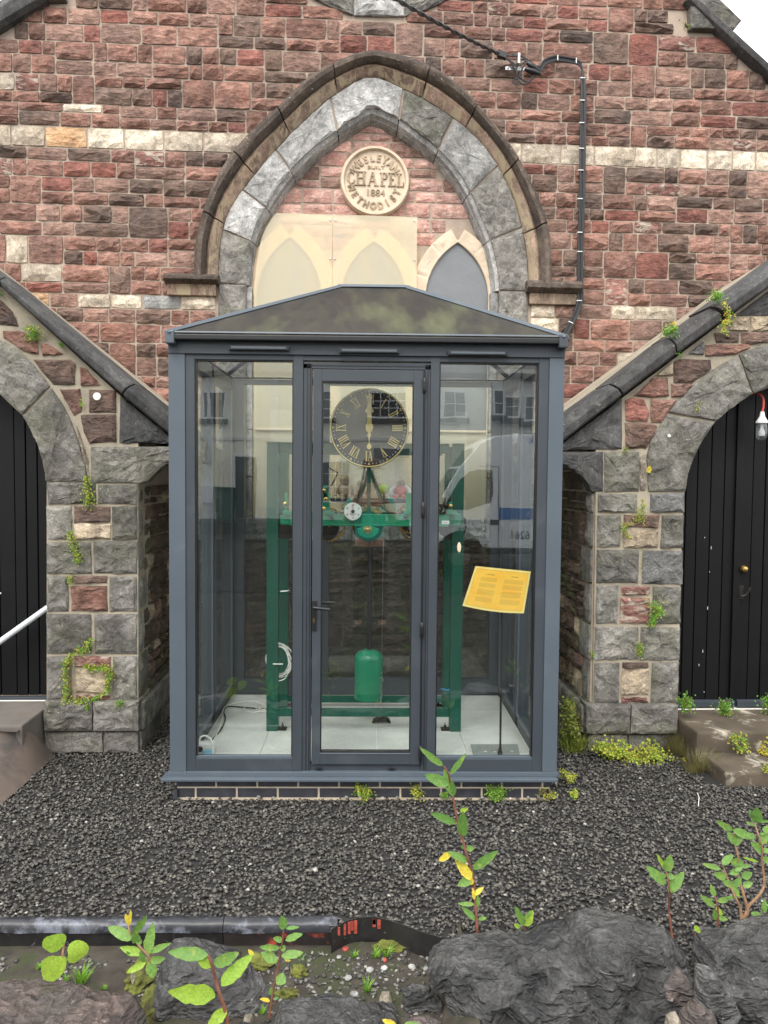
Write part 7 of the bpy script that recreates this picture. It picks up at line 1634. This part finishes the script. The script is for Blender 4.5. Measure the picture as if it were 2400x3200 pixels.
clump(PL, [(220, 1800, 12), (222, 1825, 10)], -.02, 80, .009, W+['clover'], 'small yellow green sprig above the red quoin on the left', seed=7)
clump(PL, [(285, 1995, 8), (272, 2030, 22), (225, 2045, 14), (208, 2075, 16), (207, 2120, 18), (212, 2160, 18), (205, 2195, 14), (250, 2190, 14), (275, 2190, 16), (280, 2215, 10), (276, 2192, 12), (340, 2160, 8), (338, 2130, 9), (352, 2100, 12), (330, 2085, 18), (290, 2088, 14), (268, 2078, 10)], -.025, 1500, .011, W+['clover', 'wallgreen'], 'large ring of yellow green creeper around the pale quoin on the left porch', .05, seed=8)
clump(PL, [(368, 2198, 16), (385, 2190, 10)], -.06, 80, .010, WG+['clover'], 'small green plant on top of the left plinth', .03, seed=9)
clump(PR, [(2075, 1040, 22), (2100, 1030, 24)], -.06, 260, .012, ['wallgreen', 'wallgreen', 'wallgreen', 'clover'], 'bright green corydalis with yellow flowers on the right coping, lower one', .06, seed=11)
clump(PR, [(2095, 1014, 5), (2110, 1010, 5)], -.08, 22, .010, ['leafyel'], 'few yellow flowers above the lower coping plant', .02, seed=12)
clump(PR, [(2225, 935, 22), (2240, 925, 22)], -.07, 220, .012, ['wallgreen', 'wallgreen', 'leaflime'], 'bright green plant in the upper coping joint on the right', .06, seed=13)
clump(PR, [(2255, 945, 12), (2268, 975, 22), (2275, 1000, 20), (2255, 1020, 14), (2258, 1045, 12)], -.09, 260, .011, ['clover', 'leafyel', 'clover', 'wallgreen'], 'yellow flowered plant spilling over the right coping joint', .05, seed=14, hang=.4)
clump(PR, [(2130, 1075, 9), (2118, 1108, 14)], -.05, 90, .010, WG, 'small green sprig under the middle of the right coping', seed=15); clump(PR, [(2185, 1260, 12), (2170, 1285, 12)], -.03, 45, .008, ['wallplant', 'clover'], 'sparse sprig in the joint of the right arch stones', seed=16)
clump(PR, [(1950, 1405, 14)]*2, -.03, 70, .008, ['wallplant'], 'dark sprig at the joint under the right kneeler', seed=17)
clump(PR, [(2005, 1560, 5), (2004, 1590, 12), (1990, 1610, 22), (2005, 1620, 18), (1950, 1640, 12), (1945, 1660, 12), (1965, 1680, 6)], -.02, 260, .010, W+['clover'], 'trailing plant over the red and tan quoins on the right porch', .04, seed=18)
clump(PR, [(2008, 1660, 4), (2005, 1790, 4)], -.012, 34, .007, W, 'thin line of sprigs in an upright joint of the right porch', .01, seed=19)
clump(PR, [(2035, 1890, 26), (2055, 1905, 26), (2035, 1935, 14), (2030, 1955, 8)], -.03, 360, .012, ['wallgreen', 'wallgreen', 'leaflime', 'clover'], 'bushy bright green plant between the right quoins', .06, seed=20)
clump(PR, [(1998, 2010, 16), (1995, 2030, 12), (1997, 2050, 8)], -.025, 160, .010, W, 'small yellow green plant below the bushy one on the right porch', .04, seed=21); clump(PR, [(1848, 2035, 8), (1850, 2055, 7)], .01, 60, .009, ['clover', 'wallgreen'], 'sprig on the corner of the right porch beside the alley', .02, seed=22)
GRD = Frame(0, 4.62, 0, 0)
clump(GRD, [(1870, 2330, 22), (1920, 2345, 38), (1990, 2370, 30), (2030, 2345, 36), (2055, 2385, 30), (2090, 2400, 30), (2120, 2405, 34), (2150, 2395, 26), (2230, 2410, 18)], 0, 3800, .017, CL+['clover', 'leaflime'], 'broad mat of yellow clover-like weed along the right plinth', .10, name='ground_weed', seed=23)
clump(Frame(0, 4.85, 0, 0), [(1770, 2190, 22), (1780, 2270, 34), (1790, 2300, 34), (1800, 2330, 30)], 0, 2000, .016, ['wallplant', 'dry', 'wallplant', 'wallplant'], 'dark green weeds filling the alley between the kiosk and right porch', .14, name='ground_weed', seed=24)
clump(Frame(0, 4.2, 0, 0), [(1755, 2405, 14), (1775, 2425, 20), (1790, 2430, 14)], 0, 200, .011, CL, 'yellow weed clump at the right end of the kiosk sill', .05, name='ground_weed', seed=25)
clump(Frame(0, 3.98, 0, 0), [(1790, 2475, 14), (1795, 2480, 16)], 0, 130, .012, CL+['leaflime'], 'small yellow weed alone on the gravel right of the kiosk', .04, name='ground_weed', seed=26)
for i, (pts, n, mats, lab) in enumerate((([(1118, 2450, 8), (1125, 2472, 24), (1150, 2470, 26), (1140, 2490, 16)], 300, CL+['wallgreen'], 'yellow green weed at the brick base below the door handle side'), ([(1300, 2452, 14), (1290, 2472, 14), (1320, 2480, 18)], 180, CL, 'thin yellow weed at the brick base below the door hinges'),
     ([(1385, 2478, 14), (1392, 2482, 12)], 110, WG, 'small green weed at the brick base behind the tall shoot'), ([(1525, 2468, 22), (1555, 2462, 26), (1570, 2475, 24), (1540, 2490, 16)], 320, WG+['leaflime'], 'bright green weed at the brick base below the orange notice'), ([(1690, 2470, 18), (1710, 2485, 16), (1730, 2478, 10)], 130, ['dry', 'clover'], 'brownish dry weed at the right end of the brick base'))):
    clump(Frame(0, 3.985, 0, 0), pts, 0, n, .0105, mats, lab, .05, name='ground_weed', seed=40+i)
for i, (a, b_, w_, lab) in enumerate(((2130, 2190, 26, 'green fern-like plant at the left end of the right door'), (2250, 2205, 30, 'green feathery plant in the middle of the right doorstep'), (2390, 2195, 34, 'green feathery plant at the right edge of the doorstep'))):
    clump(PR, [(a, b_, w_), (a+14, b_+14, w_*.9), (a+5, b_-14, w_*.6)], -.02 if i == 0 else .06, 330, .013, ['wallgreen', 'wallplant', 'wallgreen'], lab, .08, name='doorstep_plant', seed=50+i)
clump(PR, [(2285, 2310, 16), (2310, 2300, 30), (2325, 2330, 20), (2295, 2340, 14)], -.32, 200, .013, CL+['wallgreen'], 'yellow green plant on the riser of the right doorstep', .06, name='doorstep_plant', seed=60); clump(PR, [(2390, 2300, 26), (2375, 2350, 14), (2395, 2350, 10)], -.32, 150, .013, ['clover', 'leafyel', 'dry'], 'browning plant on the riser at the right edge', .06, name='doorstep_plant', seed=61)
clump(PR, [(2390, 2400, 14)]*2, -.6, 60, .012, CL, 'yellow sprig by the lower step at the right edge', .04, name='doorstep_plant', seed=63)
for i, (a, b_, h_, n, lab) in enumerate(((2135, 2350, .20, 420, 'dry brown grass tuft against the end of the right plinth'), (2180, 2405, .13, 260, 'second dry grass tuft in front of the lower doorstep'), (2095, 2352, .12, 160, 'thin dry grass leaning over the right plinth'))):
    tuft(a, b_, h_, n, 'dry', lab, .0, .35, 'dry grass', 'dry_grass', None, .0016, .09)
tuft(1800, 2340, .16, 200, 'wallplant', 'dark grass in the alley beside the kiosk', .0, .4, 'grass tuft', 'grass_tuft', None, .002, .12)
# moss at the chapel kneeler
clump(C, [(2142, 80, 14), (2146, 90, 12)], -.08, 70, .012, ['wallplant', 'dry'], 'olive moss tuft on the kneeler at the top right', .03, name='moss_tuft', seed=70)
# odd marks: white disc, pipe end, orange leaf, fallen twig
def disc(F_, px, py, r, y, mat, name, label, cat):
    x, z = F_.at(px, py, y); o = MB().lathe([(r, 0), (r*.9, -.003), (.001, -.004)], (0, 0, 0), 'y', 18).build(name, M[mat], None, smooth=True); o.matrix_world = F_.M @ Matrix.Translation((x, y, z)); tag(o, label, cat)
disc(PL, 303, 1239, .024, -.028, 'lichen', 'white_disc', 'round white disc on a dark red stone of the left porch', 'disc')
disc(PR, 2091, 1362, .010, -.036, 'white', 'pipe_end', 'small white pipe end in the right arch stone', 'pipe')
x, z = PR.at(2028, 1468, -.03); vs, fs = leaf_mesh(.045, .032, .1, 3); o = MB().add(vs, fs).build('fallen_leaf', M['leafyel'], None, smooth=True, recalc=False); o.matrix_world = PR.M @ Matrix.Translation((x, -.035, z-.02)); tag(o, 'single orange leaf caught in the joint of the right arch', 'leaf')
for a, b_ in ((8, 2295), (40, 2290)): 
    p = gp(a, b_, .15); vs, fs = leaf_mesh(.05, .03, .1, a); o = MB().add(vs, fs).build('fallen_leaf', M['ashlar'], None, smooth=True, recalc=False); o.location = (p.x, p.y, .165); o.rotation_euler = (R(-85), .2, a); tag(o, 'pale fallen leaf on the left ramp, %s of two' % ('outer' if a == 8 else 'inner'), 'leaf', 'pale fallen leaves on the left step')
p0 = gp(2180, 2478, .01); p1 = gp(2182, 2520, .01); o = MB().tube([tuple(p0), tuple((p0+p1)/2+Vector((.006, 0, .01))), tuple(p1)], .002, 5).build('twig', M['lichen'], None); tag(o, 'thin pale twig lying on the gravel at the right', 'twig')
print('KZ', zsill0, zsill1, K.px(0, .036, .0), K.px(0, .036, .097), [c.name for c in ed.children][:3], tops[0], tops[10])
